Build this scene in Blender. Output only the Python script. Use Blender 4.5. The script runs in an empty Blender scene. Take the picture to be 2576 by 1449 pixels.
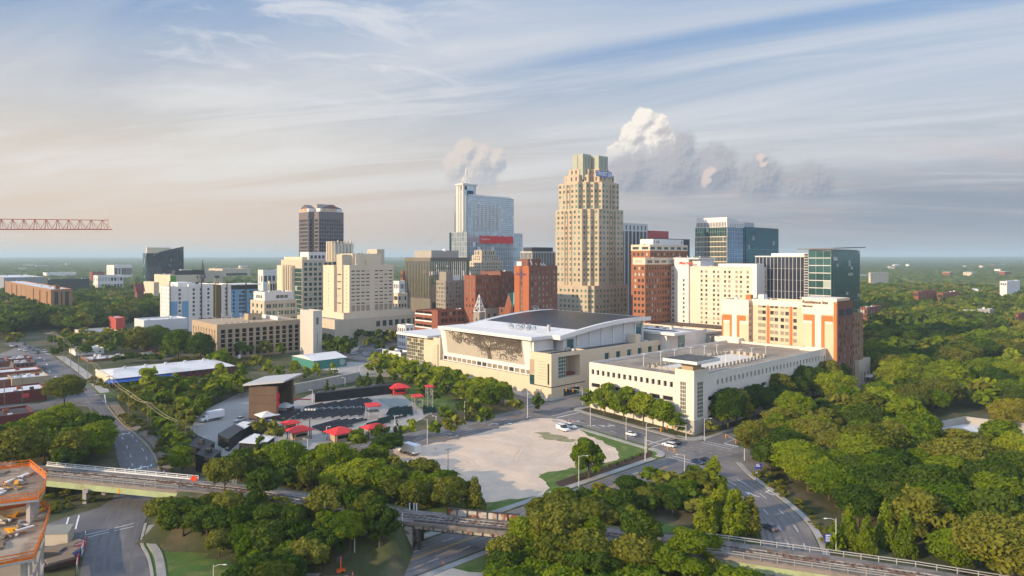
import bpy, bmesh, math, random
import numpy as np
from mathutils import Vector, Matrix
random.seed(7); RNG = np.random.default_rng(11)
S = bpy.context.scene; COL = S.collection
# ------------------------------------------------------------------ camera
# picture frame 2576 x 1449: lens F, horizon row HZ, eye height H; the lens is shifted (no pitch) so verticals stay vertical
F, CX, HZ, H = 1717.0, 1288.0, 646.0, 66.0
cam = bpy.data.cameras.new('camera'); co = bpy.data.objects.new('camera', cam); COL.objects.link(co)
co.location = (0, 0, H); co.rotation_euler = (math.pi/2, 0, 0)
cam.sensor_width = 36; cam.lens = 36*F/2576; cam.shift_y = -(724.5-HZ)/2576
cam.clip_start = 1; cam.clip_end = 80000
S.camera = co
# ------------------------------------------------------------------ sun, sky, exposure
EXPO = .48
SUN_EL, SUN_AZ = math.radians(18), math.radians(-121)
SD = Vector((math.sin(SUN_AZ)*math.cos(SUN_EL), math.cos(SUN_AZ)*math.cos(SUN_EL), math.sin(SUN_EL)))
sl = bpy.data.lights.new('sun', 'SUN'); sl.energy = 4.2; sl.angle = math.radians(.55); sl.color = (1, .76, .48)
so = bpy.data.objects.new('sun', sl); COL.objects.link(so); so.rotation_euler = SD.to_track_quat('Z', 'Y').to_euler()
so.location = (-300, -200, 400)
W = bpy.data.worlds.new('World'); S.world = W; W.use_nodes = True
class NT:
    """tiny node-tree writer"""
    def __init__(s, t): s.t = t; t.nodes.clear()
    def n(s, typ, **k):
        n = s.t.nodes.new(typ); ins = k.pop('i', {})
        for a, v in k.items(): setattr(n, a, v)
        for a, v in ins.items(): s.set(n, a, v)
        return n
    def set(s, n, a, v):
        if isinstance(v, bpy.types.NodeSocket): s.t.links.new(v, n.inputs[a])
        elif isinstance(v, bpy.types.Node): s.t.links.new(v.outputs[0], n.inputs[a])
        else:
            if isinstance(v, tuple) and len(v) == 3 and n.inputs[a].type == 'RGBA': v = (*v, 1)
            n.inputs[a].default_value = v
    def m(s, op, a, b=0., c=0.):
        return s.n('ShaderNodeMath', operation=op, i={0: a, 1: b, 2: c}).outputs[0]
    def ss(s, v, a, b):      # smoothstep a..b (a may exceed b)
        lo, hi, t0, t1 = (a, b, 0., 1.) if a < b else (b, a, 1., 0.)
        n = s.n('ShaderNodeMapRange', interpolation_type='SMOOTHSTEP', i={0: v, 1: lo, 2: hi, 3: t0, 4: t1}); return n.outputs[0]
    def mix(s, f, a, b, bt='MIX'):
        n = s.n('ShaderNodeMix', data_type='RGBA', blend_type=bt); s.set(n, 0, f); s.set(n, 6, a); s.set(n, 7, b); return n.outputs[2]
    def noise(s, v, sc, det=4., rough=.55, dist=0.):
        return s.n('ShaderNodeTexNoise', i={'Vector': v, 'Scale': sc, 'Detail': det, 'Roughness': rough, 'Distortion': dist}).outputs[0]
def sky_world():
    t = NT(W.node_tree)
    d = t.n('ShaderNodeTexCoord').outputs['Generated']
    q = t.n('ShaderNodeSeparateXYZ', i={0: d}); x, y, z = q.outputs
    sky = t.n('ShaderNodeTexSky', sky_type='NISHITA', sun_disc=False, sun_elevation=SUN_EL, sun_rotation=SUN_AZ, altitude=150, air_density=1.0, dust_density=1.6, ozone_density=2.0).outputs[0]
    zz = t.m('ADD', t.m('MAXIMUM', z, 0.), .07)
    u = t.m('DIVIDE', x, zz); v = t.m('DIVIDE', y, zz)
    def pl(su, sv, ang=0., off=0.):
        c, s_ = math.cos(ang), math.sin(ang)
        a = t.m('MULTIPLY_ADD', t.m('ADD', t.m('MULTIPLY', u, c), t.m('MULTIPLY', v, s_)), su, off)
        b = t.m('MULTIPLY', t.m('ADD', t.m('MULTIPLY', u, -s_), t.m('MULTIPLY', v, c)), sv)
        return t.n('ShaderNodeCombineXYZ', i={0: a, 1: b}).outputs[0]
    K = 10./2**EXPO
    def c(r, g, b): return tuple(((k/255+.055)/1.055)**2.4*K if k > 10 else 0. for k in (r, g, b))
    ax = t.m('DIVIDE', x, t.m('MAXIMUM', y, .2))          # -.75 .. .75 across the view
    ez = t.m('DIVIDE', z, t.m('MAXIMUM', y, .2))
    side = t.ss(ax, -.60, .62)
    low = t.mix(side, c(228, 205, 184), c(163, 166, 176))
    mid = t.mix(side, c(212, 208, 203), c(193, 200, 209))
    top = t.mix(.75, sky, c(112, 158, 212))
    base = t.mix(t.ss(z, .37, .12), top, mid)
    base = t.mix(t.ss(z, .21, .03), base, low)
    # cirrus sheets
    n0 = t.noise(pl(.05, .16, -.1, 2.2), 1.1, 5., .5, .3)
    n1 = t.noise(pl(.13, .62, -.50), 1.5, 8., .58, .7)
    n2 = t.noise(pl(.34, 1.5, -.30, 7.3), 1.2, 8., .62, .9)
    n3 = t.noise(pl(1.0, 1.5, .5, 3.1), 1.9, 10., .68, .7)     # ragged puffs
    cir = t.m('MAXIMUM', t.ss(n1, .36, .66), t.m('MAXIMUM', t.m('MULTIPLY', t.ss(n2, .43, .70), .85), t.m('MULTIPLY', t.ss(n0, .40, .64), .4)))
    puff = t.m('MULTIPLY', t.ss(n3, .47, .68), t.m('MULTIPLY', t.ss(z, .17, .25), t.m('MULTIPLY', t.ss(ax, -.66, -.42), t.ss(ax, .04, -.16))))
    hi = t.mix(side, c(235, 233, 230), c(220, 223, 229))
    fade = t.ss(z, .02, .13)
    cir = t.m('MULTIPLY', cir, t.m('SUBTRACT', 1., t.m('MULTIPLY', t.m('MULTIPLY', t.ss(z, .19, .30), t.ss(ax, .05, -.45)), .62)))
    base = t.mix(t.m('MULTIPLY', t.m('MULTIPLY', cir, fade), .78), base, hi)
    base = t.mix(t.m('MULTIPLY', puff, .72), base, c(226, 228, 233))
    # grey-blue bank low in the east, with pink tops
    n4 = t.noise(pl(.10, .26, .12, 1.7), 2.1, 8., .56, .5)
    bank = t.m('MULTIPLY', t.ss(n4, .34, .62), t.m('MULTIPLY', t.ss(z, .165, .09), t.m('MULTIPLY', t.ss(z, .004, .05), t.ss(ax, .02, .26))))
    base = t.mix(t.m('MULTIPLY', bank, .70), base, c(134, 146, 164))
    pk = t.m('MULTIPLY', t.ss(t.noise(pl(.22, .5, .3, 9.), 2.4, 8., .6, .5), .50, .70), t.m('MULTIPLY', t.ss(z, .16, .11), t.m('MULTIPLY', t.ss(z, .02, .05), t.ss(ax, .10, .4))))
    base = t.mix(t.m('MULTIPLY', pk, .6), base, c(205, 184, 179))
    # cumulus heaps: balls in (bearing, elevation), edges torn by noise, relief lit from the sun's side
    dirv = t.n('ShaderNodeCombineXYZ', i={0: t.m('MULTIPLY', ax, F), 1: t.m('MULTIPLY', ez, F)}).outputs[0]
    def vm(op, a, b): return t.n('ShaderNodeVectorMath', operation=op, i={0: a, 1: b}).outputs[0]
    nz = vm('SUBTRACT', t.n('ShaderNodeTexNoise', i={'Vector': dirv, 'Scale': .028, 'Detail': 5., 'Roughness': .62}).outputs['Color'], (.5, .5, .5))
    b1 = t.noise(dirv, .05, 4., .6); b2 = t.noise(vm('ADD', dirv, (-5., 5., 0)), .05, 4., .6)
    lump = t.m('MULTIPLY', t.m('SUBTRACT', b1, b2), 1.5)
    def heap(balls, lit, shade, base_y, soft=.16, amp=26., dens=1., cut=45):
        nonlocal base
        q = vm('ADD', dirv, vm('MULTIPLY', nz, (amp*2, amp*2, 0)))
        def field(v):
            f = None
            for bx, by, r in balls:
                d_ = t.n('ShaderNodeVectorMath', operation='DISTANCE', i={0: v, 1: (bx-CX, HZ-by, 0)}).outputs['Value']
                e = t.m('MULTIPLY_ADD', d_, -1./r, 1.)
                f = e if f is None else t.n('ShaderNodeMath', operation='SMOOTH_MAX', i={0: f, 1: e, 2: .12}).outputs[0]
            return f
        f = field(q); f2 = field(vm('ADD', q, (-10., 9., 0)))
        rel = t.m('ADD', t.m('MULTIPLY', t.m('SUBTRACT', f, f2), 1.5), lump)
        l = t.ss(t.m('ADD', rel, t.m('MULTIPLY', t.ss(ez, (HZ-base_y)/F, (HZ-base_y+110)/F), .35)), -.35, .72)
        a = t.m('MULTIPLY', t.ss(f, .02, .02+soft), t.ss(ez, (HZ-base_y-22)/F, (HZ-base_y+cut)/F))
        base = t.mix(t.m('MULTIPLY', a, dens), base, t.mix(l, shade, lit))
    heap([(1700, 425, 100), (1590, 430, 74), (1800, 420, 80), (1715, 368, 50), (1910, 455, 84), (2040, 470, 80)], c(186, 184, 190), c(144, 153, 170), 515, .5, 30., .82)
    heap([(1622, 298, 34), (1650, 320, 40), (1592, 342, 40), (1650, 355, 54), (1598, 376, 50), (1556, 390, 36)], c(254, 246, 235), c(196, 194, 198), 395, .14, 17.)
    heap([(1172, 380, 38), (1156, 415, 48), (1208, 405, 50), (1244, 404, 38), (1190, 445, 72)], c(226, 215, 208), c(182, 186, 194), 478, .22, 12., .95)
    heap([(1788, 440, 22), (1780, 458, 22), (1914, 398, 15), (1924, 412, 15)], c(232, 212, 204), c(158, 164, 178), 492, .4, 14., .8)
    fill_gain = t.m('MULTIPLY_ADD', t.m('MAXIMUM', t.ss(z, .38, .62), t.ss(y, .15, -.4)), .85, 1.)  # extra sky brightness overhead and behind the camera, added as fill light
    base = t.mix(1., base, t.n('ShaderNodeCombineXYZ', i={0: fill_gain, 1: fill_gain, 2: fill_gain}).outputs[0], 'MULTIPLY')
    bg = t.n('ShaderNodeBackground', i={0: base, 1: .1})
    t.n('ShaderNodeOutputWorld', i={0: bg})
sky_world()
S.view_settings.view_transform = 'Standard'; S.view_settings.look = 'None'; S.view_settings.gamma = 1
S.view_settings.exposure = EXPO; S.view_settings.use_curve_mapping = False
cy = S.cycles
cy.use_denoising = True
try: cy.denoiser = 'OPENIMAGEDENOISE'
except Exception: pass
cy.max_bounces = 6; cy.diffuse_bounces = 2; cy.glossy_bounces = 3; cy.transmission_bounces = 3; cy.volume_bounces = 0; cy.transparent_max_bounces = 6
cy.use_adaptive_sampling = True; cy.adaptive_threshold = .03
cy.sample_clamp_indirect = 6
# ------------------------------------------------------------------ ground shape and picture -> ground
A_U = math.radians(43); UX, UY = math.cos(A_U), math.sin(A_U)      # street grid: U runs away to the right, V away to the left
def g(x, y):
    v = -UY*x + UX*y
    return .04*(min(max(v, 135.), 335.)-135.)
RAIL = [(-330, 236, 9.5), (-190, 198, 9.2), (-122, 181, 9.0), (-68, 169.5, 8.2), (-27, 157.5, 6.6), (-1.6, 152.5, 6.0), (22, 147, 6.0), (44.5, 140.5, 6.0), (76.7, 128.5, 6.0), (140, 100, 6.0), (190, 70, 6)]
GAPS = [(-127, -84), (-22.5, 3.5), (38, 66)]
def rail_at(x):
    for (a, b) in zip(RAIL, RAIL[1:]):
        if x <= b[0]:
            t = (x-a[0])/(b[0]-a[0]); return a[1]+t*(b[1]-a[1]), a[2]+t*(b[2]-a[2])
    return RAIL[-1][1:]
def gh(x, y):
    """ground with the railway bank"""
    b = g(x, y)
    if x < -330 or x > 190: return b
    ry, rz = rail_at(x); dist = abs(y-ry)*.957
    if dist > 26: return b
    k = 1.
    for a, c in GAPS:
        if a-1 < x < c+1: k = 0.
    return max(b, b+(rz-.35-b-max(0., dist-6.2)/1.7)*k)
def at(px, py, dz=0.):
    """picture point on the ground -> world"""
    z = 0.
    for _ in range(30):
        d = F*(H-z-dz)/max(py-HZ, 1.); x = (px-CX)/F*d; z = .5*z+.5*g(x, d)
    return Vector((x, d, z))
def X(px, d): return (px-CX)/F*d
def Z(py, d): return H-(py-HZ)/F*d
def at_d(px, d): x = X(px, d); return Vector((x, d, g(x, d)))
# ------------------------------------------------------------------ materials
MATS = {}
def mat(key, col, rough=.8, var=.14, sc=.25, metal=0., spec=.3, bump=0., bsc=3., rnd=0., col2=None, c2=(.45, .6), streak=False):
    if key in MATS: return MATS[key]
    m = bpy.data.materials.new(key); m.use_nodes = True; t = NT(m.node_tree); MATS[key] = m
    o = t.n('ShaderNodeTexCoord').outputs['Object']
    vec = o
    if streak: vec = t.n('ShaderNodeMapping', i={0: o, 'Scale': (1, 1, .12)}).outputs[0]
    n = t.noise(vec, sc, 6., .6); n2 = t.noise(o, sc*9, 3., .6)
    base = (*col, 1)
    if col2: base = t.mix(t.ss(t.noise(o, sc*.6, 7., .62, .3), *c2), (*col, 1), (*col2, 1))
    f = t.m('MULTIPLY_ADD', t.m('ADD', t.m('MULTIPLY', n, 1.3), t.m('MULTIPLY', n2, .7)), var*2, 1-var*2)
    if rnd:
        r = t.n('ShaderNodeObjectInfo').outputs['Random']; f = t.m('MULTIPLY', f, t.m('MULTIPLY_ADD', r, rnd, 1-rnd/2))
    cc = t.mix(1., base, t.n('ShaderNodeCombineXYZ', i={0: f, 1: f, 2: f}).outputs[0], 'MULTIPLY')
    p = t.n('ShaderNodeBsdfPrincipled', i={'Base Color': cc, 'Roughness': rough, 'Metallic': metal, 'Specular IOR Level': spec})
    if bump: t.set(p, 'Normal', t.n('ShaderNodeBump', i={'Strength': bump, 'Distance': .1, 'Height': t.noise(o, bsc, 4.)}).outputs[0])
    t.n('ShaderNodeOutputMaterial', i={0: p})
    return m
def glass(key, col, rough=.06, metal=.0, curtain=.0, ccol=(.42, .40, .36), var=.5, spec=.8):
    """panes: every pane its own tone, some with a blind behind"""
    if key in MATS: return MATS[key]
    m = bpy.data.materials.new(key); m.use_nodes = True; t = NT(m.node_tree); MATS[key] = m
    r = t.m('FRACT', t.m('ADD', t.n('ShaderNodeNewGeometry').outputs['Random Per Island'], t.m('MULTIPLY', t.n('ShaderNodeObjectInfo').outputs['Random'], 7.77)))
    f = t.m('MULTIPLY_ADD', r, var, 1-var/2)
    c = t.mix(1., (*col, 1), t.n('ShaderNodeCombineXYZ', i={0: f, 1: f, 2: f}).outputs[0], 'MULTIPLY')
    r2 = t.m('FRACT', t.m('MULTIPLY', r, 13.37))
    k = t.m('LESS_THAN', r2, curtain)
    c = t.mix(k, c, (*ccol, 1))
    p = t.n('ShaderNodeBsdfPrincipled', i={'Base Color': c, 'Roughness': t.m('MULTIPLY_ADD', k, .25, rough), 'Metallic': t.m('MULTIPLY', t.m('SUBTRACT', 1., k), metal), 'Specular IOR Level': spec})
    t.n('ShaderNodeOutputMaterial', i={0: p}); return m
# ------------------------------------------------------------------ mesh builder
class MB:
    def __init__(s): s.v = []; s.f = []
    def add(s, vs, fs):
        k = len(s.v); s.v += [tuple(p) for p in vs]; s.f += [tuple(i+k for i in q) for q in fs]; return s
    def quad(s, *p): return s.add(p, [tuple(range(len(p)))])
    def box(s, x0, x1, y0, y1, z0, z1):
        return s.add([(x0, y0, z0), (x1, y0, z0), (x1, y1, z0), (x0, y1, z0), (x0, y0, z1), (x1, y0, z1), (x1, y1, z1), (x0, y1, z1)],
                     [(3, 2, 1, 0), (4, 5, 6, 7), (0, 1, 5, 4), (1, 2, 6, 5), (2, 3, 7, 6), (3, 0, 4, 7)])
    def obox(s, c, dx, w, l, z0, z1):
        """box centred at c (x,y), length l along unit dx, width w"""
        nx = (-dx[1], dx[0]); p = []
        for z in (z0, z1):
            for a, b in ((-1, -1), (1, -1), (1, 1), (-1, 1)):
                p.append((c[0]+dx[0]*a*l/2+nx[0]*b*w/2, c[1]+dx[1]*a*l/2+nx[1]*b*w/2, z))
        return s.add(p, [(3, 2, 1, 0), (4, 5, 6, 7), (0, 1, 5, 4), (1, 2, 6, 5), (2, 3, 7, 6), (3, 0, 4, 7)])
    def prism(s, poly, z0, z1):
        n = len(poly); a = sum(poly[i][0]*poly[(i+1) % n][1]-poly[(i+1) % n][0]*poly[i][1] for i in range(n))
        if a < 0: poly = poly[::-1]
        k = len(s.v); zz0 = z0 if callable(z0) else (lambda *_: z0); zz1 = z1 if callable(z1) else (lambda *_: z1)
        s.v += [(p[0], p[1], zz0(p[0], p[1])) for p in poly]+[(p[0], p[1], zz1(p[0], p[1])) for p in poly]
        s.f += [tuple(k+n-1-i for i in range(n)), tuple(k+n+i for i in range(n))]
        s.f += [(k+i, k+(i+1) % n, k+n+(i+1) % n, k+n+i) for i in range(n)]
        return s
    def tube(s, pts, r, n=6, r1=None):
        pts = [Vector(p) for p in pts]; m = len(pts); k = len(s.v); r1 = r if r1 is None else r1
        for i, p in enumerate(pts):
            t = (pts[min(i+1, m-1)]-pts[max(i-1, 0)]).normalized()
            a = t.orthogonal().normalized() if abs(t.z) < .9 else t.cross(Vector((0, 1, 0))).normalized()
            if abs(t.z) < .9: a = t.cross(Vector((0, 0, 1))).normalized()
            b = t.cross(a); rr = r+(r1-r)*i/(m-1)
            for j in range(n):
                w = 2*math.pi*j/n; s.v.append(tuple(p+(a*math.cos(w)+b*math.sin(w))*rr))
        for i in range(m-1):
            for j in range(n):
                s.f.append((k+i*n+j, k+i*n+(j+1) % n, k+(i+1)*n+(j+1) % n, k+(i+1)*n+j))
        s.f += [tuple(k+n-1-j for j in range(n)), tuple(k+(m-1)*n+j for j in range(n))]
        return s
    def lathe(s, prof, n=10, c=(0, 0, 0)):
        k = len(s.v)
        for r, z in prof:
            for j in range(n):
                w = 2*math.pi*j/n; s.v.append((c[0]+r*math.cos(w), c[1]+r*math.sin(w), c[2]+z))
        m = len(prof)
        for i in range(m-1):
            for j in range(n): s.f.append((k+i*n+j, k+i*n+(j+1) % n, k+(i+1)*n+(j+1) % n, k+(i+1)*n+j))
        s.f += [tuple(k+n-1-j for j in range(n)), tuple(k+(m-1)*n+j for j in range(n))]
        return s
    def mesh(s, name, m, smooth=False):
        me = bpy.data.meshes.new(name); me.from_pydata(s.v, [], s.f); me.materials.append(m)
        if smooth: me.polygons.foreach_set('use_smooth', [True]*len(me.polygons))
        me.update(); return me
    def build(s, name, m, parent=None, loc=(0, 0, 0), rz=0., smooth=False, **tagk):
        o = bpy.data.objects.new(name, s.mesh(name, m, smooth)); COL.objects.link(o)
        o.location = loc; o.rotation_euler = (0, 0, rz)
        if parent: o.parent = parent
        tag(o, **tagk); return o
def tag(o, label=None, cat=None, group=None, kind=None):
    if label: o['label'] = label
    if cat: o['category'] = cat
    if group: o['group'] = group
    if kind: o['kind'] = kind
    return o
def empty(name, loc, rz=0., **k):
    o = bpy.data.objects.new(name, None); COL.objects.link(o); o.location = loc; o.rotation_euler = (0, 0, rz); o.empty_display_size = .5
    return tag(o, **k)
KIDS = {}
def kids(o):
    if o.name not in KIDS: KIDS[o.name] = [c for c in COL.objects if c.parent == o]
    return KIDS[o.name]
def copy_tree(o, parent=None):
    c = o.copy(); COL.objects.link(c)
    if parent: c.parent = parent
    for ch in kids(o): copy_tree(ch, c)
    return c
def text(body, size, m, parent, loc, rot, name='lettering', bold=0., ext=.06, sx=1., italic=0., fit=0.):
    cu = bpy.data.curves.new(name, 'FONT'); cu.body = body; cu.size = size; cu.extrude = ext; cu.offset = bold; cu.align_x = 'CENTER'; cu.align_y = 'CENTER'
    cu.shear = italic; cu.resolution_u = 2; cu.materials.append(m)
    t_ = bpy.data.objects.new(name, cu); COL.objects.link(t_); bpy.context.view_layer.update()
    me = bpy.data.meshes.new_from_object(t_.evaluated_get(bpy.context.evaluated_depsgraph_get())); bpy.data.objects.remove(t_); me.name = name
    o = bpy.data.objects.new(name, me); COL.objects.link(o); o.parent = parent; o.location = loc; o.rotation_euler = rot
    if fit: xs = [v.co.x for v in me.vertices]; sx = fit/(max(xs)-min(xs))
    o.scale = (sx, 1, 1)
    return o
ROT_L = (math.pi/2, 0, -math.pi/2)     # lettering on a wall that faces local -X
ROT_R = (math.pi/2, 0, 0)              # lettering on a wall that faces local -Y
# ------------------------------------------------------------------ draped sheets
def sheet(name, poly, m, off, kind='structure', skirt=0., parent=None, **k):
    """flat polygon laid on the ground (cut where the slope changes)"""
    bm = bmesh.new(); vs = [bm.verts.new((p[0], p[1], 0)) for p in poly]; bm.faces.new(vs)
    bmesh.ops.triangulate(bm, faces=bm.faces[:])
    for vk in (135., 335.):
        bmesh.ops.bisect_plane(bm, geom=bm.verts[:]+bm.edges[:]+bm.faces[:], plane_co=(-UY*vk, UX*vk, 0), plane_no=(-UY, UX, 0))
    bmesh.ops.recalc_face_normals(bm, faces=bm.faces[:])
    if bm.faces and sum(f.normal.z*f.calc_area() for f in bm.faces) < 0: bmesh.ops.reverse_faces(bm, faces=bm.faces[:])
    for v in bm.verts: v.co.z = g(v.co.x, v.co.y)+off
    if skirt:
        r = bmesh.ops.extrude_edge_only(bm, edges=[e for e in bm.edges if len(e.link_faces) == 1])
        for v in [e for e in r['geom'] if isinstance(e, bmesh.types.BMVert)]: v.co.z -= skirt
    me = bpy.data.meshes.new(name); bm.to_mesh(me); bm.free(); me.materials.append(m)
    o = bpy.data.objects.new(name, me); COL.objects.link(o)
    if parent: o.parent = parent
    return tag(o, kind=kind, **k)
def dense(pts, step=4.):
    out = []
    for a, b in zip(pts, pts[1:]):
        a, b = Vector(a[:2]), Vector(b[:2]); n = max(1, int((b-a).length/step))
        out += [a.lerp(b, i/n) for i in range(n)]
    return out+[Vector(pts[-1][:2])]
def smooth_line(pts, it=2):
    p = [Vector(q[:2]) for q in pts]
    for _ in range(it):
        r = [p[0]]
        for a, b in zip(p, p[1:]): r += [a.lerp(b, .25), a.lerp(b, .75)]
        p = r+[p[-1]]
    return p
def offset(pts, w):
    out = []
    for i, p in enumerate(pts):
        t = (pts[min(i+1, len(pts)-1)]-pts[max(i-1, 0)]).normalized(); out.append(p+Vector((t.y, -t.x))*w)
    return out
def ribbon(mb, pts, w0, w1, off, thick=0., zf=g):
    """strip between two offsets to the right of a line, on the ground + off, with side skirts"""
    pts = dense(pts); a, b = offset(pts, w0), offset(pts, w1); k = len(mb.v); n = len(pts)
    for p, q in zip(a, b): mb.v += [(p.x, p.y, zf(p.x, p.y)+off), (q.x, q.y, zf(q.x, q.y)+off)]
    mb.f += [(k+2*i, k+2*i+1, k+2*i+3, k+2*i+2) for i in range(n-1)] if w1 < w0 else [(k+2*i, k+2*i+2, k+2*i+3, k+2*i+1) for i in range(n-1)]
    if thick:
        j = len(mb.v)
        for p, q in zip(a, b): mb.v += [(p.x, p.y, zf(p.x, p.y)+off-thick), (q.x, q.y, zf(q.x, q.y)+off-thick)]
        mb.f += [(k+2*i, k+2*i+2, j+2*i+2, j+2*i) for i in range(n-1)]+[(k+2*i+1, j+2*i+1, j+2*i+3, k+2*i+3) for i in range(n-1)]
        mb.f += [(k, j, j+1, k+1), (k+2*n-2, k+2*n-1, j+2*n-1, j+2*n-2)]
    return mb
def dashes(mb, pts, w, off, dl=3., gap=9., width=.16):
    pts = dense(pts, 1.); pts = offset(pts, w); acc = 0.; i = 0
    while i < len(pts)-int(dl)-1:
        seg = pts[i:i+int(dl)+1]; ribbon(mb, seg, -width/2, width/2, off); i += int(dl+gap)
    return mb
def P(lst, dz=0.): return [at(a, b, dz) for a, b in lst]
# ================================================================== GROUND, ROADS, RAILWAY
def uv(u, v): return Vector((UX*u-UY*v, UY*u+UX*v))
def UV(l): return [uv(a, b) for a, b in l]
asph = mat('asphalt', (.115, .11, .118), .85, .22, .12, col2=(.17, .16, .16), c2=(.42, .62), bump=.15)
asph2 = mat('worn_asphalt', (.22, .195, .18), .88, .2, .1, col2=(.15, .14, .14), c2=(.42, .62))
conc = mat('concrete', (.36, .34, .31), .85, .16, .2, col2=(.27, .25, .235), c2=(.45, .7))
pave = mat('paving', (.34, .315, .29), .85, .15, .1)
grassm = mat('grass_green', (.075, .135, .022), .9, .3, .3, col2=(.17, .17, .05), c2=(.46, .66), bump=.4, bsc=5)
soil = mat('woodland_soil', (.06, .07, .025), .95, .3, .12, col2=(.12, .10, .06), c2=(.44, .62), bump=.4)
grav = mat('gravel', (.64, .49, .36), .9, .2, .12, col2=(.54, .44, .35), c2=(.40, .68), bump=.4, bsc=2)
white = mat('white_paint', (.70, .70, .68), .6, .2, 1.)
yellow = mat('yellow_paint', (.62, .38, .06), .6, .2, 1.)
mulch = mat('mulch', (.058, .036, .026), .95, .3, .6, bump=.5)
def ground():
    def axis(a, b, st, ends):
        m = list(np.arange(a, b+.01, st)); lo = []; hi = []; s = st; p = a
        while p > ends[0]: s *= 1.22; p -= s; lo.append(p)
        s = st; p = b
        while p < ends[1]: s *= 1.22; p += s; hi.append(p)
        return lo[::-1]+m+hi
    xs = axis(-340, 340, 3., (-17000, 17000)); ys = axis(60, 480, 3., (-400, 19000))
    vs = []
    for y in ys:
        for x in xs: vs.append((x, y, gh(x, y) if -345 < x < 200 and y < 270 else g(x, y)))
    n = len(xs); fs = [(j*n+i, j*n+i+1, (j+1)*n+i+1, (j+1)*n+i) for j in range(len(ys)-1) for i in range(n-1)]
    mb = MB(); mb.v = vs; mb.f = fs; o = mb.build('ground', soil, kind='structure', smooth=True)
ground()
L1 = .05
# --- roads
west = P([(24, 858), (60, 862), (128, 890), (136, 898), (200, 943), (245, 991), (269, 1013), (307, 1066), (352, 1093), (384, 1127), (400, 1157), (406, 1182), (402, 1215), (390, 1262), (362, 1315), (346, 1370), (366, 1396), (378, 1449), (384, 1560)])
westl = P([(165, 1560), (200, 1449), (220, 1357), (100, 1392), (30, 1400), (60, 1345), (100, 1325), (165, 1302), (250, 1277), (283, 1257), (302, 1205), (303, 1178), (293, 1146), (285, 1093), (262, 1045), (221, 1021), (165, 988), (115, 937), (90, 913), (50, 880), (10, 866)])
sheet('road', west+westl, asph, L1+.01)
sheet('road', P([(-60, 1040), (120, 1030), (200, 1022), (222, 1023), (266, 1010), (246, 992), (190, 990), (100, 1015), (-60, 1020)]), asph, L1)   # side street under the shop wall
sheet('road', UV([(40, 117), (40, 129.8), (190, 129.8), (196.5, 136), (196.5, 182), (190, 188), (118, 188), (60, 192), (60, 203), (118, 204), (196.5, 204), (196.5, 420), (211.5, 420), (211.5, 206), (470, 206), (470, 192), (211.5, 192), (211.5, 138), (217, 132), (640, 132), (640, 118.5), (222, 118.5), (214, 112), (211, 100)])+P([(1877, 1196), (1930, 1233), (1997, 1287), (2037, 1329), (2063, 1383), (2078, 1449), (2090, 1600), (1925, 1600), (1925, 1449), (1917, 1356), (1903, 1310), (1880, 1275), (1845, 1240), (1790, 1216)])+UV([(188, 117)]), asph2, L1+.02)
# --- downtown paving, yards, plazas
sheet('pavement', UV([(211.6, 315), (211.6, 760), (900, 760), (900, 207), (336, 207), (336, 315)]), pave, L1)
sheet('parking_lot', P([(880, 905), (905, 872), (985, 850), (1035, 858), (1030, 905), (1005, 915)]), asph, L1+.04)
sheet('parking_lot', P([(-40, 905), (60, 868), (88, 914), (114, 938), (-40, 965)]), asph2, L1+.03)
sheet('pavement', P([(470, 1078), (520, 1030), (600, 990), (650, 980), (700, 1030), (740, 1010), (800, 985), (960, 965), (1060, 990), (1085, 1040), (1000, 1090), (900, 1110), (760, 1145), (680, 1160), (560, 1150)]), pave, L1)
sheet('pavement', P([(880, 945), (1010, 950), (1040, 935), (1010, 915), (880, 910), (790, 925)]), conc, L1)
sheet('lawn', P([(1000, 985), (1060, 960), (1125, 985), (1160, 1010), (1140, 1025), (1060, 1030)]), grassm, L1+.02)
sheet('pavement', UV([(214.5, 207.5), (336, 207.5), (336, 316), (214.5, 316)]), conc, L1)
def rag(pts, amp=.75, step=1.6):
    r = random.Random(4); q = dense(pts, step)
    return [q[0]]+[p+Vector((r.uniform(-amp, amp), r.uniform(-amp, amp))) for p in q[1:-1]]+[q[-1]]
def patch(px, py, rx, ry, m, off, seed=1):
    r = random.Random(seed); c = at(px, py); n = 22
    sheet('grass_patch', [(c.x+rx*math.cos(k*6.283/n)*r.uniform(.55, 1.2), c.y+ry*math.sin(k*6.283/n)*r.uniform(.55, 1.2)) for k in range(n)], m, off)
# --- the vacant lot: grass first, gravel on it
sheet('lawn', UV([(118, 187.3), (190, 187.3), (196, 182), (196, 137), (190, 130.4), (86, 130.4)]), grassm, L1)
lot = rag(smooth_line(P([(985, 1128), (1099, 1117), (1227, 1085), (1313, 1058), (1370, 1050), (1432, 1060), (1455, 1078), (1480, 1095), (1515, 1110), (1566, 1136), (1548, 1162), (1475, 1172), (1420, 1182), (1362, 1190), (1352, 1202), (1385, 1222), (1352, 1250), (1235, 1262), (1170, 1262), (1100, 1240), (1040, 1200), (985, 1128)])))
sheet('gravel_lot', lot[:-1], grav, L1+.03)
for k, a in enumerate(((1392, 1100, 5, 3.5), (1425, 1108, 4, 2.6), (1120, 1197, 3, 2.2), (1136, 1193, 3.5, 1.6), (1090, 1245, 3, 2), (1365, 1090, 3, 1.6))): patch(*a, mat('thin_grass', (.26, .24, .12), .9, .3, .5), L1+.04+.002*k, k)
rt_ = MB(); rr_ = random.Random(31); lotp = [tuple(p_) for p_ in lot]
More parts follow.
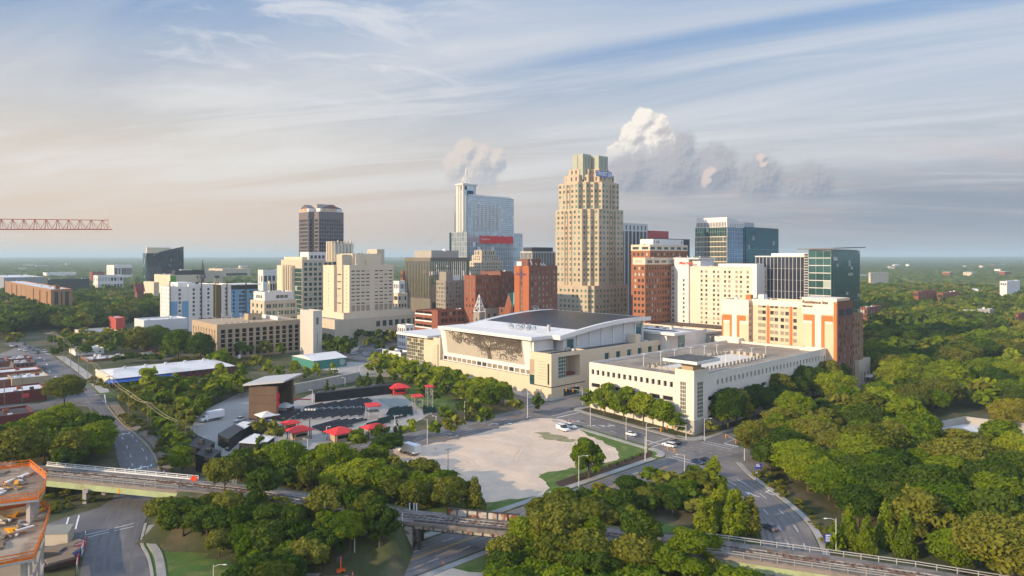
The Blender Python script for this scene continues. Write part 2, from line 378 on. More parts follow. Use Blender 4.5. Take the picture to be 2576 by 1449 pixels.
for k in range(15):
    p_ = at(rr_.uniform(1120, 1440), rr_.uniform(1075, 1235)).xy; a_ = rr_.uniform(0, 3.14); b_ = rr_.gauss(0, .07); q_ = [p_]
    for _ in range(rr_.randint(7, 16)): a_ += b_+rr_.gauss(0, .03); q_.append(q_[-1]+Vector((math.cos(a_), math.sin(a_)))*1.6)
    def _in(q):
        c_ = False; j = len(lotp)-1
        for i in range(len(lotp)):
            if (lotp[i][1] > q[1]) != (lotp[j][1] > q[1]) and q[0] < (lotp[j][0]-lotp[i][0])*(q[1]-lotp[i][1])/(lotp[j][1]-lotp[i][1])+lotp[i][0]: c_ = not c_
            j = i
        return c_
    if all(_in(q) for q in q_):
        for w in (-.8, .8): ribbon(rt_, q_, w-.17, w+.17, L1+.034+.0007*k)
rt_.build('tyre_ruts', mat('rut_dirt', (.47, .385, .30), .9, .25, .4), kind='structure')
sheet('planting_bed', smooth_line(P([(1395, 1214), (1480, 1184), (1560, 1160), (1622, 1137), (1643, 1136), (1640, 1150), (1600, 1168), (1530, 1191), (1465, 1216), (1412, 1228), (1395, 1214)]))[:-1], mulch, L1+.06)
sheet('lawn', P([(1395, 1300), (1640, 1310), (1740, 1330), (1700, 1345), (1560, 1345), (1420, 1330)]), grassm, L1)
sheet('lawn', P([(385, 1345), (420, 1350), (560, 1380), (600, 1449), (600, 1530), (425, 1530), (408, 1449), (404, 1400)]), grassm, L1)
sheet('lawn', P([(1140, 1449), (1150, 1420), (1245, 1378), (1330, 1400), (1330, 1449), (1300, 1500), (1100, 1500)]), grassm, L1)
sheet('gravel_lot', P([(1000, 1500), (1075, 1449), (1120, 1425), (1180, 1440), (1330, 1443), (1400, 1500)]), grav, L1+.03)
sheet('lawn', P([(195, 985), (240, 955), (262, 972), (290, 995), (250, 990)]), grassm, L1)
sheet('lawn', P([(2260, 1135), (2400, 1065), (2700, 1080), (2700, 1150), (2576, 1200)]), grassm, L1)
# --- pavements with kerbs (raised slabs)
def walk(line, a, b, name='sidewalk'): return ribbon(MB(), line, a, b, L1+.16, .2).build(name, conc, kind='structure')
walk([uv(40, 132.8), uv(186, 132.8)], 0, 2.2)
walk([uv(194.5, 140), uv(194.5, 184)], -2, 0)
walk([uv(40, 116.8), uv(150, 116.8)], .6, 2.4)
walk([uv(212, 139), uv(212, 190)], 0, 2.4); walk([uv(212, 208), uv(212, 330)], 0, 4.)
walk([uv(216, 206.4), uv(330, 206.4)], -3, 0); walk([uv(214, 191.6), uv(330, 191.6)], 0, 3)
walk([uv(219, 132.3), uv(360, 132.3)], -2, 0)
walk(smooth_line(P([(1852, 1164), (1880, 1196), (1934, 1233), (2001, 1287), (2041, 1329), (2067, 1383), (2080, 1449)])), -1.6, 0)
walk(smooth_line(P([(140, 897), (204, 943), (250, 990)])), -4.2, -.2)
ribbon(MB(), smooth_line(P([(271, 1013), (309, 1066), (354, 1093), (386, 1127), (402, 1157), (408, 1182)])), -3.2, -.1, L1+.12, .2).build('verge', mat('bare_earth', (.22, .17, .125), .95, .3, .4), kind='structure')
walk(smooth_line(P([(384, 1322), (374, 1345), (380, 1370), (400, 1395), (408, 1449), (412, 1540)]), 3), -.8, .9)
ribbon(MB(), smooth_line(P([(364, 1318), (350, 1370), (370, 1396), (381, 1449), (388, 1540)]), 3), -.5, .1, L1+.16, .2).build('kerb', conc, kind='structure')
sheet('verge', P([(366, 1318), (380, 1322), (371, 1345), (377, 1370), (397, 1395), (404, 1449), (408, 1540), (390, 1540), (382, 1449), (371, 1396), (353, 1370)]), grassm, L1+.03)
corner = [uv(189.5, 130.4), uv(193, 131.5), uv(195.6, 135), uv(195.8, 139)]
ribbon(MB(), smooth_line(corner), -2.6, 0, L1+.17, .2).build('sidewalk', conc, kind='structure')
walk(smooth_line(UV([(212, 141), (213.5, 135.5), (218, 132.6), (222, 132.5)])), -3.6, 0)
# --- wear: wheel tracks, sealed cracks, patched squares
track = mat('tyre_worn_asphalt', (.145, .13, .122), .8, .25, .25); seal = mat('crack_sealer', (.06, .058, .06), .7, .2, .5); patchm = mat('asphalt_patch', (.10, .096, .098), .85, .2, .3)
tm_ = MB(); sm_ = MB(); pm_ = MB(); wr_ = random.Random(12)
for w in (1.1, 2.6, 4.4, 5.8, 7.6, 9., 10.6): ribbon(tm_, [uv(42, 129.8-w), uv(186, 129.8-w)], -.32, .32, L1+.026)
for u_ in (198.2, 199.8, 201.8, 203.4, 205.4, 207, 208.8, 210.3): ribbon(tm_, [uv(u_, 112), uv(u_, 330)], -.3, .3, L1+.026)
for v_ in (189.6, 191.2, 193.2, 194.8, 197, 198.6, 200.6, 202.2): ribbon(tm_, [uv(110, v_), uv(194, v_)], -.3, .3, L1+.027)
for w in (-3.6, -2.2, 0., 1.4, 3.4, 4.8): ribbon(tm_, offset(smooth_line(P([(1700, 1150), (1830, 1190), (1915, 1255), (1985, 1340), (2003, 1449)]), 3), w), -.3, .3, L1+.028)
for w in (-3.2, -1.8, .4, 1.8, 3.8): ribbon(tm_, offset(smooth_line(P([(235, 1000), (300, 1080), (338, 1130), (352, 1180), (345, 1230), (310, 1310), (290, 1380), (285, 1449)]), 3), w), -.3, .3, L1+.022)
for _ in range(46):
    u_, v_ = wr_.choice(((wr_.uniform(60, 190), wr_.uniform(118.5, 128)), (wr_.uniform(198, 210), wr_.uniform(120, 200)), (wr_.uniform(120, 190), wr_.uniform(190, 202)))); a = wr_.uniform(0, 3.1); q = [Vector((u_, v_))]
    for k in range(5): a += wr_.gauss(0, .35); q.append(q[-1]+Vector((math.cos(a), math.sin(a)))*wr_.uniform(.6, 1.3))
    ribbon(sm_, [uv(*x) for x in q], -.06, .06, L1+.031)
for _ in range(14):
    u_, v_ = wr_.choice(((wr_.uniform(60, 190), wr_.uniform(118.5, 126)), (wr_.uniform(198, 207), wr_.uniform(140, 195)), (wr_.uniform(120, 180), wr_.uniform(190, 200)))); ribbon(pm_, [uv(u_, v_), uv(u_+wr_.uniform(1.5, 5), v_)], -.2, wr_.uniform(1, 2), L1+.0295)
tm_.build('wheel_tracks', track, kind='structure'); sm_.build('sealed_cracks', seal, kind='structure'); pm_.build('road_patches', patchm, kind='structure')
# --- markings
ML = L1+.035
mk = MB()
for w in (3.3, 9.7): dashes(mk, [uv(42, 129.8), uv(180, 129.8)], w, ML+.02, 3, 6)
for w in (-3.7, -11.2): dashes(mk, [uv(196.5, 142), uv(196.5, 180)], -w, ML+.02, 3, 5)
for w in (3.4, 6.8, 10.2): dashes(mk, [uv(118, 204), uv(194, 204)], w, ML+.02, 3, 7)
dashes(mk, [uv(225, 125), uv(420, 125)], 0, ML+.02, 3, 6)
for a, b, w in (((190.6, 118), (190.6, 129), .3), ((192.8, 118), (192.8, 129), .3), ((214.5, 119.5), (214.5, 131.5), .3), ((216.8, 119.5), (216.8, 131.5), .3), ((219, 119.5), (219, 125), .8), ((220, 125.5), (236, 125.5), .2),
                ((197, 139.6), (211, 139.6), .3), ((197, 142), (211, 142), .3), ((197.5, 186), (211, 186), .45), ((197.5, 189), (211, 189), .25), ((197, 206.5), (211, 206.5), .3)):
    ribbon(mk, UV([a, b]), -w/2, w/2, ML+.02)
for a, b in (((198, 136), (210, 114)), ((203, 136), (213, 118))): dashes(mk, UV([a, b]), 0, ML+.02, 1, 2, .14)
lanes = smooth_line(P([(1760, 1195), (1850, 1212), (1930, 1290), (1985, 1360), (2000, 1449)]), 3); dashes(mk, lanes, 0, ML+.02, 3, 6)
dashes(mk, smooth_line(P([(1800, 1190), (1880, 1215), (1970, 1290), (2020, 1350), (2040, 1449)]), 3), 0, ML+.02, 3, 6)
def arrow(mb, c, d, off, kind='s', s=1.):
    """lane arrow painted at c pointing along d; kind s straight, r/l turn, b both"""
    d = Vector(d).normalized(); n = Vector((d.y, -d.x))
    def q(*pts): mb.quad(*[(c.x+d.x*a*s+n.x*b*s, c.y+d.y*a*s+n.y*b*s, g(c.x, c.y)+off) for a, b in pts])
    q((-1.6, -.12), (-1.6, .12), (.5, .12), (.5, -.12))
    if kind in 'sb': q((.5, -.55), (.5, .55), (1.7, 0))
    if kind in 'rlb':
        k = -1 if kind == 'l' else 1; q((.3, 0), (.55, 0), (.55, k*.9), (.3, k*.9)); q((-.1, k*.9), (.95, k*.9), (.42, k*1.7))
for px, py, a, b, k in ((1530, 1089, (212, 180), (212, 140), 's'),): pass
for u_, v_, k, sg in ((199, 170, 'l', 1), (203, 168, 's', 1), (206.5, 166, 'b', 1), (199, 178, 'l', 1)): arrow(mk, uv(u_, v_), uv(0, -sg), ML+.03, k, 1.5)
for u_, v_, k in ((150, 191, 's'), (150, 195, 'r'), (176, 191, 's'), (172, 195, 'r')): arrow(mk, uv(u_, v_), uv(1, 0), ML+.03, k, 1.4)
for px, py, k in ((1893, 1245, 's'), (1930, 1240, 'r')): arrow(mk, at(px, py), (-30, 50), ML+.03, k, 1.5)
wl = smooth_line(P([(250, 1010), (285, 1060), (322, 1100), (345, 1140), (352, 1180), (345, 1215)]), 3)
wd = lambda i: (wl[i+1]-wl[i])
dashes(mk, smooth_line(P([(300, 1090), (318, 1120), (330, 1150), (334, 1180), (336, 1205)]), 3), 0, ML+.02, 2, 4, .15)
dashes(mk, smooth_line(P([(322, 1085), (350, 1115), (367, 1145), (372, 1175), (372, 1205)]), 3), 0, ML+.02, 2, 4, .15)
for px, py, k in ((299, 1094, 's'), (325, 1090, 'r'), (324, 1181, 'l'), (354, 1176, 's'), (380, 1172, 'r')): arrow(mk, at(px, py), (12, -30), ML+.03, k, 1.5)
for l in ([(214, 1347), (262, 1336), (362, 1311)], [(220, 1353), (262, 1342), (360, 1320)]): dashes(mk, P(l), 0, ML+.02, 4, 1, .2)
for l in ([(165, 1328), (173, 1302)], [(190, 1332), (199, 1297)], [(205, 997), (262, 992)], [(263, 993), (266, 1013)], [(208, 1014), (266, 1010)]): ribbon(mk, P(l), -.18, .18, ML+.03)
for l in ([(110, 888), (126, 892)],): ribbon(mk, P(l), -.3, .3, ML+.03)
for px, py in ((112, 905), (118, 917), (100, 900), (125, 935), (140, 948)): arrow(mk, at(px, py), (12, -20), ML+.03, 's', 1.6)
mk.build('road_markings', white, kind='structure')
yk = MB()
ribbon(yk, UV([(40, 123.6), (182, 123.6)]), -.28, -.1, ML+.02); ribbon(yk, UV([(40, 123.6), (182, 123.6)]), .1, .28, ML+.02)
ribbon(yk, smooth_line(P([(258, 1005), (300, 1062), (345, 1095), (377, 1128), (394, 1158), (399, 1182)]), 2), -.1, .1, ML+.03)
yk.build('road_markings', yellow, kind='structure')
# ------------------------------------------------------------------ railway
ballast = mat('ballast', (.20, .17, .15), .95, .3, .6, col2=(.13, .115, .105), bump=.6, bsc=6)
rust = mat('rusty_steel', (.16, .07, .035), .75, .3, .5, col2=(.33, .31, .28), c2=(.40, .52))
rustdk = mat('dark_steel', (.045, .036, .032), .6, .3, .6)
green_st = mat('pale_green_steel', (.34, .40, .21), .6, .22, .4, col2=(.26, .24, .14), c2=(.55, .75))
galv = mat('galvanised_steel', (.46, .45, .43), .5, .1, 1., metal=.3)
zr = lambda x, y: rail_at(x)[1]
rl = [Vector(p[:2]) for p in RAIL]
RB = empty('railway_track', (-60, 168, 8), label='single railway track on grey ballast crossing the whole foreground on its bank', cat='railway track')
def under(o, root): o.parent = root; o.location = -Vector(root.location); return o
def rline(x0, x1): return [Vector((x0, rail_at(x0)[0]))]+[p for p in rl if x0 < p.x < x1]+[Vector((x1, rail_at(x1)[0]))]
under(ribbon(MB(), rline(-320, 185), -3.6, 3.6, .02, .8, zr).build('ballast', ballast), RB)
sl_ = MB()
for i, p in enumerate(dense(rline(-250, 150), .62)[::2]):
    sl_.obox((p.x, p.y), (-.27, -.96) if False else (Vector((.25, .968)).normalized()), .26, 2.6, zr(p.x, p.y)+.03, zr(p.x, p.y)+.14)
under(sl_.build('sleeper', rustdk, kind='stuff'), RB)
for w in (-.75, .75): under(ribbon(MB(), rline(-250, 160), w-.06, w+.06, .30, .18, zr).build('rail', rust), RB)
def span(name, label, x0, x1, posts, far_h, near):
    c = Vector((x0, rail_at(x0)[0], 0)); r = empty(name, c, label=label, cat='bridge')
    L = rline(x0, x1)
    under(ribbon(MB(), L, -4.3, 3.7, -.25, .75, zr).build('deck', mat('bridge_deck', (.23, .2, .175), .9, .25, .3)), r)
    under(ribbon(MB(), L, 3.1, 3.65, -1.0, 1.5, zr).build('girder', green_st), r)
    under(ribbon(MB(), L, -4.25, -3.7, -1.0, 1.5, zr).build('girder', green_st), r)
    for s_, m_, hh in ((-4.15, white if far_h else galv, .95), (3.55, mat('dull_rail', (.30, .28, .25), .7, .15, 1.), 1.0)):
        rm = MB()
        pl_ = dense(L, 3.)
        for p in offset(pl_, s_): rm.box(p.x-.07, p.x+.07, p.y-.07, p.y+.07, zr(p.x, p.y)-.2, zr(p.x, p.y)+hh)
        for k in (.5, 1.): ribbon(rm, L, s_-.06, s_+.06, hh*k+.05, .12, zr)
        if s_ < 0 and far_h: ribbon(rm, L, s_+.15, s_+.45, .25, .4, zr)
        under(rm.build('railing', m_), r)
    for px in posts:
        for s_ in (-3.2, 2.9):
            p = offset(rline(px-.5, px+.5), s_)[0]; z = g(p.x, p.y)
            under(MB().box(p.x-.5, p.x+.5, p.y-.5, p.y+.5, z-.3, zr(p.x, p.y)-2.2).build('pier', conc), r)
        under(ribbon(MB(), [Vector((px, rail_at(px)[0]-4.6)), Vector((px, rail_at(px)[0]+4.6))], -.6, .6, -2.1, .7, lambda x, y, q=px: zr(q, 0)).build('pier_cap', conc), r)
    for xe, d_ in ((x0, -1), (x1, 1)):
        p = Vector((xe, rail_at(xe)[0])); z = g(p.x, p.y)
        under(MB().box(p.x-1.2 if d_ < 0 else p.x-.4, p.x+.4 if d_ < 0 else p.x+1.2, p.y-6.5, p.y+6.5, z-.5, zr(p.x, p.y)-1.0).build('abutment', conc), r)
    return r
span('railway_bridge', 'pale green steel girder railway bridge over the road beside the building site', -128, -82, (-108.5,), True, False)
span('railway_bridge', 'pale green girder railway bridge with graffiti over the curved road, at the lower right', 37, 92, (52,), False, True)
# old plate girder bridge over the middle road
def old_bridge():
    x0, x1 = -21.5, 1.
    r = empty('plate_girder_bridge', (x0, rail_at(x0)[0], 0), label='old rusty plate girder railway bridge over the straight road with the yellow centre line', cat='bridge')
    Lr = rline(x0, x1)
    under(ribbon(MB(), rline(-24, 9), -2.3, 2.3, -.1, .55, zr).build('deck', rustdk), r)
    gn = MB(); ribbon(gn, Lr, 2.4, 2.75, .15, 1.9, zr)
    under(gn.build('girder', mat('peeling_paint', (.43, .41, .37), .7, .25, .5, col2=(.24, .085, .035), c2=(.50, .60), streak=True)), r)
    st = MB()
    for p in offset(dense(Lr, 2.1), 2.85): st.box(p.x-.1, p.x+.1, p.y-.12, p.y+.1, zr(p.x, p.y)-1.7, zr(p.x, p.y)+.2)
    ribbon(st, Lr, 2.25, 3.0, .22, .1, zr); ribbon(st, Lr, 2.25, 3.0, -1.72, .1, zr)
    under(st.build('stiffener_frame', rustdk), r)
    Lf = rline(-15.5, 1.)
    under(ribbon(MB(), Lf, -3.1, -2.75, 1.45, 1.5, zr).build('parapet_girder', MATS['peeling_paint']), r)
    st = MB()
    for p in offset(dense(Lf, 2.1), -2.7): st.box(p.x-.09, p.x+.09, p.y-.16, p.y, zr(p.x, p.y)-.05, zr(p.x, p.y)+1.5)
    ribbon(st, Lf, -3.3, -2.6, 1.55, .1, zr)
    under(st.build('stiffener_frame', rustdk), r)
    for xx in (-20.8, .4):
        bt = MB(); q = rail_at(xx)[0]
        for s_ in (-2.6, 2.6):
            z = g(xx, q); bt.box(xx-.28, xx+.28, q+s_-.28, q+s_+.28, z, zr(xx, q)-1.6)
        bt.tube([(xx, q-2.6, zr(xx, q)-1.9), (xx, q+2.6, g(xx, q)+.4)], .12, 4).tube([(xx, q+2.6, zr(xx, q)-1.9), (xx, q-2.6, g(xx, q)+.4)], .12, 4)
        for s_ in (-2.6, 2.6):
            sg = 1 if xx < -5 else -1
            bt.tube([(xx+sg*2.2, q+s_-sg*.5, zr(xx, q)-1.75), (xx+sg*.7, q+s_-sg*.15, zr(xx, q)-2.3), (xx+sg*.1, q+s_, zr(xx, q)-3.5)], .16, 4)
        bt.box(xx-.25, xx+.25, q-2.9, q+2.9, zr(xx, q)-1.95, zr(xx, q)-1.6)
        under(bt.build('trestle_leg_frame', rustdk), r)
    # concrete wing wall under the bank
    q0, q1 = at(972, 1376), at(1066, 1356)
    a = Vector((-22.6, rail_at(-22.6)[0]-3.2))
    n_ = len('x')
    w = MB()
    p = [(q0.x, q0.y, -.2), (q1.x-1, q1.y, -.2), (q1.x-1, q1.y, 4.9), (q0.x, q0.y, .5)]
    w.add(p+[(x+.5, y+1.2, z) for x, y, z in p], [(0, 1, 2, 3), (7, 6, 5, 4), (0, 4, 5, 1), (1, 5, 6, 2), (2, 6, 7, 3), (3, 7, 4, 0)])
    under(w.build('wing_wall', conc), r)
    under(MB().box(-24.2, -22.4, rail_at(-23)[0]-3.6, rail_at(-23)[0]+4, -.3, 5.4).build('abutment', rust), r)
    under(MB().box(4.2, 6.5, rail_at(5)[0]-3.6, rail_at(5)[0]+4, -.3, 5.2).build('abutment', conc), r)
old_bridge()
# ================================================================== BUILDINGS
RU = random.Random(21)
class B:
    """a building on the street grid: local origin = its near corner on the ground, +X the face that runs away to the right, +Y the one that runs away to the left"""
    def __init__(s, name, label, cat, pxc, d, pxl, pxr, group=None, base=None):
        s.d = d; s.x = X(pxc, d); s.g = g(s.x, d) if base is None else base
        s.root = empty(name, (s.x, d, s.g), A_U, label=label, cat=cat, group=group); s.wins = []
        s.L = s.fy(pxl); s.R = s.fx(pxr)
    def fy(s, px, x=0.):
        k = (px-CX)/F; return (s.x+UX*x-k*(s.d+UY*x))/(UY+k*UX)
    def fx(s, px, y=0.):
        k = (px-CX)/F; return (k*(s.d+UX*y)-s.x+UY*y)/(UX-k*UY)
    def z(s, py, x=0., y=0.): return H-(py-HZ)/F*(s.d+UY*x+UX*y)-s.g
    def box(s, name, x0, x1, y0, y1, z0, z1, m, parent=None): return MB().box(x0, x1, y0, y1, z0, z1).build(name, m, parent or s.root)
    def mass(s, poly, z0, z1, m, rows=(), L=None, R=None, pitch=4., w=2., margin=1., rd=.35, wm=None, name='wall', parent=None, roof=None, par=.8, edge_ok=None, wname='window'):
        """walls on a right-angled outline; openings (columns x rows) in every face that looks towards -X (L) or -Y (R)"""
        if len(poly) == 4 and not isinstance(poly[0], (tuple, list)):
            x0, x1, y0, y1 = poly; poly = [(x0, y0), (x1, y0), (x1, y1), (x0, y1)]
        mb = MB(); n = len(poly); wl = []
        for i in range(n):
            (ax, ay), (bx, by) = poly[i], poly[(i+1) % n]
            face = None
            if abs(ax-bx) < 1e-6 and by < ay: face = 'L'; a0, a1 = by, ay
            elif abs(ay-by) < 1e-6 and bx > ax: face = 'R'; a0, a1 = ax, bx
            cs = None
            if face:
                cs = L if face == 'L' else R
                if callable(cs): cs = cs(a0, a1)
                if cs is None and rows and a1-a0 > w+.5:
                    k = max(1, int((a1-a0-2*margin-w)/pitch+.001)+1); mid = (a0+a1)/2
                    cs = [(mid+(j-(k-1)/2)*pitch-w/2, mid+(j-(k-1)/2)*pitch+w/2) for j in range(k)]
                cs = [c for c in (cs or []) if c[0] > a0+.05 and c[1] < a1-.05]
            if not face or not cs or not rows or (edge_ok and not edge_ok(face, ax, ay)):
                mb.quad((ax, ay, z0), (bx, by, z0), (bx, by, z1), (ax, ay, z1)); continue
            pt = (lambda a, z, q=0., X0=ax: (X0+q, a, z)) if face == 'L' else (lambda a, z, q=0., Y0=ay: (a, Y0+q, z))
            rs = sorted(r for r in rows if r[0] > z0+.02 and r[1] < z1-.02); z = z0
            for r in rs:
                mb.quad(pt(a0, z), pt(a1, z), pt(a1, r[0]), pt(a0, r[0])); z = r[1]; a = a0
                for c0, c1 in cs:
                    mb.quad(pt(a, r[0]), pt(c0, r[0]), pt(c0, r[1]), pt(a, r[1])); a = c1
                    mb.quad(pt(c0, r[0]), pt(c1, r[0]), pt(c1, r[0], rd), pt(c0, r[0], rd)); mb.quad(pt(c0, r[1]), pt(c0, r[1], rd), pt(c1, r[1], rd), pt(c1, r[1]))
                    mb.quad(pt(c0, r[0]), pt(c0, r[0], rd), pt(c0, r[1], rd), pt(c0, r[1])); mb.quad(pt(c1, r[0]), pt(c1, r[1]), pt(c1, r[1], rd), pt(c1, r[0], rd))
                    wl.append((face, c0, c1, r[0], r[1], (ax if face == 'L' else ay)+rd))
                mb.quad(pt(a, r[0]), pt(a1, r[0]), pt(a1, r[1]), pt(a, r[1]))
            mb.quad(pt(a0, z), pt(a1, z), pt(a1, z1), pt(a0, z1))
        mb.quad(*[(p[0], p[1], z1-par) for p in poly])
        o = mb.build(name, m, parent or s.root)
        if par: # inner face of the parapet
            cx_, cy_ = sum(p[0] for p in poly)/n, sum(p[1] for p in poly)/n
            q = MB()
            def ins(p, t):
                return (p[0]+math.copysign(t, cx_-p[0]), p[1]+math.copysign(t, cy_-p[1]))
            if n == 4:
                for i in range(n):
                    a, b_ = poly[i], poly[(i+1) % n]; a2, b2 = ins(a, .4), ins(b_, .4)
                    q.quad((*a, z1), (*b_, z1), (*b2, z1), (*a2, z1)); q.quad((*a2, z1), (*b2, z1), (*b2, z1-par), (*a2, z1-par))
            else: q.quad(*[(p[0], p[1], z1-.004) for p in poly])
            q.build('parapet', m, o)
        if roof and n == 4:
            x0, x1 = min(p[0] for p in poly), max(p[0] for p in poly); y0, y1 = min(p[1] for p in poly), max(p[1] for p in poly)
            MB().box(x0+.41, x1-.41, y0+.41, y1-.41, z1-par+.01, z1-par+.06).build('roof', roof, o)
            if (x1-x0)*(y1-y0) > 110:
                for _ in range(min(7, 2+int((x1-x0)*(y1-y0)/260))):
                    a, c, e = RU.uniform(.7, 2.2), RU.uniform(.7, 1.8), RU.uniform(.6, 1.7); px_, py_ = RU.uniform(x0+2, x1-3), RU.uniform(y0+2, y1-3); MB().box(-a/2, a/2, -c/2, c/2, 0, e).build('roof_unit', RU.choice((MATS['grey_metal'], MATS['pale_panel'], MATS['white_wall'], MATS['charcoal'])), o, (px_, py_, z1-par+.06))
        if wm:
            for q in wl: s.wins.append((*q, wm, o, wname))
        return o
    def done(s, most=100):
        """window panes: the first hundred are objects of their own, the rest one part"""
        ws = s.wins; order = sorted(range(len(ws)), key=lambda i: -(ws[i][2]-ws[i][1])*(ws[i][4]-ws[i][3])/(1+.002*ws[i][1]))
        own = set(order[:most]); share = {}; rest = {}
        for i, (f, a0, a1, z0, z1, q, wm, par, nm) in enumerate(ws):
            if i in own:
                key = (f, round(a1-a0, 3), round(z1-z0, 3), wm)
                if key not in share:
                    hw, hh = (a1-a0)/2, (z1-z0)/2; mb = MB()
                    mb.box(-.02, .08, -hw, hw, -hh, hh) if f == 'L' else mb.box(-hw, hw, -.02, .08, -hh, hh)
                    share[key] = mb.mesh(nm, MATS[wm])
                o = bpy.data.objects.new(nm, share[key]); COL.objects.link(o); o.parent = par
                am, zm = (a0+a1)/2, (z0+z1)/2; o.location = (q, am, zm) if f == 'L' else (am, q, zm)
            else:
                mb = rest.setdefault((wm, nm), MB())
                mb.box(q-.02, q+.08, a0, a1, z0, z1) if f == 'L' else mb.box(a0, a1, q-.02, q+.08, z0, z1)
        for (wm, nm), mb in rest.items(): mb.build(nm, MATS[wm], s.root, kind='stuff')
        s.wins = []
    def bars(s, name, m, parent=None, Ls=(), Rs=()):
        """proud bars on faces: (plane, a0, a1, z0, z1, depth), each a part of its own unless they are one surface pattern"""
        bx = [(q-t, q+.02, a0, a1, z0, z1) for q, a0, a1, z0, z1, t in Ls]+[(a0, a1, q-t, q+.02, z0, z1) for q, a0, a1, z0, z1, t in Rs]
        if any(w in name for w in ('rib', 'louvre', 'band', 'bracket', 'emblem', 'trim')) or len(bx) > 90:
            mb = MB()
            for b_ in bx: mb.box(*b_)
            o = mb.build(name, m, parent or s.root)
            if len(bx) > 90: o['kind'] = 'stuff'
            return o
        for b_ in bx:
            x, y, z = (b_[0]+b_[1])/2, (b_[2]+b_[3])/2, b_[4]
            MB().box(b_[0]-x, b_[1]-x, b_[2]-y, b_[3]-y, 0, b_[5]-z).build(name, m, parent or s.root, (x, y, z))
    def curtain(s, face, q, a0, a1, z0, z1, nx, nz, gm, fm, t=.12, vert=1., hor=1., parent=None):
        """glass wall: single panes and a grid of mullions just proud of them"""
        gl = MB(); fr = MB(); da, dz = (a1-a0)/nx, (z1-z0)/nz
        for i in range(nx):
            for j in range(nz):
                A0, A1, Z0, Z1 = a0+i*da+.01, a0+(i+1)*da-.01, z0+j*dz+.01, z0+(j+1)*dz-.01
                gl.box(q-.06, q+.06, A0, A1, Z0, Z1) if face == 'L' else gl.box(A0, A1, q-.06, q+.06, Z0, Z1)
        if vert:
            for i in range(nx+1):
                a = a0+i*da; fr.box(q-.06-t, q+.05, a-.07*vert, a+.07*vert, z0, z1) if face == 'L' else fr.box(a-.07*vert, a+.07*vert, q-.06-t, q+.05, z0, z1)
        if hor:
            for j in range(nz+1):
                z = z0+j*dz; fr.box(q-.062-t, q+.05, a0, a1, z-.1*hor, z+.1*hor) if face == 'L' else fr.box(a0, a1, q-.062-t, q+.05, z-.1*hor, z+.1*hor)
        o = gl.build('glass_wall', gm, parent or s.root)
        if fr.v: fr.build('mullion_grid', fm, o)
        return o
def rows(z0, z1, n, hf=.55, at0=.25):
    p = (z1-z0)/n; return [(z0+i*p+p*at0, z0+i*p+p*(at0+hf)) for i in range(n)]
def cols(a0, a1, n, w):
    p = (a1-a0)/n; return [(a0+(i+.5)*p-w/2, a0+(i+.5)*p+w/2) for i in range(n)]
def pairs(a0, a1, n, w, gap):
    o = []
    for c0, c1 in cols(a0, a1, n, 2*w+gap): o += [(c0, c0+w), (c1-w, c1)]
    return o
stone = mat('tan_stone', (.44, .36, .26), .85, .12, .2, streak=True); cream = mat('cream_panel', (.62, .52, .385), .8, .08, .1, streak=True)
pale = mat('pale_panel', (.66, .63, .60), .7, .08, .15, streak=True); whitew = mat('white_wall', (.68, .655, .63), .7, .06, .15, streak=True)
beige = mat('beige_stone', (.50, .43, .33), .85, .1, .15, streak=True); brick = mat('red_brick', (.24, .085, .052), .9, .16, .5); brick2 = mat('brown_brick', (.19, .085, .06), .9, .16, .5)
brickd = mat('dark_red_brick', (.135, .032, .03), .9, .16, .4); tanb = mat('tan_brick', (.40, .305, .205), .88, .12, .5); greyb = mat('grey_stone', (.27, .24, .205), .88, .14, .2, streak=True)
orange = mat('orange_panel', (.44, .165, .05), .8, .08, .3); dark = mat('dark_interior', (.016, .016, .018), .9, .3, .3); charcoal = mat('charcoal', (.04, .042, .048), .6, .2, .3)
roofg = mat('roof_gravel', (.33, .31, .29), .95, .2, .15); roofw = mat('white_roof', (.66, .655, .65), .6, .1, .1, col2=(.5, .495, .49), c2=(.45, .7)); roofb = mat('brown_roof', (.12, .085, .065), .95, .25, .15); solar = mat('black_roof_membrane', (.012, .013, .018), .42, .3, .5, spec=.5)
redp = mat('red_paint', (.60, .04, .045), .55, .12, .4); teal = mat('teal_roof', (.10, .30, .27), .6, .2, .4); metal = mat('grey_metal', (.45, .46, .48), .45, .1, .6, metal=.5); bluep = mat('blue_paint', (.03, .10, .36), .5, .1, .6)
lblue = mat('light_blue_board', (.16, .33, .52), .8, .1, .3); blackp = mat('black_paint', (.012, .013, .016), .55, .2, .5); gold = mat('gold_letter', (.52, .21, .01), .5, .1, 2.); whitel = mat('white_letter', (.8, .8, .8), .5, .05, 2.); tealst = mat('green_copper_panel', (.34, .36, .29), .6, .1, .3)
brownl = mat('brown_letter', (.10, .05, .035), .6, .1, 2.); redl = mat('red_letter', (.66, .05, .03), .5, .05, 2.); navy = mat('navy_panel', (.012, .03, .10), .4, .1, .5)
g_dark = glass('window_glass', (.035, .042, .05), .08, 0, .16); g_teal = glass('teal_glass', (.13, .24, .21), .10, .3, .15, (.30, .42, .36), 1.2); g_green = glass('green_glass', (.05, .13, .125), .06, .55, .05, (.3, .36, .32), .5)
g_blue = glass('blue_glass', (.03, .12, .155), .05, .6, .03, (.2, .27, .3), .45); g_black = glass('black_glass', (.018, .025, .045), .05, .15, .03, (.1, .1, .1), .5); g_pale = glass('pale_blue_glass', (.44, .52, .57), .10, .55, .05, (.55, .6, .62), .3)
g_amber = glass('amber_glass', (.22, .20, .11), .08, .5, .06, (.4, .36, .2), .5); g_hotel = glass('curtained_window', (.045, .045, .05), .1, 0, .58, (.25, .22, .165), .5)

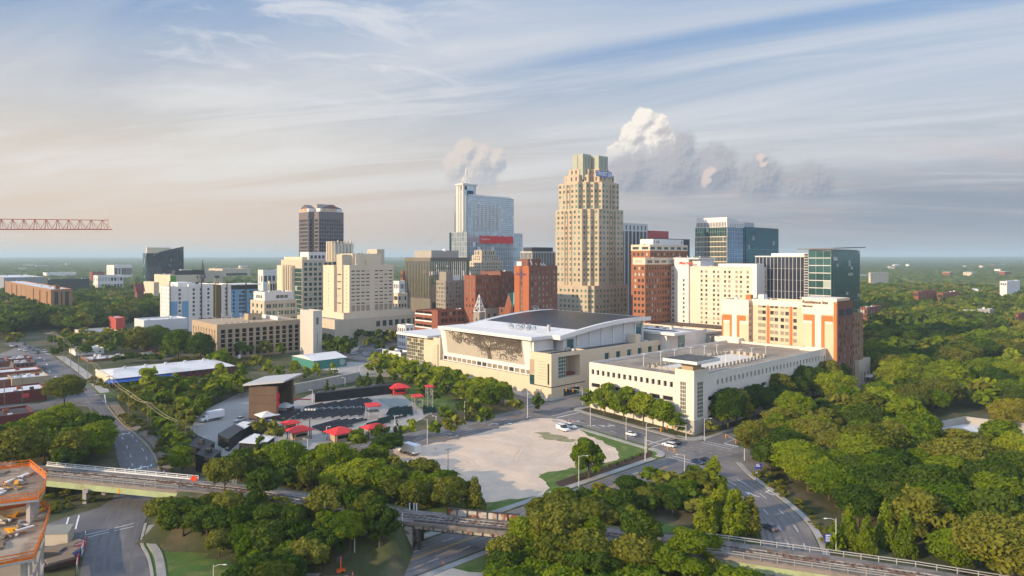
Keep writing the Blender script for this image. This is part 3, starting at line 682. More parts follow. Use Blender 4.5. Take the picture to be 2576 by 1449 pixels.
# --- tall stepped stone tower -----------------------------------------------------------------
def stepped(t, S, lo=0.):
    """square with a staircase cut out of its near corner: n steps of t"""
    n = 3; pts = [(lo, S), (lo, n*t)]
    for i in range(n): pts += [(lo+(i+1)*t, (n-i)*t), (lo+(i+1)*t, (n-i-1)*t+lo)]
    return pts+[(S, lo), (S, S)]
def tower():
    b = B('stepped_tower', 'tallest tower, tan stone with stepped setbacks, pale green crowns and a blue sign', 'skyscraper', 1487, 490, 1410, 1560)
    fl = [(z, z+2.0) for z in np.arange(6, 140, 3.84)]
    t = 4.1; zt3, zt2, zt1 = b.z(454), b.z(523.5), b.z(719.5)
    kw = dict(rows=fl, pitch=4.1, w=1.9, margin=.7, rd=.3, wm='teal_glass')
    b.mass(stepped(t, 32), zt2-.1, zt3, stone, **kw)
    b.mass([(-.6, 34.5), (-.6, 8.0), (t, 8.0), (t, 2*t-4.0), (2*t-.3, 2*t-4.0), (2*t-.3, -.6), (36.5, -.6), (36.5, 34.5)], zt1-.1, zt2, stone, **kw)
    b.mass([(-1.6, 38.5), (-1.6, 1.6), (1.6, 1.6), (1.6, -1.6), (41, -1.6), (41, 38.5)], 0, zt1, stone, **kw)
    b.mass((t+.25, 3*t-.4, t-.1+.25, 3*t-.4), zt2-.1, b.z(545), stone, rows=fl, pitch=4.1, w=1.7, rd=.3, wm='teal_glass')     # corner infill tops
    b.mass((2*t+.2, 20, .25, 12), zt2-.15, b.z(558), stone, rows=fl, pitch=4.1, w=1.7, rd=.3, wm='teal_glass')
    z4, z5 = b.z(434), b.z(418)
    b.mass([(2.2, 28), (2.2, 13.6), (7, 13.6), (7, 8.5), (12, 8.5), (12, 2.2), (29, 2.2), (29, 28)], zt3-.1, z4, stone, rows=[(zt3+1.2, zt3+4)], pitch=4.5, w=1.2, rd=.3, wm='window_glass')
    b.mass([(4.6, 26), (4.6, 15), (9.5, 15), (9.5, 10.5), (14.5, 10.5), (14.5, 4.6), (26, 4.6), (26, 26)], z4-.1, z5, stone, rows=[(z4+1, z4+3.6)], pitch=4., w=1.2, rd=.3, wm='window_glass')
    for x0, x1, y0, y1, py in ((5.2, 14.6, 12.3, 22.5, 388), (15.2, 26., 5.6, 14, 393)):
        b.box('crown', x0, x1, y0, y1, z5-8 if py == 388 else z5-.1, b.z(py, (x0+x1)/2, y0), tealst)
        b.bars('crown_slot', charcoal, Ls=[(x0, (y0+y1)/2-.2, (y0+y1)/2+.2, z5, b.z(py+2, x0, y0), .05)], Rs=[(y0, x0+(x1-x0)*k-.15, x0+(x1-x0)*k+.15, z5, b.z(py+3, x0, y0), .05) for k in (.35, .7)])
    b.box('crown', 7, 14, 17, 21.5, z5-9, z5+.6, tealst)
    brn = mat('brown_stone', (.25, .165, .11), .85, .1, .3)
    b.bars('brown_pier', brn, Ls=[(-.6, y, y+.9, zt1, zt2-1.5, .12) for y in (17.6, 21.8, 24.4)]+[(0, y, y+.9, zt2, zt3-1.5, .12) for y in (20, 23)], Rs=[(-.6, x, x+.9, zt1, zt2-1.5, .12) for x in (20, 23.5, 26)]+[(0, x, x+.9, zt2, zt3-1.5, .12) for x in (21.2, 24.2)])
    xs0, xs1 = b.fx(1499, 2), b.fx(1538, 2); zs0, zs1 = b.z(445.5, 16, 2), b.z(430.5, 16, 2)
    sp = mat('sign_blue_grey', (.20, .25, .46), .5, .05, 1.)
    sg = b.box('sign_panel', xs0, xs1, 1.6, 1.95, zs0, zs1, sp); lw = (xs1-xs0)
    text('TRUIST', (zs1-zs0)*.92, whitel, sg, (xs0+lw*.37, 1.58, (zs0+zs1)/2), ROT_R, bold=.03, sx=.86)
    cx_, cz_, r_ = xs0+lw*.86, (zs0+zs1)/2, (zs1-zs0)*.36; e = MB()
    for x0, x1, z0, z1 in ((-1, 1, .86, 1), (-1, 1, -1, -.86), (-1, -.86, -.86, .86), (.86, 1, -.86, .86), (-.5, -.34, -.6, .6), (.34, .5, -.6, .6), (-.34, -.06, -.1, .1), (.06, .34, -.1, .1), (-.06, .06, -.4, .4)):
        e.box(cx_+x0*r_, cx_+x1*r_, 1.54, 1.6, cz_+z0*r_, cz_+z1*r_)
    e.build('emblem', whitel, sg)
    MB().tube([(20, 10, b.z(393, 20, 10)), (20, 10, b.z(380, 20, 10))], .15, 4).build('antenna', metal, b.root)
    b.done()
tower()
# --- cross shaped dark tower with gables ------------------------------------------------------
def gable_tower():
    b = B('gabled_tower', 'dark brown glass tower with grey gabled top and gold lettering', 'skyscraper', 789, 690, 752, 864.5)
    S, n = 34.5, 13.; zt, zs = b.z(531), b.z(512)
    mat('taupe_grey', (.34, .31, .29), .8, .1, .3); gb = mat('mauve_stone', (.155, .13, .135), .7, .12, .3)
    fl = [(z, z+2.7) for z in np.arange(4, zt-9, 3.9)]
    L, R = b.fy(752), b.fx(864.5)
    kw = dict(rows=fl, pitch=2.7, w=2.1, margin=.4, rd=.25, wm='black_glass')
    b.mass([(-.1, L), (-.1, b.fy(776)), (b.fx(790, 10), b.fy(776)), (b.fx(790, 10), 10), (b.fx(802, 0), 10), (b.fx(802, 0), 0), (R, 0), (R, L)], 0, zt, gb, **kw)
    for nm, x0, x1, y0, y1 in (('L', 0.6, 9, b.fy(776)+.5, L-.6), ('R', b.fx(806), R-1.2, .6, 9)):
        b.box('sign_band', x0, x1, y0, y1, zt-.1, zt+3.4, pale); mb = MB(); z0, z1 = zt+3.3, zs
        if nm == 'L':
            m_ = (y0+y1)/2; mb.add([(x0, y0, z0), (x0, y1, z0), (x0, m_, z1), (26, y0, z0), (26, y1, z0), (26, m_, z1)], [(0, 2, 1), (3, 4, 5), (0, 3, 5, 2), (1, 2, 5, 4), (0, 1, 4, 3)])
        else:
            m_ = (x0+x1)/2; mb.add([(x0, y0, z0), (x1, y0, z0), (m_, y0, z1), (x0, 26, z0), (x1, 26, z0), (m_, 26, z1)], [(0, 1, 2), (3, 5, 4), (0, 2, 5, 3), (1, 4, 5, 2), (0, 3, 4, 1)])
        mb.build('gable_roof', mat('slate_grey', (.12, .13, .15), .6, .1, .3), b.root)
    b.box('roof_block', 8, R-6, 8, L-4, zt-.1, zs+.4, MATS['taupe_grey'])
    b.bars('gable_panel', brick, Ls=[(.55, (b.fy(776)+L)/2-2.5, (b.fy(776)+L)/2+2.5, zt+3.6, zt+6, .1)], Rs=[(.55, (b.fx(806)+R)/2-4, (b.fx(806)+R)/2+3, zt+3.6, zt+6.2, .1)])
    text('WELLS FARGO', 3.4, gold, b.root, ((b.fx(810.5)+b.fx(848))/2, .5, zt+1.7), ROT_R, bold=.08, fit=b.fx(848)-b.fx(810.5))
    text('WELLS FARGO', 3.4, gold, b.root, (.5, (b.fy(754)+b.fy(772))/2, zt+1.7), ROT_L, bold=.08, fit=b.fy(754)-b.fy(772))
    b.done()
gable_tower()
# --- beige office with green glass corner ----------------------------------------------------
def beige_office():
    b = B('office_building', 'beige stone office block with dark green corner windows and grey metal penthouse', 'office building', 760, 520, 707, 838)
    zt = b.z(653.5); fl = rows(4, zt-1.5, 13, .62, .2)
    b.mass((0, b.R, 0, b.L), 0, zt, beige, rows=fl, L=[], R=lambda a, c: cols(a+1, c-9, 4, 2.6)+cols(c-8, c-1, 2, 2.4), rd=.4, wm='green_glass', roof=roofg)
    yl = b.fy(742); z2 = b.z(668, 0, 8)
    b.mass((-3, -.01, yl, b.L+1), 0, z2, cream, rows=[], roof=roofg)
    b.bars('pilaster', cream, Ls=[(-3, yl+1+k*3.1, yl+2.1+k*3.1, 10, z2+.5, .9) for k in range(5)])
    b.bars('window_strip', charcoal, Ls=[(-3, yl+2.3+k*3.1, yl+3.8+k*3.1, 10, z2-1.5, .06) for k in range(4)])
    b.curtain('L', -.1, .6, yl-.2, 8, b.z(675), 3, 12, g_green, beige, .1, 0, 1.4)
    b.mass((2, 14, 4, b.L-1), zt-.1, b.z(646, 0, 12), cream, rows=[(zt+.4, zt+2.4)], pitch=2.6, w=1.2, rd=.3, wm='green_glass')
    b.mass((6, b.R, 1.5, 16), zt-.1, b.z(633.5, 6, 0), pale, rows=[(zt+.8, zt+3.4)], L=[], R=lambda a, c: cols(a+1, a+14, 4, 2.2), rd=.1, wm='window_glass', wname='louvre')
    b.done()
beige_office()
def annex():
    b = B('office_annex', 'low beige office annex with square windows in front of the green cornered office', 'office building', 665, 470, 648, 747)
    zt = b.z(757.5); fl = rows(2, zt-1.2, 5, .55, .22)
    b.mass((0, b.R, 0, 24), 0, zt, beige, rows=fl, L=lambda a, c: cols(a+1, c-1, 3, 2.6), R=lambda a, c: pairs(a+1, c-1, 5, 1.5, .3), rd=.4, wm='green_glass', roof=roofg)
    b.mass((1.5, b.R-1, 3, 22), zt-.1, b.z(735, 1, 3), pale, rows=[(zt+1.4, zt+3.6)], L=lambda a, c: cols(a+4, c-4, 3, 2.4), R=lambda a, c: cols(a+8, a+17, 3, 2.6), rd=.1, wm='window_glass', wname='louvre', roof=roofg)
    b.done()
annex()
# --- cream justice tower with slit windows ------------------------------------------------------
def justice():
    b = B('justice_tower', 'cream stone tower with rows of thin slit windows and a finned crown', 'tower', 879, 455, 823, 990)
    zt = b.z(667); fl = [(z, z+.75) for z in np.arange(b.z(775), zt-3, (zt-b.z(775)-2)/11)]
    b.mass((0, b.R, 0, 8), 0, zt, cream, rows=fl, L=lambda a, c: cols(a+2, c-2, 1, .8), R=lambda a, c: cols(a+1, a+(c-a)*.46, 4, 2.7)+cols(a+(c-a)*.55, c-.6, 4, 2.7), rd=.35, wm='window_glass', roof=roofg)
    y2 = b.fy(850); b.mass((-1, 20, 8.01, y2), 0, b.z(640, 0, 10), beige, rows=fl[1::2], L=lambda a, c: cols(a+.6, c-.6, 1, c-a-2.6), R=[], rd=.3, wm='window_glass')
    b.mass((-3, 10, y2+.01, b.L), 0, b.z(667, -3, y2), cream, rows=fl, L=lambda a, c: cols(a+1, c-1, 1, .8), R=[], rd=.3, wm='window_glass')
    b.mass((6, b.R-6, 6.5, 24), zt-2, b.z(638, 10, 6), cream, rows=[], roof=roofg)
    b.mass((b.R-9, b.R-3, 7, 20), zt-2, b.z(627, 30, 7), beige, rows=[])
    b.bars('balcony_bay', cream, Rs=[(6.5, 16, 18, zt, b.z(653, 16, 6), 1.2), (6.5, 8, 12, zt, b.z(640, 8, 6), 1.0)])
    x0, x1, y0, y1 = 2, 18, 26, 36; zb, zc = b.z(644, 4, 26), b.z(607, 4, 30)
    b.box('crown', x0, x1, y0, y1, zb-4, zc-1.5, g_pale)
    b.bars('fin', cream, Ls=[(x0, y0+k*2.5, y0+k*2.5+1, zb-4, zc, .8) for k in range(4)], Rs=[(y0, x0+.5+k*2.6, x0+1.5+k*2.6, zb-4, zc+(k % 2)*.6, .8) for k in range(6)])
    zp = b.z(800); b.mass((-14, 62, -6, 48), 0, zp, beige, rows=rows(1, zp-.6, 2, .5, .25), L=[], R=lambda a, c: cols(a+30, c-1, 9, 3.2), rd=.4, wm='blue_glass', roof=roofg)
    b.mass((-6, 48, -3, 40), zp-.5, b.z(786, 0, -3), cream, rows=[], roof=roofg)
    b.bars('base_panel', mat('taupe_panel', (.33, .27, .21), .85, .1, .3), Rs=[(0, a, a+2.7, b.z(784), b.z(769), .05) for a in [c[0] for c in cols(1, b.R*.46, 4, 2.7)+cols(b.R*.55, b.R-.6, 4, 2.7)]])
    b.done()
justice()
def dark_office():
    b = B('office_building', 'dark grey office block of close vertical concrete fins with a low pale penthouse', 'office building', 1083, 545, 1019, 1181)
    zt = b.z(648); dk = mat('dark_concrete', (.165, .145, .115), .85, .12, .2, streak=True); zb = b.z(752)
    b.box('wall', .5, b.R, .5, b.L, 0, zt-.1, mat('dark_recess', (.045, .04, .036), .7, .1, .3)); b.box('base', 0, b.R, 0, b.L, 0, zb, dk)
    nl, nr = 17, 19
    b.bars('fin', dk, Ls=[(.5, a, a+.95, zb, zt-3, .5) for a in np.linspace(.0, b.L-1, nl)], Rs=[(.5, a, a+1., zb, zt-3, .5) for a in np.linspace(.0, b.R-1, nr)])
    b.box('cornice', -.3, b.R+.3, -.3, b.L+.3, zt-3.1, zt, dk)
    b.box('penthouse', 6, b.R-6, 7, b.L-5, zt-.1, b.z(630, 6, 7), mat('taupe_metal', (.36, .33, .29), .7, .1, .3))
    MB().tube([(9, 18, zt+4), (9, 18, b.z(583, 9, 18))], .35, 5, .12).build('mast', metal, b.root)
    MB().lathe([(.3, 0), (1.6, .8), (1.8, 1.8), (1.2, 3), (.2, 3.4)], 10, (20, 8, zt+4)).build('radome', whitew, b.root)
    MB().lathe([(0.05, 0), (2.2, .02), (2.2, .3), (0.05, .35)], 14, (0, 0, 0)).build('emblem', charcoal, b.root).location = (b.R*.2, -.2, zb-6)
    b.root.children[-1].rotation_euler = (math.pi/2, 0, 0)
    b.done()
dark_office()
def old_grey():
    b = B('office_building', 'small old grey stone office block with a square stair tower on its roof', 'office building', 1121, 472, 1097, 1169)
    zt = b.z(706); fl = rows(3, zt-1, 13, .5, .25)
    b.mass((0, b.R, 0, b.L), 0, zt, greyb, rows=fl, pitch=2.7, w=1.15, margin=.8, rd=.3, wm='curtained_window', roof=roofg)  # grey wall colour takes in the shade that covers both faces
    b.mass((2, 8, 2, b.L-1), zt-.1, b.z(684, 2, 2), greyb); b.mass((8.5, 15, 3, b.L-2), zt-.1, b.z(694, 9, 2), pale); b.done()
old_grey()
def brick_hotel():
    b = B('brick_hotel', 'old red brick hotel block with small white windows beside the grey office', 'hotel', 1196, 447, 1168, 1257)
    zt = b.z(693); fl = rows(3, zt-1.5, 10, .5, .25)
    b.mass((0, b.R, 0, b.L), 0, zt, brick, rows=fl, L=lambda a, c: cols(a+1, c-1, 3, 1.1), R=lambda a, c: cols(a+1, c-1, 9, 1.1), rd=.25, wm='curtained_window', roof=roofw)
    x1 = b.fx(1283, 2); b.mass((b.R+.01, x1, -1, 20), 0, b.z(683, b.R, 0), brick2, rows=fl, L=[], pitch=3, w=1.1, rd=.25, wm='curtained_window', roof=roofg); b.done()
    for k in range(2): pass
brick_hotel()
def deco():
    b = B('art_deco_tower', 'beige art deco tower with a stepped crown in front of the glass tower', 'tower', 1211, 600, 1181, 1265)
    zt = b.z(657); fl = rows(4, zt-1, 17, .52, .22)
    b.mass((0, b.R, 0, b.L), 0, zt, beige, rows=fl, pitch=2.7, w=1.1, rd=.3, wm='window_glass')
    z2 = b.z(642); b.mass((1.5, b.R-3, 1.5, b.L-1.5), zt-.1, z2, beige, rows=[(zt+.8, zt+2.4), (zt+3.2, z2-.6)], pitch=2.7, w=1.1, rd=.3, wm='window_glass')
    z3 = b.z(629.5); b.mass((3, b.R-6, 3, b.L-3), z2-.1, z3, beige, rows=[(z2+.5, z3-.9)], pitch=2.4, w=1.1, rd=.3, wm='window_glass')
    b.bars('pinnacle', beige, Ls=[(3, a, a+.7, zt, z3+.9, .4) for a in (4, 8)], Rs=[(3, a, a+.7, z2-2, z3+.9, .4) for a in (5, 10, 15)]); b.done()
deco()
# --- glass tower with spire -------------------------------------------------------------------
def glass_tower():
    b = B('glass_tower', 'pale blue glass tower with a lattice spire and a red banner on its lower block', 'skyscraper', 1165, 690, 1148.5, 1197)
    zt = b.z(465); sh = mat('pale_metal_panel', (.60, .58, .52), .5, .06, .3)
    b.box('shaft', 0, b.R, 0, b.L, 0, zt, g_pale)
    b.bars('pilaster', sh, Ls=[(0, a, a+1.6, 0, zt, .5) for a in (0, b.L*.36, b.L*.66, b.L-1.6)], Rs=[(0, a, a+1.2, b.z(580), zt, .5) for a in (0, b.R-1.2)])
    b.box('crown_slab', -1.2, b.R+1.2, -1.2, b.L+1.2, zt, zt+1.6, sh); b.bars('louvre', charcoal, Rs=[(0, 2, 5, zt-4.5, zt-1, .05)], Ls=[(0, 1.5, b.L*.6, zt-4.5, zt-1, .05)])
    cx_, cy_ = b.R*.5, b.L*.5; sp = MB(); zb, zm, ze = zt+1.6, b.z(428, cx_, cy_), b.z(405, cx_, cy_)
    for q in range(4):
        a = math.pi/4+q*math.pi/2; a2 = a+math.pi/2
        p = lambda w, k: (cx_+math.cos(w)*5.6*(1-k)**1.25+math.cos(w)*.3, cy_+math.sin(w)*5.6*(1-k)**1.25+math.sin(w)*.3, zb+(zm-zb)*k)
        for k in range(6): sp.tube([p(a, k/6), p(a, (k+1)/6)], .26, 4); sp.tube([p(a, k/6), p(a2, k/6)], .16, 4); sp.tube([p(a, k/6), p(a2, (k+1)/6)], .12, 4)
    sp.lathe([(.9, zm-1), (.9, zm+1)], 8, (cx_, cy_, 0)); sp.tube([(cx_, cy_, zm), (cx_, cy_, ze)], .3, 5, .08); sp.build('spire', white, b.root)
    xs = b.R*.52; sg = b.box('sign_panel', b.fx(1175.5), b.fx(1190), -.75, -.5, b.z(495), b.z(478), navy); xm = (b.fx(1175.5)+b.fx(1190))/2
    text('PNC', 3.2, whitel, sg, (xm, -.8, b.z(491)), ROT_R, bold=.05); MB().lathe([(.02, 0), (1.5, 0), (1.5, .1), (.02, .12)], 3).build('emblem', orange, sg).location = (xm, -.78, b.z(484.5)); bpy.data.objects['emblem'].rotation_euler = (0, 0, 0)
    # residential slab
    x0, x1, y0 = b.fx(1172, -3), b.fx(1292, -3), -3; zt2, zl = b.z(491, x0, y0), b.z(584, x0, y0)
    sl2 = b.box('slab_block', x0, x1, y0, 16, 0, zt2, g_pale); b.curtain('R', y0-.12, x0+3, x1, zl, zt2-2, 20, 17, g_pale, pale, .1, .6, 1.4, parent=sl2)
    b.bars('balcony', pale, parent=sl2, Rs=[(y0-.2, x0+10+i*5.3, x0+13.2+i*5.3, z, z+.9, 1.2) for z in np.linspace(zl+3, zt2-9, 14) for i in range(7)])
    b.box('roof_block', x0+8, x1-2, -1, 10, zt2-.1, zt2+1.6, pale)
    # lower office block
    X0, X1, Y0 = b.fx(1199, -9), b.fx(1314, -9), -9; lb = b.box('office_block', -2, X1, Y0, 20, 0, zl, g_green); b.curtain('R', Y0-.12, -1, X1, 10, zl, 24, 15, g_pale, pale, .12, .8, 1., parent=lb)
    b.curtain('L', -2.12, Y0, 16, 10, zl, 6, 15, g_pale, pale, .12, .8, .8, parent=lb)
    bx0, bx1 = b.fx(1206, Y0), b.fx(1290, Y0); bz0, bz1 = b.z(612, bx0, Y0), b.z(593, bx0, Y0)
    bn = MB(); n = 16
    for i in range(n):
        f = lambda k: .5*math.sin(k*1.7)
        xa, xb = bx0+(bx1-bx0)*i/n, bx0+(bx1-bx0)*(i+1)/n
        bn.add([(xa, Y0-.6, bz0+f(i)), (xb, Y0-.6, bz0+f(i+1)), (xb, Y0-.6, bz1+f(i+2)), (xa, Y0-.6, bz1+f(i+1)), (xa, Y0-.4, bz0+f(i)), (xb, Y0-.4, bz0+f(i+1)), (xb, Y0-.4, bz1+f(i+2)), (xa, Y0-.4, bz1+f(i+1))], [(0, 1, 2, 3), (7, 6, 5, 4), (3, 2, 6, 7), (0, 4, 5, 1)])
    bo = bn.build('banner', redp, lb); s_ = MB(); 
    pts = [(bx0+2+k*.62, Y0-.7, (bz0+bz1)/2+.2+1.1*math.sin(k*1.9)*(1-k/30)) for k in range(20)]; s_.tube(pts, .2, 4); s_.build('script_lettering', whitel, bo)
    b.done()
glass_tower()
# --- brick hotel with dishes, dark block behind ------------------------------------------------
def brick_tower():
    b = B('brick_hotel', 'brick hotel tower with a sunlit orange end wall and satellite dishes on its roof', 'hotel', 1331, 428, 1294, 1402)
    zt = b.z(669); ob = mat('orange_brick', (.36, .115, .05), .9, .1, .5)
    fl = rows(4, zt-2, 13, .55, .2)
    w = b.mass((0, b.R, 0, b.L), 0, zt, brick2, rows=fl, L=lambda a, c: cols(a+b.L*.42, a+b.L*.62, 1, 1.1), R=lambda a, c: cols(a+1, c-1, 7, 1.6), rd=.25, wm='curtained_window', roof=roofg)
    b.bars('end_wall', ob, w, Ls=[(-.02, .05, b.L*.42, 0, zt, .15), (-.02, b.L*.63, b.L-.05, 0, zt, .15)])  # end wall more orange than the other brick: sunlight put into its colour
    b.mass((2, 14, 3, b.L-2), zt-.1, b.z(652, 2, 3), brick2); b.mass((1, 4, 8, b.L-1), zt-.1, b.z(658, 1, 8), whitew)
    text('Sheraton', 2.3, mat('mauve_letter', (.10, .06, .16), .6, .1, 1.), b.root, (-.25, (b.fy(1299)+b.fy(1324))/2, b.z(689.5, 0, 10)), ROT_L, bold=.06, fit=b.fy(1299)-b.fy(1324))
    for i, (px, py, r) in enumerate(((1336, 664, 1.9), (1348, 665, .8), (1360, 664, .9), (1367, 665, .8))):
        x = b.fx(px, 1.5); m_ = MB(); m_.lathe([(.05, .35), (r*.5, .12), (r, -.1), (r*.96, -.16), (.05, .2)], 12); o = m_.build('dish', white, b.root, (x, 1.2, zt+r+.3)); o.rotation_euler = (math.radians(70), 0, .6); MB().tube([(x, 1.5, zt), (x, 1.4, zt+r+.3)], .15, 4).build('dish_post', metal, b.root)
    b.done()
    b = B('office_building', 'black ribbed office block with a dark roof box behind the brick hotel tower', 'office building', 1338, 575, 1310, 1410)
    zt = b.z(635); b.box('wall', 0, b.R, 0, b.L, 0, zt, charcoal); b.bars('rib', pale, Ls=[(0, a, a+.35, 0, zt, .3) for a in np.linspace(.2, b.L-.6, 9)], Rs=[(0, a, a+.35, 0, zt, .3) for a in np.linspace(.2, b.R-.6, 19)])
    b.box('cornice', -.3, b.R, -.3, b.L, zt, zt+.7, pale); b.box('roof_box', 3, b.fx(1391, 3), 3, b.L, zt+.6, b.z(622, 3, 3), charcoal)
brick_tower()
def striped():
    b = B('striped_tower', 'black and white vertically striped office tower beside the tallest tower', 'office tower', 1560, 560, 1540, 1629)
    zt = b.z(560); w = mat('white_concrete', (.56, .56, .56), .7, .06, .2)
    b.box('wall', .4, b.R-.4, .4, b.L, 0, zt-.1, g_black); z1 = b.z(579)
    b.bars('pier', w, Rs=[(.4, a, a+1.1, 0, z1, .5) for a in np.linspace(.4, b.R-1.5, 8)], Ls=[(.4, a, a+1.1, 0, z1, .5) for a in np.linspace(.4, b.L-1.5, 3)])
    b.mass((0, b.R, 0, b.L), z1-.5, zt, w, rows=[(z1+.8, z1+4.4)], R=lambda a, c: cols(a+.4, c-.4, 7, 2.), L=[], rd=.5, wm='window_glass'); b.done()
    b = B('office_building', 'dark grey block with a big plain red rooftop box behind the striped tower', 'office building', 1606, 640, 1590, 1735)
    zt = b.z(600); b.box('wall', 0, b.R, 0, 20, 0, zt, charcoal); b.box('roof_slab', -.4, b.R+.4, -.4, 20, zt, zt+.7, charcoal); b.box('roof_box', 2, b.fx(1682, 3), 3, 14, zt+.6, b.z(578.5, 2, 3), mat('faded_red', (.45, .085, .085), .7, .06, .2))
striped()
def brick_cream():
    b = B('office_building', 'stepped orange brick and cream office block with ribbon windows behind the white hotel', 'office building', 1623, 450, 1616, 1760)
    zt, z0 = b.z(648), 0; ob = mat('warm_brick', (.30, .12, .062), .9, .12, .4)
    fl = rows(6, zt-5, 12, .5, .25)
    b.mass((0, b.R, 0, 10), 0, zt-4.6, ob, rows=fl, pitch=3.1, w=1.7, margin=.6, rd=.35, wm='window_glass')
    b.mass((-.15, b.R, -.15, 10), zt-4.7, zt, cream, rows=[(zt-3.6, zt-1.8)], pitch=8, w=5.4, margin=.6, rd=.4, wm='window_glass', roof=roofg)
    x0 = b.fx(1635, 10); zu = b.z(615, x0, 10); b.mass((x0, b.R, 10.01, 26), 0, zu-4.2, ob, rows=rows(6, zu-4.6, 14, .5, .25), L=lambda a, c: cols(a+1, c-1, 4, 1.7), R=lambda a, c: cols(a+1, c-1, 12, 1.7), rd=.35, wm='window_glass')
    b.mass((x0-.15, b.R, 9.9, 26), zu-4.3, zu, cream, rows=[(zu-3.4, zu-1.6)], pitch=8, w=5.4, margin=.6, rd=.4, wm='window_glass', roof=roofg)
    b.mass((x0+8, b.R-1, 13, 24), zu-.1, b.z(601, x0+8, 13), whitew, rows=[(zu+1, zu+3)], R=lambda a, c: [(a+1, a+2), (a+4, a+5.2), (a+6, a+7.2), (c-3, c-1.6)], L=[], rd=.3, wm='window_glass'); b.done()
brick_cream()
def glass_office():
    b = B('glass_office_tower', 'blue glass office tower with a slanting white top and gridded sunlit face', 'office tower', 1829, 545, 1749, 1955)
    xk = b.fx(1873); zt = b.z(571, xk, 0); zc = b.z(571); zq = b.z(595); fr = mat('cream_frame', (.62, .52, .38), .7, .05, .3)
    b.box('wall', .3, b.R, .3, b.L, 0, zc-.2, g_blue)
    b.curtain('L', .1, .3, b.L, 20, zq, 22, 14, g_blue, fr, .45, 1.2, 3.2); b.curtain('L', .1, .3, b.L, zq+.3, zc, 14, 2, g_green, pale, .1, .5, .5)
    b.curtain('R', .1, .3, xk, 20, zc, 7, 18, glass('sky_glass', (.20, .30, .42), .04, .8, 0, var=.2), pale, .06, .4, .4); b.curtain('R', -1.2, xk, b.R, 15, zt, 16, 19, g_blue, g_blue, .05, .3, .8)
    b.box('wing', xk, b.R, -1.1, b.L*.4, 0, zt-.1, g_blue)
    pr = MB(); z1a, z1b = b.z(546), b.z(560, xk, 0)
    pr.prism([(0, 0), (xk, 0), (xk, b.L), (0, b.L-1)], zc, lambda x, y: z1a+(z1b-z1a)*x/xk); pr.build('crown', whitew, b.root)
    b.bars('louvre', charcoal, Ls=[(0, a, a+.7, zc+.4, zc+4., .05) for a in np.linspace(1, b.L-2, 20)], Rs=[(0, a, a+.5, zc+.4, zc+3., .05) for a in np.linspace(5, xk-1, 9)])
    b.box('penthouse', xk+1, b.fx(1900, 4), 5, 16, zt-.1, zt+4.4, metal)
    MB().tube([(xk+9, 8, zt+4), (xk+9, 8, zt+6)], .9, 6).build('vent', metal, b.root); b.done()
glass_office()
def green_office():
    b = B('glass_office_building', 'teal glass office block under a thin slanted roof, with a black glass wing', 'office building', 2091, 405, 2034, 2163)
    zt = b.z(630); b.box('wall', .3, b.R, .3, b.L, 0, zt, g_green)
    b.curtain('L', .1, .2, b.L, 10, zt, 3, 13, g_green, pale, .12, .5, 2.2); b.curtain('R', .1, .2, b.R, 10, zt, 12, 30, g_green, MATS['green_glass'], .05, .3, .5)
    r = MB(); x0, x1 = -3, b.fx(2176, -2)
    r.prism([(x0, -2.5), (x1, -2.5), (x1, b.L+6), (x0, b.L+6)], lambda x, y: zt+.6+max(0, 6-y)*.05+x*.02, lambda x, y: zt+1.2+max(0, 6-y)*.05+x*.02); r.build('roof', mat('dark_zinc', (.16, .15, .15), .5, .1, .3), b.root)
    b.box('clerestory', 1, b.R-1, 1, b.L, zt-.05, zt+.7, cream)
    sg = b.box('sign_panel', b.fx(2096), b.fx(2106), -.25, -.02, b.z(655), b.z(646), metal); b.bars('emblem', whitel, sg, Rs=[(-.26, b.fx(2096)+.3, b.fx(2096)+.9, b.z(654.5), b.z(646.5), .05), (-.26, b.fx(2096)+1.1, b.fx(2105), b.z(654.5), b.z(652), .05)])
    y0, y1 = b.L, b.fy(1901); z2 = b.z(646, 0, y0); xw = .6
    wg = b.box('black_wing', xw, 26, y0+2.6, y1, 0, z2, g_black); b.curtain('L', xw-.12, y0+2.6, y1, 8, z2-.3, 13, 8, g_black, whitew, .3, 1.3, .4, parent=wg); b.box('roof_slab', xw-.6, 26.4, y0+2, y1+.5, z2, z2+.6, whitew, wg)
    b.curtain('L', -.1, y0, y0+2.5, 10, z2+2, 1, 36, charcoal, whitew, .2, 1., 1.6, parent=wg)
    b.mass((5, 24, y0+4, y1-8), z2, b.z(637, 5, y0+4), whitew, rows=[]); b.done()
green_office()
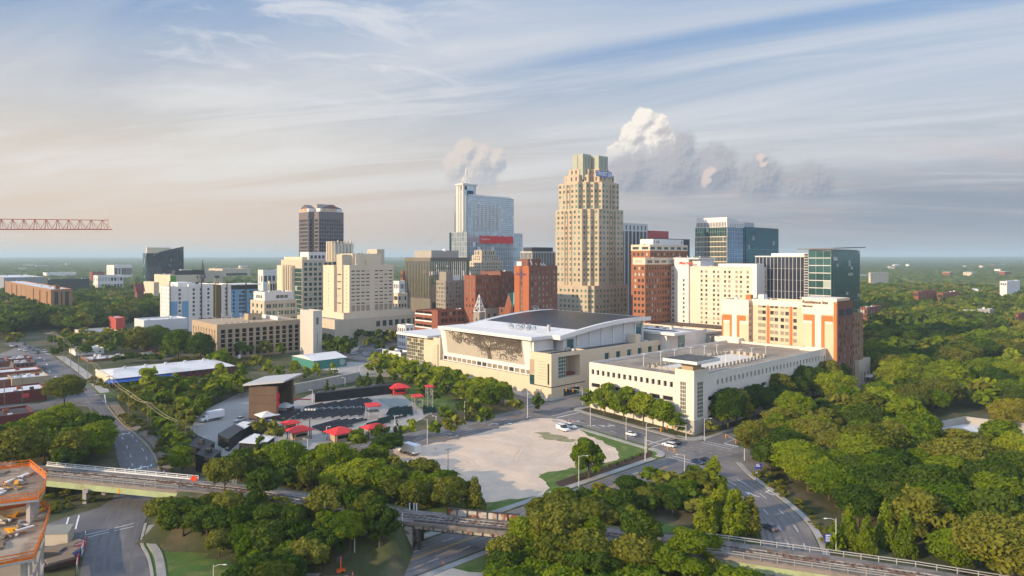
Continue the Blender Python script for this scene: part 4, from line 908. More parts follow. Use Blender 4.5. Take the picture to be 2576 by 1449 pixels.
# --- white hotel ---------------------------------------------------------------------------------
def white_hotel():
    b = B('white_hotel', 'large cream and white hotel slab with red lettering on its stair tower', 'hotel', 1903, 425, 1650, 1936)
    zt = b.z(664); zl = b.z(672); c2 = mat('warm_cream', (.65, .56, .45), .75, .06, .15)
    n = 18; fh = 3.05; r0 = zl-1.6-n*fh; fl = [(r0+i*fh+.5, r0+i*fh+2.1) for i in range(n)]
    y1, y2 = b.fy(1735), b.fy(1699.5); dn = b.L
    def cl(a, c): 
        o = []
        for px in (1881, 1864, 1853, 1835, 1824, 1807, 1796, 1777, 1765): y = b.fy(px); o.append((y-.75, y+.75))
        for px in (1693, 1682, 1669): y = b.fy(px); o.append((y-.75, y+.75))
        return sorted(q for q in o if q[1] < y1-1 or q[0] > y2+.5)
    w = b.mass((0, b.R, 0, dn), 0, zl, c2, rows=fl, L=cl, R=lambda a, c: cols(a+b.R*.6, a+b.R*.8, 1, 1.4), rd=.3, wm='curtained_window', roof=roofg)
    b.bars('parapet_band', whitew, w, Ls=[(-.02, 0, b.fy(1893), 0, zt, .35), (-.02, b.fy(1896)+3, y1-3, zl-.1, zl+.2, .35), (-.02, b.fy(1663), dn, 0, zt+.6, .35)], Rs=[(-.02, -.3, b.R*.55, 0, zt, .3)])
    b.mass((-1.4, 12, y1, y2), 0, b.z(651.5, -1, y1), whitew, rows=fl[:-2], L=lambda a, c: cols(a+1.5, a+6, 1, 1.3), R=[], rd=.3, wm='curtained_window')
    b.box('roof_slab', -1.8, 20, b.fy(1797, 18)-1 if False else y1-8, y2+.6, b.z(652, -1, y1), b.z(648.5, -1, y1), whitew); b.box('roof_block', 2, 19, y1-7, y1-.2, zl-.1, b.z(652, -1, y1)-.01, whitew)
    b.mass((.5, 12, 1, b.fy(1806)), zl-.1, zt, whitew, rows=[]); b.mass((b.R-3, b.R+8, 4, 20), 0, b.z(672, b.R, 4), pale, rows=[])
    text('Marriott', 2.7, redl, b.root, (-1.55, (b.fy(1709, -1.5)+b.fy(1744, -1.5))/2, b.z(662, -1, y1)), ROT_L, bold=.07, fit=b.fy(1709, -1.5)-b.fy(1744, -1.5))
    b.bars('canopy_ledge', c2, w, Ls=[(-.02, b.fy(px+9), b.fy(px-9), b.z(py, 0, b.fy(px)), b.z(py, 0, b.fy(px))+.35, .5) for px, py in ((1866, 701), (1838, 701), (1805, 701), (1776, 700), (1688, 697.5), (1778, 802), (1805, 801), (1687, 796))])
    for px in (1724, 1735, 1754): MB().lathe([(.05, .3), (.8, .1), (1.1, 0), (1., -.1), (.05, .1)], 10).build('dish', white, b.root, (3, b.fy(px), b.z(646.5, 3, y1))).rotation_euler = (1.1, 0, .7)
    b.done()
white_hotel()
# --- orange striped hotel ----------------------------------------------------------------------
def striped_hotel():
    b = B('striped_hotel', 'cream hotel with orange bracket stripes and brown lettering behind the white garage', 'hotel', 2105, 330, 1818, 2144)
    pch = mat('peach_stucco', (.64, .49, .34), .8, .05, .12); wht = mat('warm_white', (.74, .66, .55), .75, .05, .15)
    ya, yb, yc = b.fy(2017), b.fy(1885), b.L
    zr_, zm, zlft = b.z(752), b.z(758, 3, ya), b.z(755, 0, yb)
    fh = 3.42; fl = [(zm-4.3-i*fh, zm-4.3-i*fh+1.95) for i in range(12)]
    w1 = b.mass((0, 16, 0, ya), 0, zr_, pch, rows=[], roof=roofw, par=1.); b.box('parapet_wall', .3, 15, .4, ya+1.5, zr_-.1, zr_+.01, wht)
    m_ = ya+.01; xm = 2.6
    w2 = b.mass((xm, 16, m_, yb), 0, zm, pch, rows=fl, L=lambda a, c: [(b.fy(px+4.6, xm), b.fy(px-4.6, xm)) for px in (2000, 1980, 1968, 1953, 1942, 1922, 1912)], rd=.25, wm='curtained_window', roof=roofw, par=1.)
    b.bars('orange_stripe', orange, w2, Ls=[(xm, b.fy(px+3.6, xm), b.fy(px-3.6, xm), 3, zm-3, .12) for px in (1990, 1932.5)])
    b.bars('parapet_band', wht, w2, Ls=[(xm, m_, yb, zm-3.2, zm, .1)])
    w3 = b.mass((-.8, 16, yb+.01, yc), 0, zlft, pch, rows=fl, L=[], R=lambda a, c: [(a+.8, a+1.6), (a+2., a+2.9)], rd=.25, wm='curtained_window', roof=roofw, par=1., wname='window')
    for w, q, a0, a1, zt in ((w1, 0, 0, ya, zr_), (w3, -.8, yb, yc, zlft)):
        W_ = a1-a0; B_ = lambda f0, f1, z0, z1, t=.1: (q, a0+W_*(1-f1), a0+W_*(1-f0), z0, z1, t)
        b.bars('upper_band', wht, w, Ls=[B_(.0, 1., zt-7.8, zt, .06), B_(.04 if w is w1 else .07, .34, zt-12.6, zt-11.4, .06), B_(.70, .86 if w is w1 else .98, zt-12.6, zt-11.2, .06), B_(.365, .585, 0, zt-7.7, .065)])
        b.bars('orange_bracket', orange, w, Ls=[B_(.05, .30, zt-11.4, zt-8.4, .12), B_(.30, .385, 3, zt-8.4, .12), B_(.565, .66, 3, zt-8.4, .12), B_(.66, .90, zt-11.2, zt-8.4, .12)])
    b.bars('orange_corner', orange, w1, Ls=[(0, .02, .085*ya, 0, zr_-1.5, .13)])
    b.bars('orange_corner', orange, w3, Ls=[(-.8, yc-.8, yc-.02, 0, zlft-9, .13)])
    rwin = [(zr_-12.4-i*fh, zr_-12.4-i*fh+2.) for i in range(8)]
    b.mass((.01, b.R, -.35, -.01), 0, zr_-1.2, brick2, rows=rwin, L=[], R=lambda a, c: pairs(a+.6, c-.4, 3, 1.2, .35), rd=.2, wm='curtained_window', par=0)
    b.bars('window_strip', charcoal, Rs=[(-.37, 1.4, b.R*.42, zr_-8.6, zr_-5.2, .05), (-.37, b.R*.52, b.R-1, zr_-8.6, zr_-5.2, .05)])
    xr = b.fx(2172); zb = b.z(790, b.R, 0); tb = mat('tan_brown_brick', (.27, .15, .09), .9, .12, .4)
    b.mass((b.R+.01, xr, .2, 14), 0, zb, tb, rows=[(zb-3.6-i*fh, zb-1.6-i*fh) for i in range(9)], L=[], R=lambda a, c: cols(a+.5, c-.5, 4, 1.5), rd=.25, wm='curtained_window', roof=roofg)
    b.bars('balcony', pale, Rs=[(1, xr, xr+1.8, zb-4-i*fh*1.02, zb-3-i*fh*1.02, .2) for i in range(6)])
    b.mass((b.R+4, xr+4, -2, 10), 0, b.z(905, xr, 0)+1, beige, rows=[(2, 7)], L=[], R=lambda a, c: cols(a+.5, c-.5, 3, 2.2), rd=.4, wm='window_glass')
    b.box('entrance_canopy', xr-3, xr+7, -5, -1.5, 4.4, 4.9, pale)
    # white stair heads that step out of the facade onto the garage roof
    for ylo, yhi, zt, d_ in ((b.fy(2080), b.fy(2026), b.z(875, -7, 12), 7), (b.fy(1872), b.fy(1812), b.z(853, -6, yb), 6)):
        st = b.mass((-d_, -.9, ylo, yhi), 0, zt, wht, rows=[(b.z(912, -d_, ylo)+.2, zt-3.4)], L=lambda a, c: [((a+c)/2-1.2, (a+c)/2+1.0)], R=lambda a, c: cols(a+.4, c-.6, 2, 1.3), rd=.3, wm='window_glass', par=.5)
        b.box('canopy', -d_-1.2, -d_-.02, (ylo+yhi)/2-2, (ylo+yhi)/2+2, zt-3.2, zt-2.9, orange, st)
    text('Residence Inn', 2.3, brownl, b.root, (-.2, (b.fy(2019)+b.fy(2083))/2, zr_-2.1), ROT_L, bold=.07, fit=b.fy(2019)-b.fy(2083))
    text('Marriott', 1.5, brownl, b.root, (-.2, (b.fy(2019)+b.fy(2044))/2, zr_-4.2), ROT_L, bold=.06, fit=b.fy(2019)-b.fy(2044))
    b.box('roof_unit', 4, 8, yb-6, yb-3, zm, zm+2.4, whitew); b.box('roof_unit', 3.5, 6, yb+1, yb+4, zlft, zlft+2.6, orange)
    b.done()
striped_hotel()
# ================================================================== CONVENTION HALL
def hall():
    b = B('convention_hall', 'big cream convention hall with arched white roof and a tree picture on its front', 'convention centre', 1387, 301.5, 1040, 1815)
    hc = mat('hall_cream', (.60, .50, .36), .8, .07, .12, streak=True); zp = b.z(891); X1 = 150.
    ym0, ym1 = b.fy(1334), b.fy(1107); ye = b.fy(1066)
    xa = b.fx(1472); gz0, gz1 = b.z(975), b.z(899, b.fx(1403), 0)
    b.mass([(0, ym0), (0, 0), (xa, 0), (xa, ym0)], 0, zp, hc, rows=[(gz0+3.2, gz1)], L=[], R=lambda a, c: [(b.fx(1404), b.fx(1459))], rd=6., roof=roofg, par=.9)
    q0, q1 = b.fx(1404), b.fx(1459)
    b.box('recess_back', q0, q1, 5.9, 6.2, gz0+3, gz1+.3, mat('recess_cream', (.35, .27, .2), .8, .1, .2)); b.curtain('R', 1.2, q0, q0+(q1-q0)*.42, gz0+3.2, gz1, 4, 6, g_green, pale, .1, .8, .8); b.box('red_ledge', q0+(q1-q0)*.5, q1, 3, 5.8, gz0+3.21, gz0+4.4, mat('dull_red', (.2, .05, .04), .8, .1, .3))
    b.mass((xa+.01, X1, .3, 30), 0, zp-.3, hc, rows=[(zp-6.4, zp-3.2)], L=[], R=lambda a, c: cols(a+12, c-2, 13, 3.6), rd=.8, wm='blue_glass', roof=roofg, par=.9)
    b.bars('groove_band', charcoal, Rs=[(0, .05, xa, gz0-.25, gz0+.15, .04), (0, 8, xa-4, .3, 3.6, .03)], Ls=[(0, .05, ym0-.1, gz0-.25, gz0+.15, .04)])
    b.bars('joint_trim', mat('joint_tan', (.33, .25, .16), .8, .1, .3), Ls=[(0, 3.2, 8, z, z+.18, .05) for z in np.linspace(gz0+3, zp-4, 7)]+[(0, ye+(ym1-ye)*.0-4.5 if False else ym1+3, ym1+6.5, z, z+.18, .05) for z in np.linspace(6, zp-5, 8)])  # joint lines in a darker tan than the wall
    b.bars('window_slot', g_green, Ls=[(0, 1.3, 2.3, gz0+1, zp-4.5, .06), (0, 10.6, 13.6, gz0-.0, zp-10.5, .06), (0, ym1+1.4, ym1+2.1, 4, zp-3.5, .06)])
    b.bars('tan_panel', tanb, Ls=[(0, 10.6, 13.6, zp-10.3, zp-3.5, .05)])
    # wall below and behind the picture, left block
    b.mass((8, X1-.5, ym0+.01, 98), 0, zp-.4, hc, rows=[], roof=roofg)
    lw = b.mass((0, 7.99, ym0+.02, ym1), 0, 8.6, hc, rows=[], roof=roofg, par=.5)
    b.mass((0, 26, ym1+.01, ye), 0, zp, hc, rows=[], roof=roofg)
    st = b.mass((1.6, 7.98, ym0+.1, ym1-.1), 8.5, 11.2, whitew, rows=[(9.0, 10.9)], R=[], L=lambda a, c: cols(a+.5, c-.5, 17, 3.2), rd=.25, wm='curtained_window', par=0)
    # leaning picture wall
    zb, zt = 11.2, 26.2; xb, xt = 2.0, 0.
    fr = MB(); fr.add([(xb, ym0+.2, zb), (xb, ym1-.2, zb), (xt, ym1-.2, zt), (xt, ym0+.2, zt), (xb+3, ym0+.2, zb), (xb+3, ym1-.2, zb), (xt+3, ym1-.2, zt), (xt+3, ym0+.2, zt)], [(0, 1, 2, 3), (7, 6, 5, 4), (0, 4, 5, 1), (3, 2, 6, 7), (0, 3, 7, 4), (1, 5, 6, 2)])
    po = fr.build('picture_wall', whitew, b.root)
    pl = lambda y, z, o=0.: (xb+(xt-xb)*(z-zb)/(zt-zb)-o, y, z)
    Y0, Y1, Z0, Z1 = b.fy(1319, 1.5), b.fy(1125, 1.5), zb+1.7, zt-.2
    pn = MB(); pc = mat('picture_beige', (.43, .385, .31), .6, .1, .4)
    for i in range(9):
        a, c = Y0+(Y1-Y0)*i/9+.06, Y0+(Y1-Y0)*(i+1)/9-.06
        pn.add([pl(a, Z0, .06), pl(c, Z0, .06), pl(c, Z1, .06), pl(a, Z1, .06), pl(a, Z0), pl(c, Z0), pl(c, Z1), pl(a, Z1)], [(0, 1, 2, 3), (0, 4, 5, 1), (3, 2, 6, 7), (0, 3, 7, 4), (1, 5, 6, 2)])
    pn.build('picture_panel', pc, po)
    tr = MB(); rr = random.Random(5)
    def stroke(p, q, w0, w1):
        d_ = Vector((q[0]-p[0], q[1]-p[1])); n = Vector((-d_.y, d_.x)).normalized()
        tr.quad(pl(p[0]+n.x*w0, p[1]+n.y*w0, .085), pl(p[0]-n.x*w0, p[1]-n.y*w0, .085), pl(q[0]-n.x*w1, q[1]-n.y*w1, .085), pl(q[0]+n.x*w1, q[1]+n.y*w1, .085))
    inside = lambda y, z: Y0+.5 < y < Y1-.5 and Z0+.2 < z < Z1-.2
    def leaf(y, z, s):
        for _ in range(18):
            a, c = y+rr.gauss(0, s), z+rr.gauss(0, s*.62); r = rr.uniform(.15, .55)
            if inside(a, c) and inside(a+r, c+r) and inside(a-r, c-r):
                ph = rr.random()*6.28; tr.quad(*[pl(a+r*math.cos(ph+k*2*math.pi/5)*rr.uniform(.5, 1.2), c+r*math.sin(ph+k*2*math.pi/5)*rr.uniform(.5, 1.2), .092+.002*(_ % 3)) for k in range(5)])
    def grow(y, z, a, w, n):
        L = rr.uniform(1.6, 2.7)*(1.25 if n > 4 else 1.); y2, z2 = y+math.cos(a)*L*2.3, z+math.sin(a)*L*.85
        y2 = min(max(y2, Y0+.8), Y1-.8); z2 = min(max(z2, Z0+1), Z1-.4)
        stroke((y, z), (y2, z2), w, w*.74)
        if n < 4: leaf(y2, z2, 1.2)
        if n == 0: return
        for k in range(2 if n < 6 else 3): grow(y2, z2, a*.8+.2*math.pi/2+rr.uniform(-.95, .95), w*.70, n-1)
    yt = b.fy(1232, 1.5); stroke((yt, Z0+.05), (yt+.2, Z0+5), 1.7, 1.2)
    for a in (.35, 1.2, 1.9, 2.75): grow(yt+.2, Z0+4.9, a, .85, 5)
    for k in range(60): leaf(rr.uniform(Y0+1, Y0+(Y1-Y0)*.55), rr.uniform(Z0+2, Z1-1), 1.3)
    for k in range(26): leaf(rr.uniform(Y0+(Y1-Y0)*.5, Y0+(Y1-Y0)*.9), rr.uniform(Z0+6, Z1-1), 1.1)
    tr.build('tree_silhouette', mat('picture_dark', (.12, .10, .082), .6, .15, .6), po)
    # flat slab over the picture
    ys0, ys1 = b.fy(1339, -2), b.fy(1103, -2); zs = b.z(849, -2, ys0)
    b.box('front_slab', -2.5, 15, ys0, ys1, zs-1.5, zs, whitew); b.box('slab_underside', 1, 14, ys0+2, ys1-2, zp-.4, zs-1.5, pale)
    # glass atrium at the far end
    yf = b.fy(1030, 2); za = b.z(836, -2, yf)
    b.box('atrium_core', 3, 24, ye+.1, yf-1, 0, za-1.2, mat('atrium_inside', (.20, .16, .09), .8, .2, .3)); b.curtain('L', .5, ye+.1, yf, 4.5, za-1.2, 8, 8, g_amber, whitew, .12, .7, .7); b.curtain('R', ye+.2 if False else ye+.05, 0.6, 3, zp, za-1.2, 2, 2, g_amber, whitew)
    b.box('atrium_slab', -3.5, 24, ye-8, yf+5, za-1.2, za, whitew); b.box('entrance_canopy', -7, .4, ye-2, yf+3, 4.2, 5.0, whitew); b.box('white_base', -2, 2, ye+.1, yf+2, 0, 4.1, pale)
    # hall under the arched roof
    x0, x1, y0, y1 = 11., 81., 5., 76.; zf = b.z(846, 12, 6)
    arch = lambda x: zf+5.0*math.sin(math.pi*.60*(x-x0)/(x1-x0))/math.sin(math.pi*.5)
    N = 24; xs = [x0+(x1-x0)*i/N for i in range(N+1)]
    def arc(xa_, xb_, ya, yb, o0, o1, name, m, parent=None):
        mb = MB(); q = [x for x in xs if xa_ <= x <= xb_]
        for x in q: mb.v += [(x, ya, arch(x)+o0), (x, yb, arch(x)+o0), (x, yb, arch(x)+o1), (x, ya, arch(x)+o1)]
        for i in range(len(q)-1): mb.f += [(4*i+j, 4*i+4+j, 4*i+4+(j+1) % 4, 4*i+(j+1) % 4) for j in range(4)]
        mb.f += [(3, 2, 1, 0), tuple(4*len(q)-4+j for j in range(4))]; return mb.build(name, m, parent or b.root)
    ro = arc(x0, x1, y0, y1, -1.5, 0, 'arched_roof', roofw)
    arc(x0+14.5, x1-1.5, y0+3, y1-3, -.02, .12, 'roof_membrane', solar, ro)
    arc(x0, x1, y0-.25, y0-.02, -1.7, .35, 'roof_rim', whitew, ro); arc(x0, x1, y1+.02, y1+.25, -1.7, .35, 'roof_rim', whitew, ro)
    b.box('roof_rim', x0-.3, x0-.02, y0-.3, y1+.3, zf-1.6, zf+.3, whitew, ro)
    wl = MB(); wx = [16+i*(62/16) for i in range(17)]
    for a, c in zip(wx, wx[1:]): wl.quad((a, y0+3, zp-1), (c, y0+3, zp-1), (c, y0+3, arch(c)-1.5), (a, y0+3, arch(a)-1.5))
    wl.quad((16, y1-3, zp-1), (16, y0+3, zp-1), (16, y0+3, arch(16)-1.5), (16, y1-3, arch(16)-1.5)); wl.build('hall_wall', mat('grey_cladding', (.56, .57, .58), .6, .06, .2), b.root)
    b.bars('pilaster', whitew, Rs=[(y0+3, x, x+.8, zp-1, arch(x)-1.6, .7) for x in (16.2, 25.5, 34.5, 43.5, 52.5, 61.5, 70.5, 77)])
    b.bars('window_bay', g_blue, Rs=[(y0+3, 19, 23.5, zp-.3, zp+4.2, .1), (y0+3, 72, 76.6, zp+2, zp+8, .1)])
    b.bars('black_membrane_band', solar, Rs=[]) if False else b.box('membrane_strip', 2.5, 60, 1.2, 6.8, zp-.83, zp-.6, solar)
    du = MB()
    for x, y in ((14, 42), (15.5, 39), (14.5, 35.5), (16.5, 32), (14, 30), (17, 46), (16, 28), (18.5, 34), (18, 38)):
        z = arch(max(x, x0)); du.tube([(x, y, z-.2), (x, y, z+1.7), (x+1.6, y-.4, z+1.9), (x+1.9, y-.5, z+.2)], .42, 6)
    du.build('roof_duct', metal, ro, kind='stuff'); b.box('roof_chimney', 17, 18.2, 18, 19.2, zf, zf+4, metal)
    # rear halls
    b.mass((84, 122, -3, 26), 0, b.z(842, 84, -3), pale, rows=[], roof=roofg, par=.5)
    cz = b.z(848, b.fx(1670, -8), -8); xl, xr = b.fx(1606, -2), b.fx(1735, -8)
    b.box('canopy_slab', 82, xr, -9, 24, cz, cz+1.3, whitew); b.box('canopy_membrane', 88, xr-5, -5, 20, cz+1.31, cz+1.45, solar)
    b.curtain('R', -3.4, 100, xr-3, 1, cz-.3, 6, 4, g_blue, pale, .1, .6, .6)
    b.mass((122.1, 215, -6, 75), 0, b.z(836, 150, -6), mat('grey_block', (.34, .32, .30), .85, .1, .3), rows=[], roof=roofb, par=.4); b.box('stair_block', 62, 66, .5, 5, zp-.4, zp+3.8, cream)
    b.done()
hall()
# ================================================================== WHITE PARKING GARAGE
def white_garage():
    b = B('white_garage', 'white parking garage with a glazed corner stair tower under a flat square hat', 'parking garage', 1746, 252, 1480, 2075)
    wc = mat('white_concrete_wall', (.66, .60, .52), .85, .09, .1, streak=True); zt = 21.2; L, R = b.L, b.R; tx, ty = b.fx(1780.8), b.fy(1697.6)
    small, big = [(16.2, 18.3)], [(3.6, 5.2), (6.9, 8.6), (10.2, 12.1)]; big = [(3.6, 5.3), (7.2, 8.9), (10.9, 12.6)]
    bays = lambda a, c, n, w: cols(a, c, n, w)
    def wall(z0, z1, rws, L_, R_, ro):
        b.mass([(.6, L), (.6, .6), (R, .6), (R, L)], z0, z1, wc, rows=rws, L=L_, R=R_, rd=1.0, par=0, roof=None)
    wall(0, 14.2, big, lambda a, c: bays(a+ty, c-.6, 7, 4.6), lambda a, c: bays(a+tx-.3, c-.6, 15, 5.2), 0)
    wall(14.2, 19.6, small, lambda a, c: bays(a+ty, c-.6, 15, 1.45), lambda a, c: bays(a+tx+6, c-.6, 30, 1.45), 0)
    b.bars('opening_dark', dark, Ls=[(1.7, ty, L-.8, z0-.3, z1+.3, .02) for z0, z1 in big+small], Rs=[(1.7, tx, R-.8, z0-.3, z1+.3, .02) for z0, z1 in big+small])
    # roof deck with a light well
    dk = mat('parking_deck', (.30, .25, .195), .9, .2, .14, col2=(.21, .175, .14), c2=(.42, .62)); vx0, vx1, vy0, vy1 = 13, 77, 10, 30; zd = 20.0
    d_ = MB()
    for x0, x1, y0, y1 in ((.9, vx0, .9, L-.3), (vx1, R-.3, .9, L-.3), (vx0, vx1, .9, vy0), (vx0, vx1, vy1, L-.3)): d_.box(x0, x1, y0, y1, zd-.5, zd)
    d_.build('roof_deck', dk, b.root)
    pp = MB()
    for x0, x1, y0, y1 in ((.6, .95, .6, L), (R-.35, R, .6, L), (.95, R-.35, .6, .95), (.95, R-.35, L-.35, L)): pp.box(x0, x1, y0, y1, 19.58, zt)
    pp.build('parapet', wc, b.root)
    cr = MB(); dw = MB()
    for i in range(21):
        x = vx0+i*(vx1-vx0)/21
        for y in (vy0, vy1-.3): cr.box(x, x+1.7, y, y+.3, zd-3, zd+1.35)
    for i in range(6):
        y = vy0+.6+i*(vy1-vy0-.6)/6
        for x in (vx0, vx1-.3): cr.box(x, x+.3, y, y+1.6, zd-3, zd+1.35)
    cr.build('crenellated_edge', mat('well_post', (.40, .34, .26), .9, .12, .3), b.root, kind='stuff')
    dw.box(vx0-.2, vx1+.2, vy0-.2, vy0, 6, zd-.6).box(vx0-.2, vx1+.2, vy1, vy1+.2, 6, zd-.6).box(vx1, vx1+.2, vy0, vy1, 6, zd-.6).box(vx0-.2, vx0, vy0, vy1, 6, zd-.6).box(vx0, vx1, vy0, vy1, 6, 6.3)
    dw.build('light_well', mat('well_wall', (.40, .33, .25), .9, .1, .2), b.root)
    for k in range(5): b.box('deck_beam', vx0+6+k*12, vx0+6.6+k*12, vy0, vy1, zd-4.5, zd-3.6, wc)
    mk = MB()
    for i in range(34):
        for y in (4., L-5): mk.box(4+i*3.2, 4.12+i*3.2, y, y+4.2, zd+.004, zd+.012)
    mk.build('bay_marking', white, b.root)
    # corner tower
    zT = b.z(933); st = mat('tower_stone', (.40, .37, .33), .85, .12, .3)
    b.box('tower_base', -.1, tx+.1, -.1, ty+.1, 0, 5.2, st)
    b.mass((0, tx, 0, ty), 5.2, zT, wc, rows=[(5.8, zT-4.6)], L=lambda a, c: [(a+ty*.42, a+ty*.72)], R=lambda a, c: [(a+tx*.24, a+tx*.66)], rd=.3, par=.6, roof=roofg)
    b.curtain('L', .22, ty*.42, ty*.72, 5.8, zT-4.6, 3, 9, g_amber, white, .08, .8, .8); b.curtain('R', .22, tx*.24, tx*.66, 5.8, zT-4.6, 3, 9, g_amber, white, .08, .8, .8)
    b.box('tower_neck', tx*.2, tx*.8, ty*.2, ty*.8, zT-.6, zT+2.4, mat('neck_tan', (.42, .33, .22), .8, .1, .3))
    c_ = (tx/2, ty/2); h = MB(); zr = zT+2.3
    h.add([(c_[0]+a*2.6, c_[1]+q*2.2, zr-.9) for a, q in ((-1, -1), (1, -1), (1, 1), (-1, 1))]+[(c_[0]+a*6., c_[1]+q*5.6, zr+.5) for a, q in ((-1, -1), (1, -1), (1, 1), (-1, 1))], [(3, 2, 1, 0), (4, 5, 6, 7), (0, 1, 5, 4), (1, 2, 6, 5), (2, 3, 7, 6), (3, 0, 4, 7)]); h.build('tower_soffit', MATS['neck_tan'], b.root)
    b.box('tower_hat', c_[0]-8, c_[0]+8, c_[1]-7.4, c_[1]+7.4, zr+.5, zr+1.6, whitew); b.box('hat_roof', c_[0]-7.6, c_[0]+7.6, c_[1]-7, c_[1]+7, zr+1.6, zr+1.68, solar)
    b.done()
    return b, zd
GAR, GZD = white_garage()
# ================================================================== TAN GARAGE AND ITS NEIGHBOURS
def tan_garage():
    b = B('tan_garage', 'tan brick parking garage with a grid of square openings and cars on its roof', 'parking garage', 546, 384, 483, 757)
    zt = b.z(817); L, R = b.L, b.R; zs = [2.0, 4.7, 8.0, 10.7, 14.0, 16.7]; zs = np.linspace(1.0, zt-5.4, 6)
    rw = [(z+.2+(i % 2)*-.15, z+2.3) for i, z in enumerate(zs)]
    b.mass((0, R, 0, L), 0, zt, tanb, rows=rw, L=lambda a, c: cols(a+1.2, c-.5, 9, 1.1), R=lambda a, c: cols(a+1.4, c-.6, 12, 2.5), rd=.9, par=0)
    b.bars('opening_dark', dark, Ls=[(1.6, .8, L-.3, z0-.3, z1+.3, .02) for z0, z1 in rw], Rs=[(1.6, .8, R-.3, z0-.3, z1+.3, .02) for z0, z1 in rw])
    b.box('roof_deck', .5, R, .5, L-.2, zt-1.2, zt-1.1, MATS['parking_deck']); 
    pp = MB()
    for x0, x1, y0, y1 in ((0, .4, 0, L), (.4, R, 0, .4), (.4, R, L-.4, L)): pp.box(x0, x1, y0, y1, zt-.01, zt+.02)
    pp.build('coping', tanb, b.root)
    b.mass((R+.01, b.fx(786), .8, 14), 0, zt-2.5, mat('grey_slab', (.25, .23, .2), .85, .1, .3), rows=rw, L=[], R=lambda a, c: cols(a+.3, c-.1, 1, (c-a)*.8) if c-a > 2 else [], rd=1.4, par=0)
    b.box('dark_end', R+.1, b.fx(782), 2.3, 2.4, 0, zt-3, dark)
    for k in range(6): b.box('roof_bollard', 6+k*3.2, 6.8+k*3.2, 3.4, 4.0, zt-1.1, zt+.7, tanb)
    b.mass((24, 32, 16, 22), zt-1.2, b.z(790, 24, 16), tanb, rows=[(zt-.6, zt+1.6)], L=[], R=lambda a, c: [(a+3, a+4.6)], rd=.3, wm='window_glass')
    b.box('white_screen', 37, 37.4, 4, 26, zt-1.2, zt+2.2, whitew)
    b.done(); b2 = B('stair_tower', 'pale concrete stair tower at the end of the tan parking garage', 'tower', 788, 392, 755, 810)
    cc = mat('pale_concrete', (.50, .47, .42), .85, .08, .2, streak=True); z2 = b2.z(782)
    b2.mass((0, b2.R, 0, b2.L), 0, z2, cc, rows=[], roof=roofg); b2.bars('window', MATS['window_glass'], Rs=[(0, b2.R*.35, b2.R*.6, z2-8, z2-4, .05)]); b2.box('slot', b2.R*.45, b2.R*.5, -.05, .02, 7, z2-13, charcoal)
    return b, zt-1.1
TG, TGZ = tan_garage()
def apartments():
    b = B('apartment_block', 'unfinished white and light blue apartment block behind the tan garage', 'apartment building', 428, 520, 403, 650)
    zt, L, R = b.z(720), b.L, b.R; fh = 3.2; zb = b.z(800); n = 7; fl = [(zt-4.2-i*fh, zt-2.2-i*fh) for i in range(n)]
    xA, xB, xC, xD, xE = b.fx(474), b.fx(536), b.fx(557), b.fx(581), b.fx(600)
    b.mass((0, xA, 0, L), 0, zt-.5, whitew, rows=fl, L=lambda a, c: cols(a+.6, c-.6, 4, 1.1), R=lambda a, c: cols(a+xA*.42, a+xA*.62, 1, 1.9), rd=.3, wm='window_glass', roof=roofw)
    b.mass((xA+.01, xB, -.6, L), 0, zt+1., whitew, rows=fl, L=[], R=lambda a, c: cols(a+1, c-1, 3, 1.7), rd=.3, wm='window_glass', roof=roofw)
    b.mass((xC, xD, -.3, L), 0, zt+.6, whitew, rows=fl, L=[], R=lambda a, c: cols(a+1, c-1, 1, 1.7), rd=.3, wm='window_glass', roof=roofw)
    b.mass((xD+.01, R, 0, L), 0, zt-4.2, lblue, rows=fl[1:], L=[], R=lambda a, c: cols(a+.5, a+4, 1, 1.6)+pairs(a+4.5, c-.3, 2, 2.5, .4), rd=1.2, wm='window_glass', roof=roofw)
    b.box('scaffold_bay', xB+.01, xC-.01, .6, L, 0, zt, mat('scaffold_brown', (.16, .11, .055), .9, .3, .8, streak=True))
    b.bars('blue_panel', lblue, Rs=[(0, .02, xA*.40, 0, zt-4.4-2*fh-1, .08), (0, xA*.64, xA-.02, 0, zt-4.4-2*fh-1, .08)]); b.bars('white_surround', whitew, Rs=[(0, xE, R, zt-4.4-2*fh-.3, zt-4.21, .12) for _ in ()])
    b.box('top_storey', xD+.5, R-.5, .8, L-.5, zt-4.3, zt-.6, charcoal); b.box('roof_slab', xD-1, R+2, -1.5, L, zt-.6, zt+.1, pale); b.box('roof_block', xA*.5, xA+4, 4, L-2, zt-.6, zt+2.4, whitew)
    for px in (427.5, 507, 571, 619): x = b.fx(px, -2); b.box('mast_climber', x-.35, x+.35, -2.3, -1.7, 0, zt+4, mat('dark_mast', (.09, .08, .075), .8, .2, 1.))
    x = b.fx(542, -1); b.box('mast_climber', x-.4, x+.4, -1.6, -.8, 0, zt+5.5, mat('yellow_tan', (.35, .27, .10), .8, .2, 1.)); b.done()
apartments()
def low_garage():
    b = B('grey_garage', 'low grey and brown garage wing joined to the tan parking garage', 'parking garage', 362, 420, 338, 472)
    zt = b.z(806); b.mass((0, b.R, 0, b.L), 0, zt-7, mat('taupe_brick', (.22, .17, .13), .9, .12, .4), rows=[(5, 9)], L=[], R=lambda a, c: cols(a+10, c-6, 3, 1.1), rd=.4, wm='window_glass', par=0)
    b.mass((0, b.R, -.2, b.L), zt-7, zt, mat('grey_cladding', (.5, .5, .5)), rows=[], roof=roofw); b.done()
low_garage()
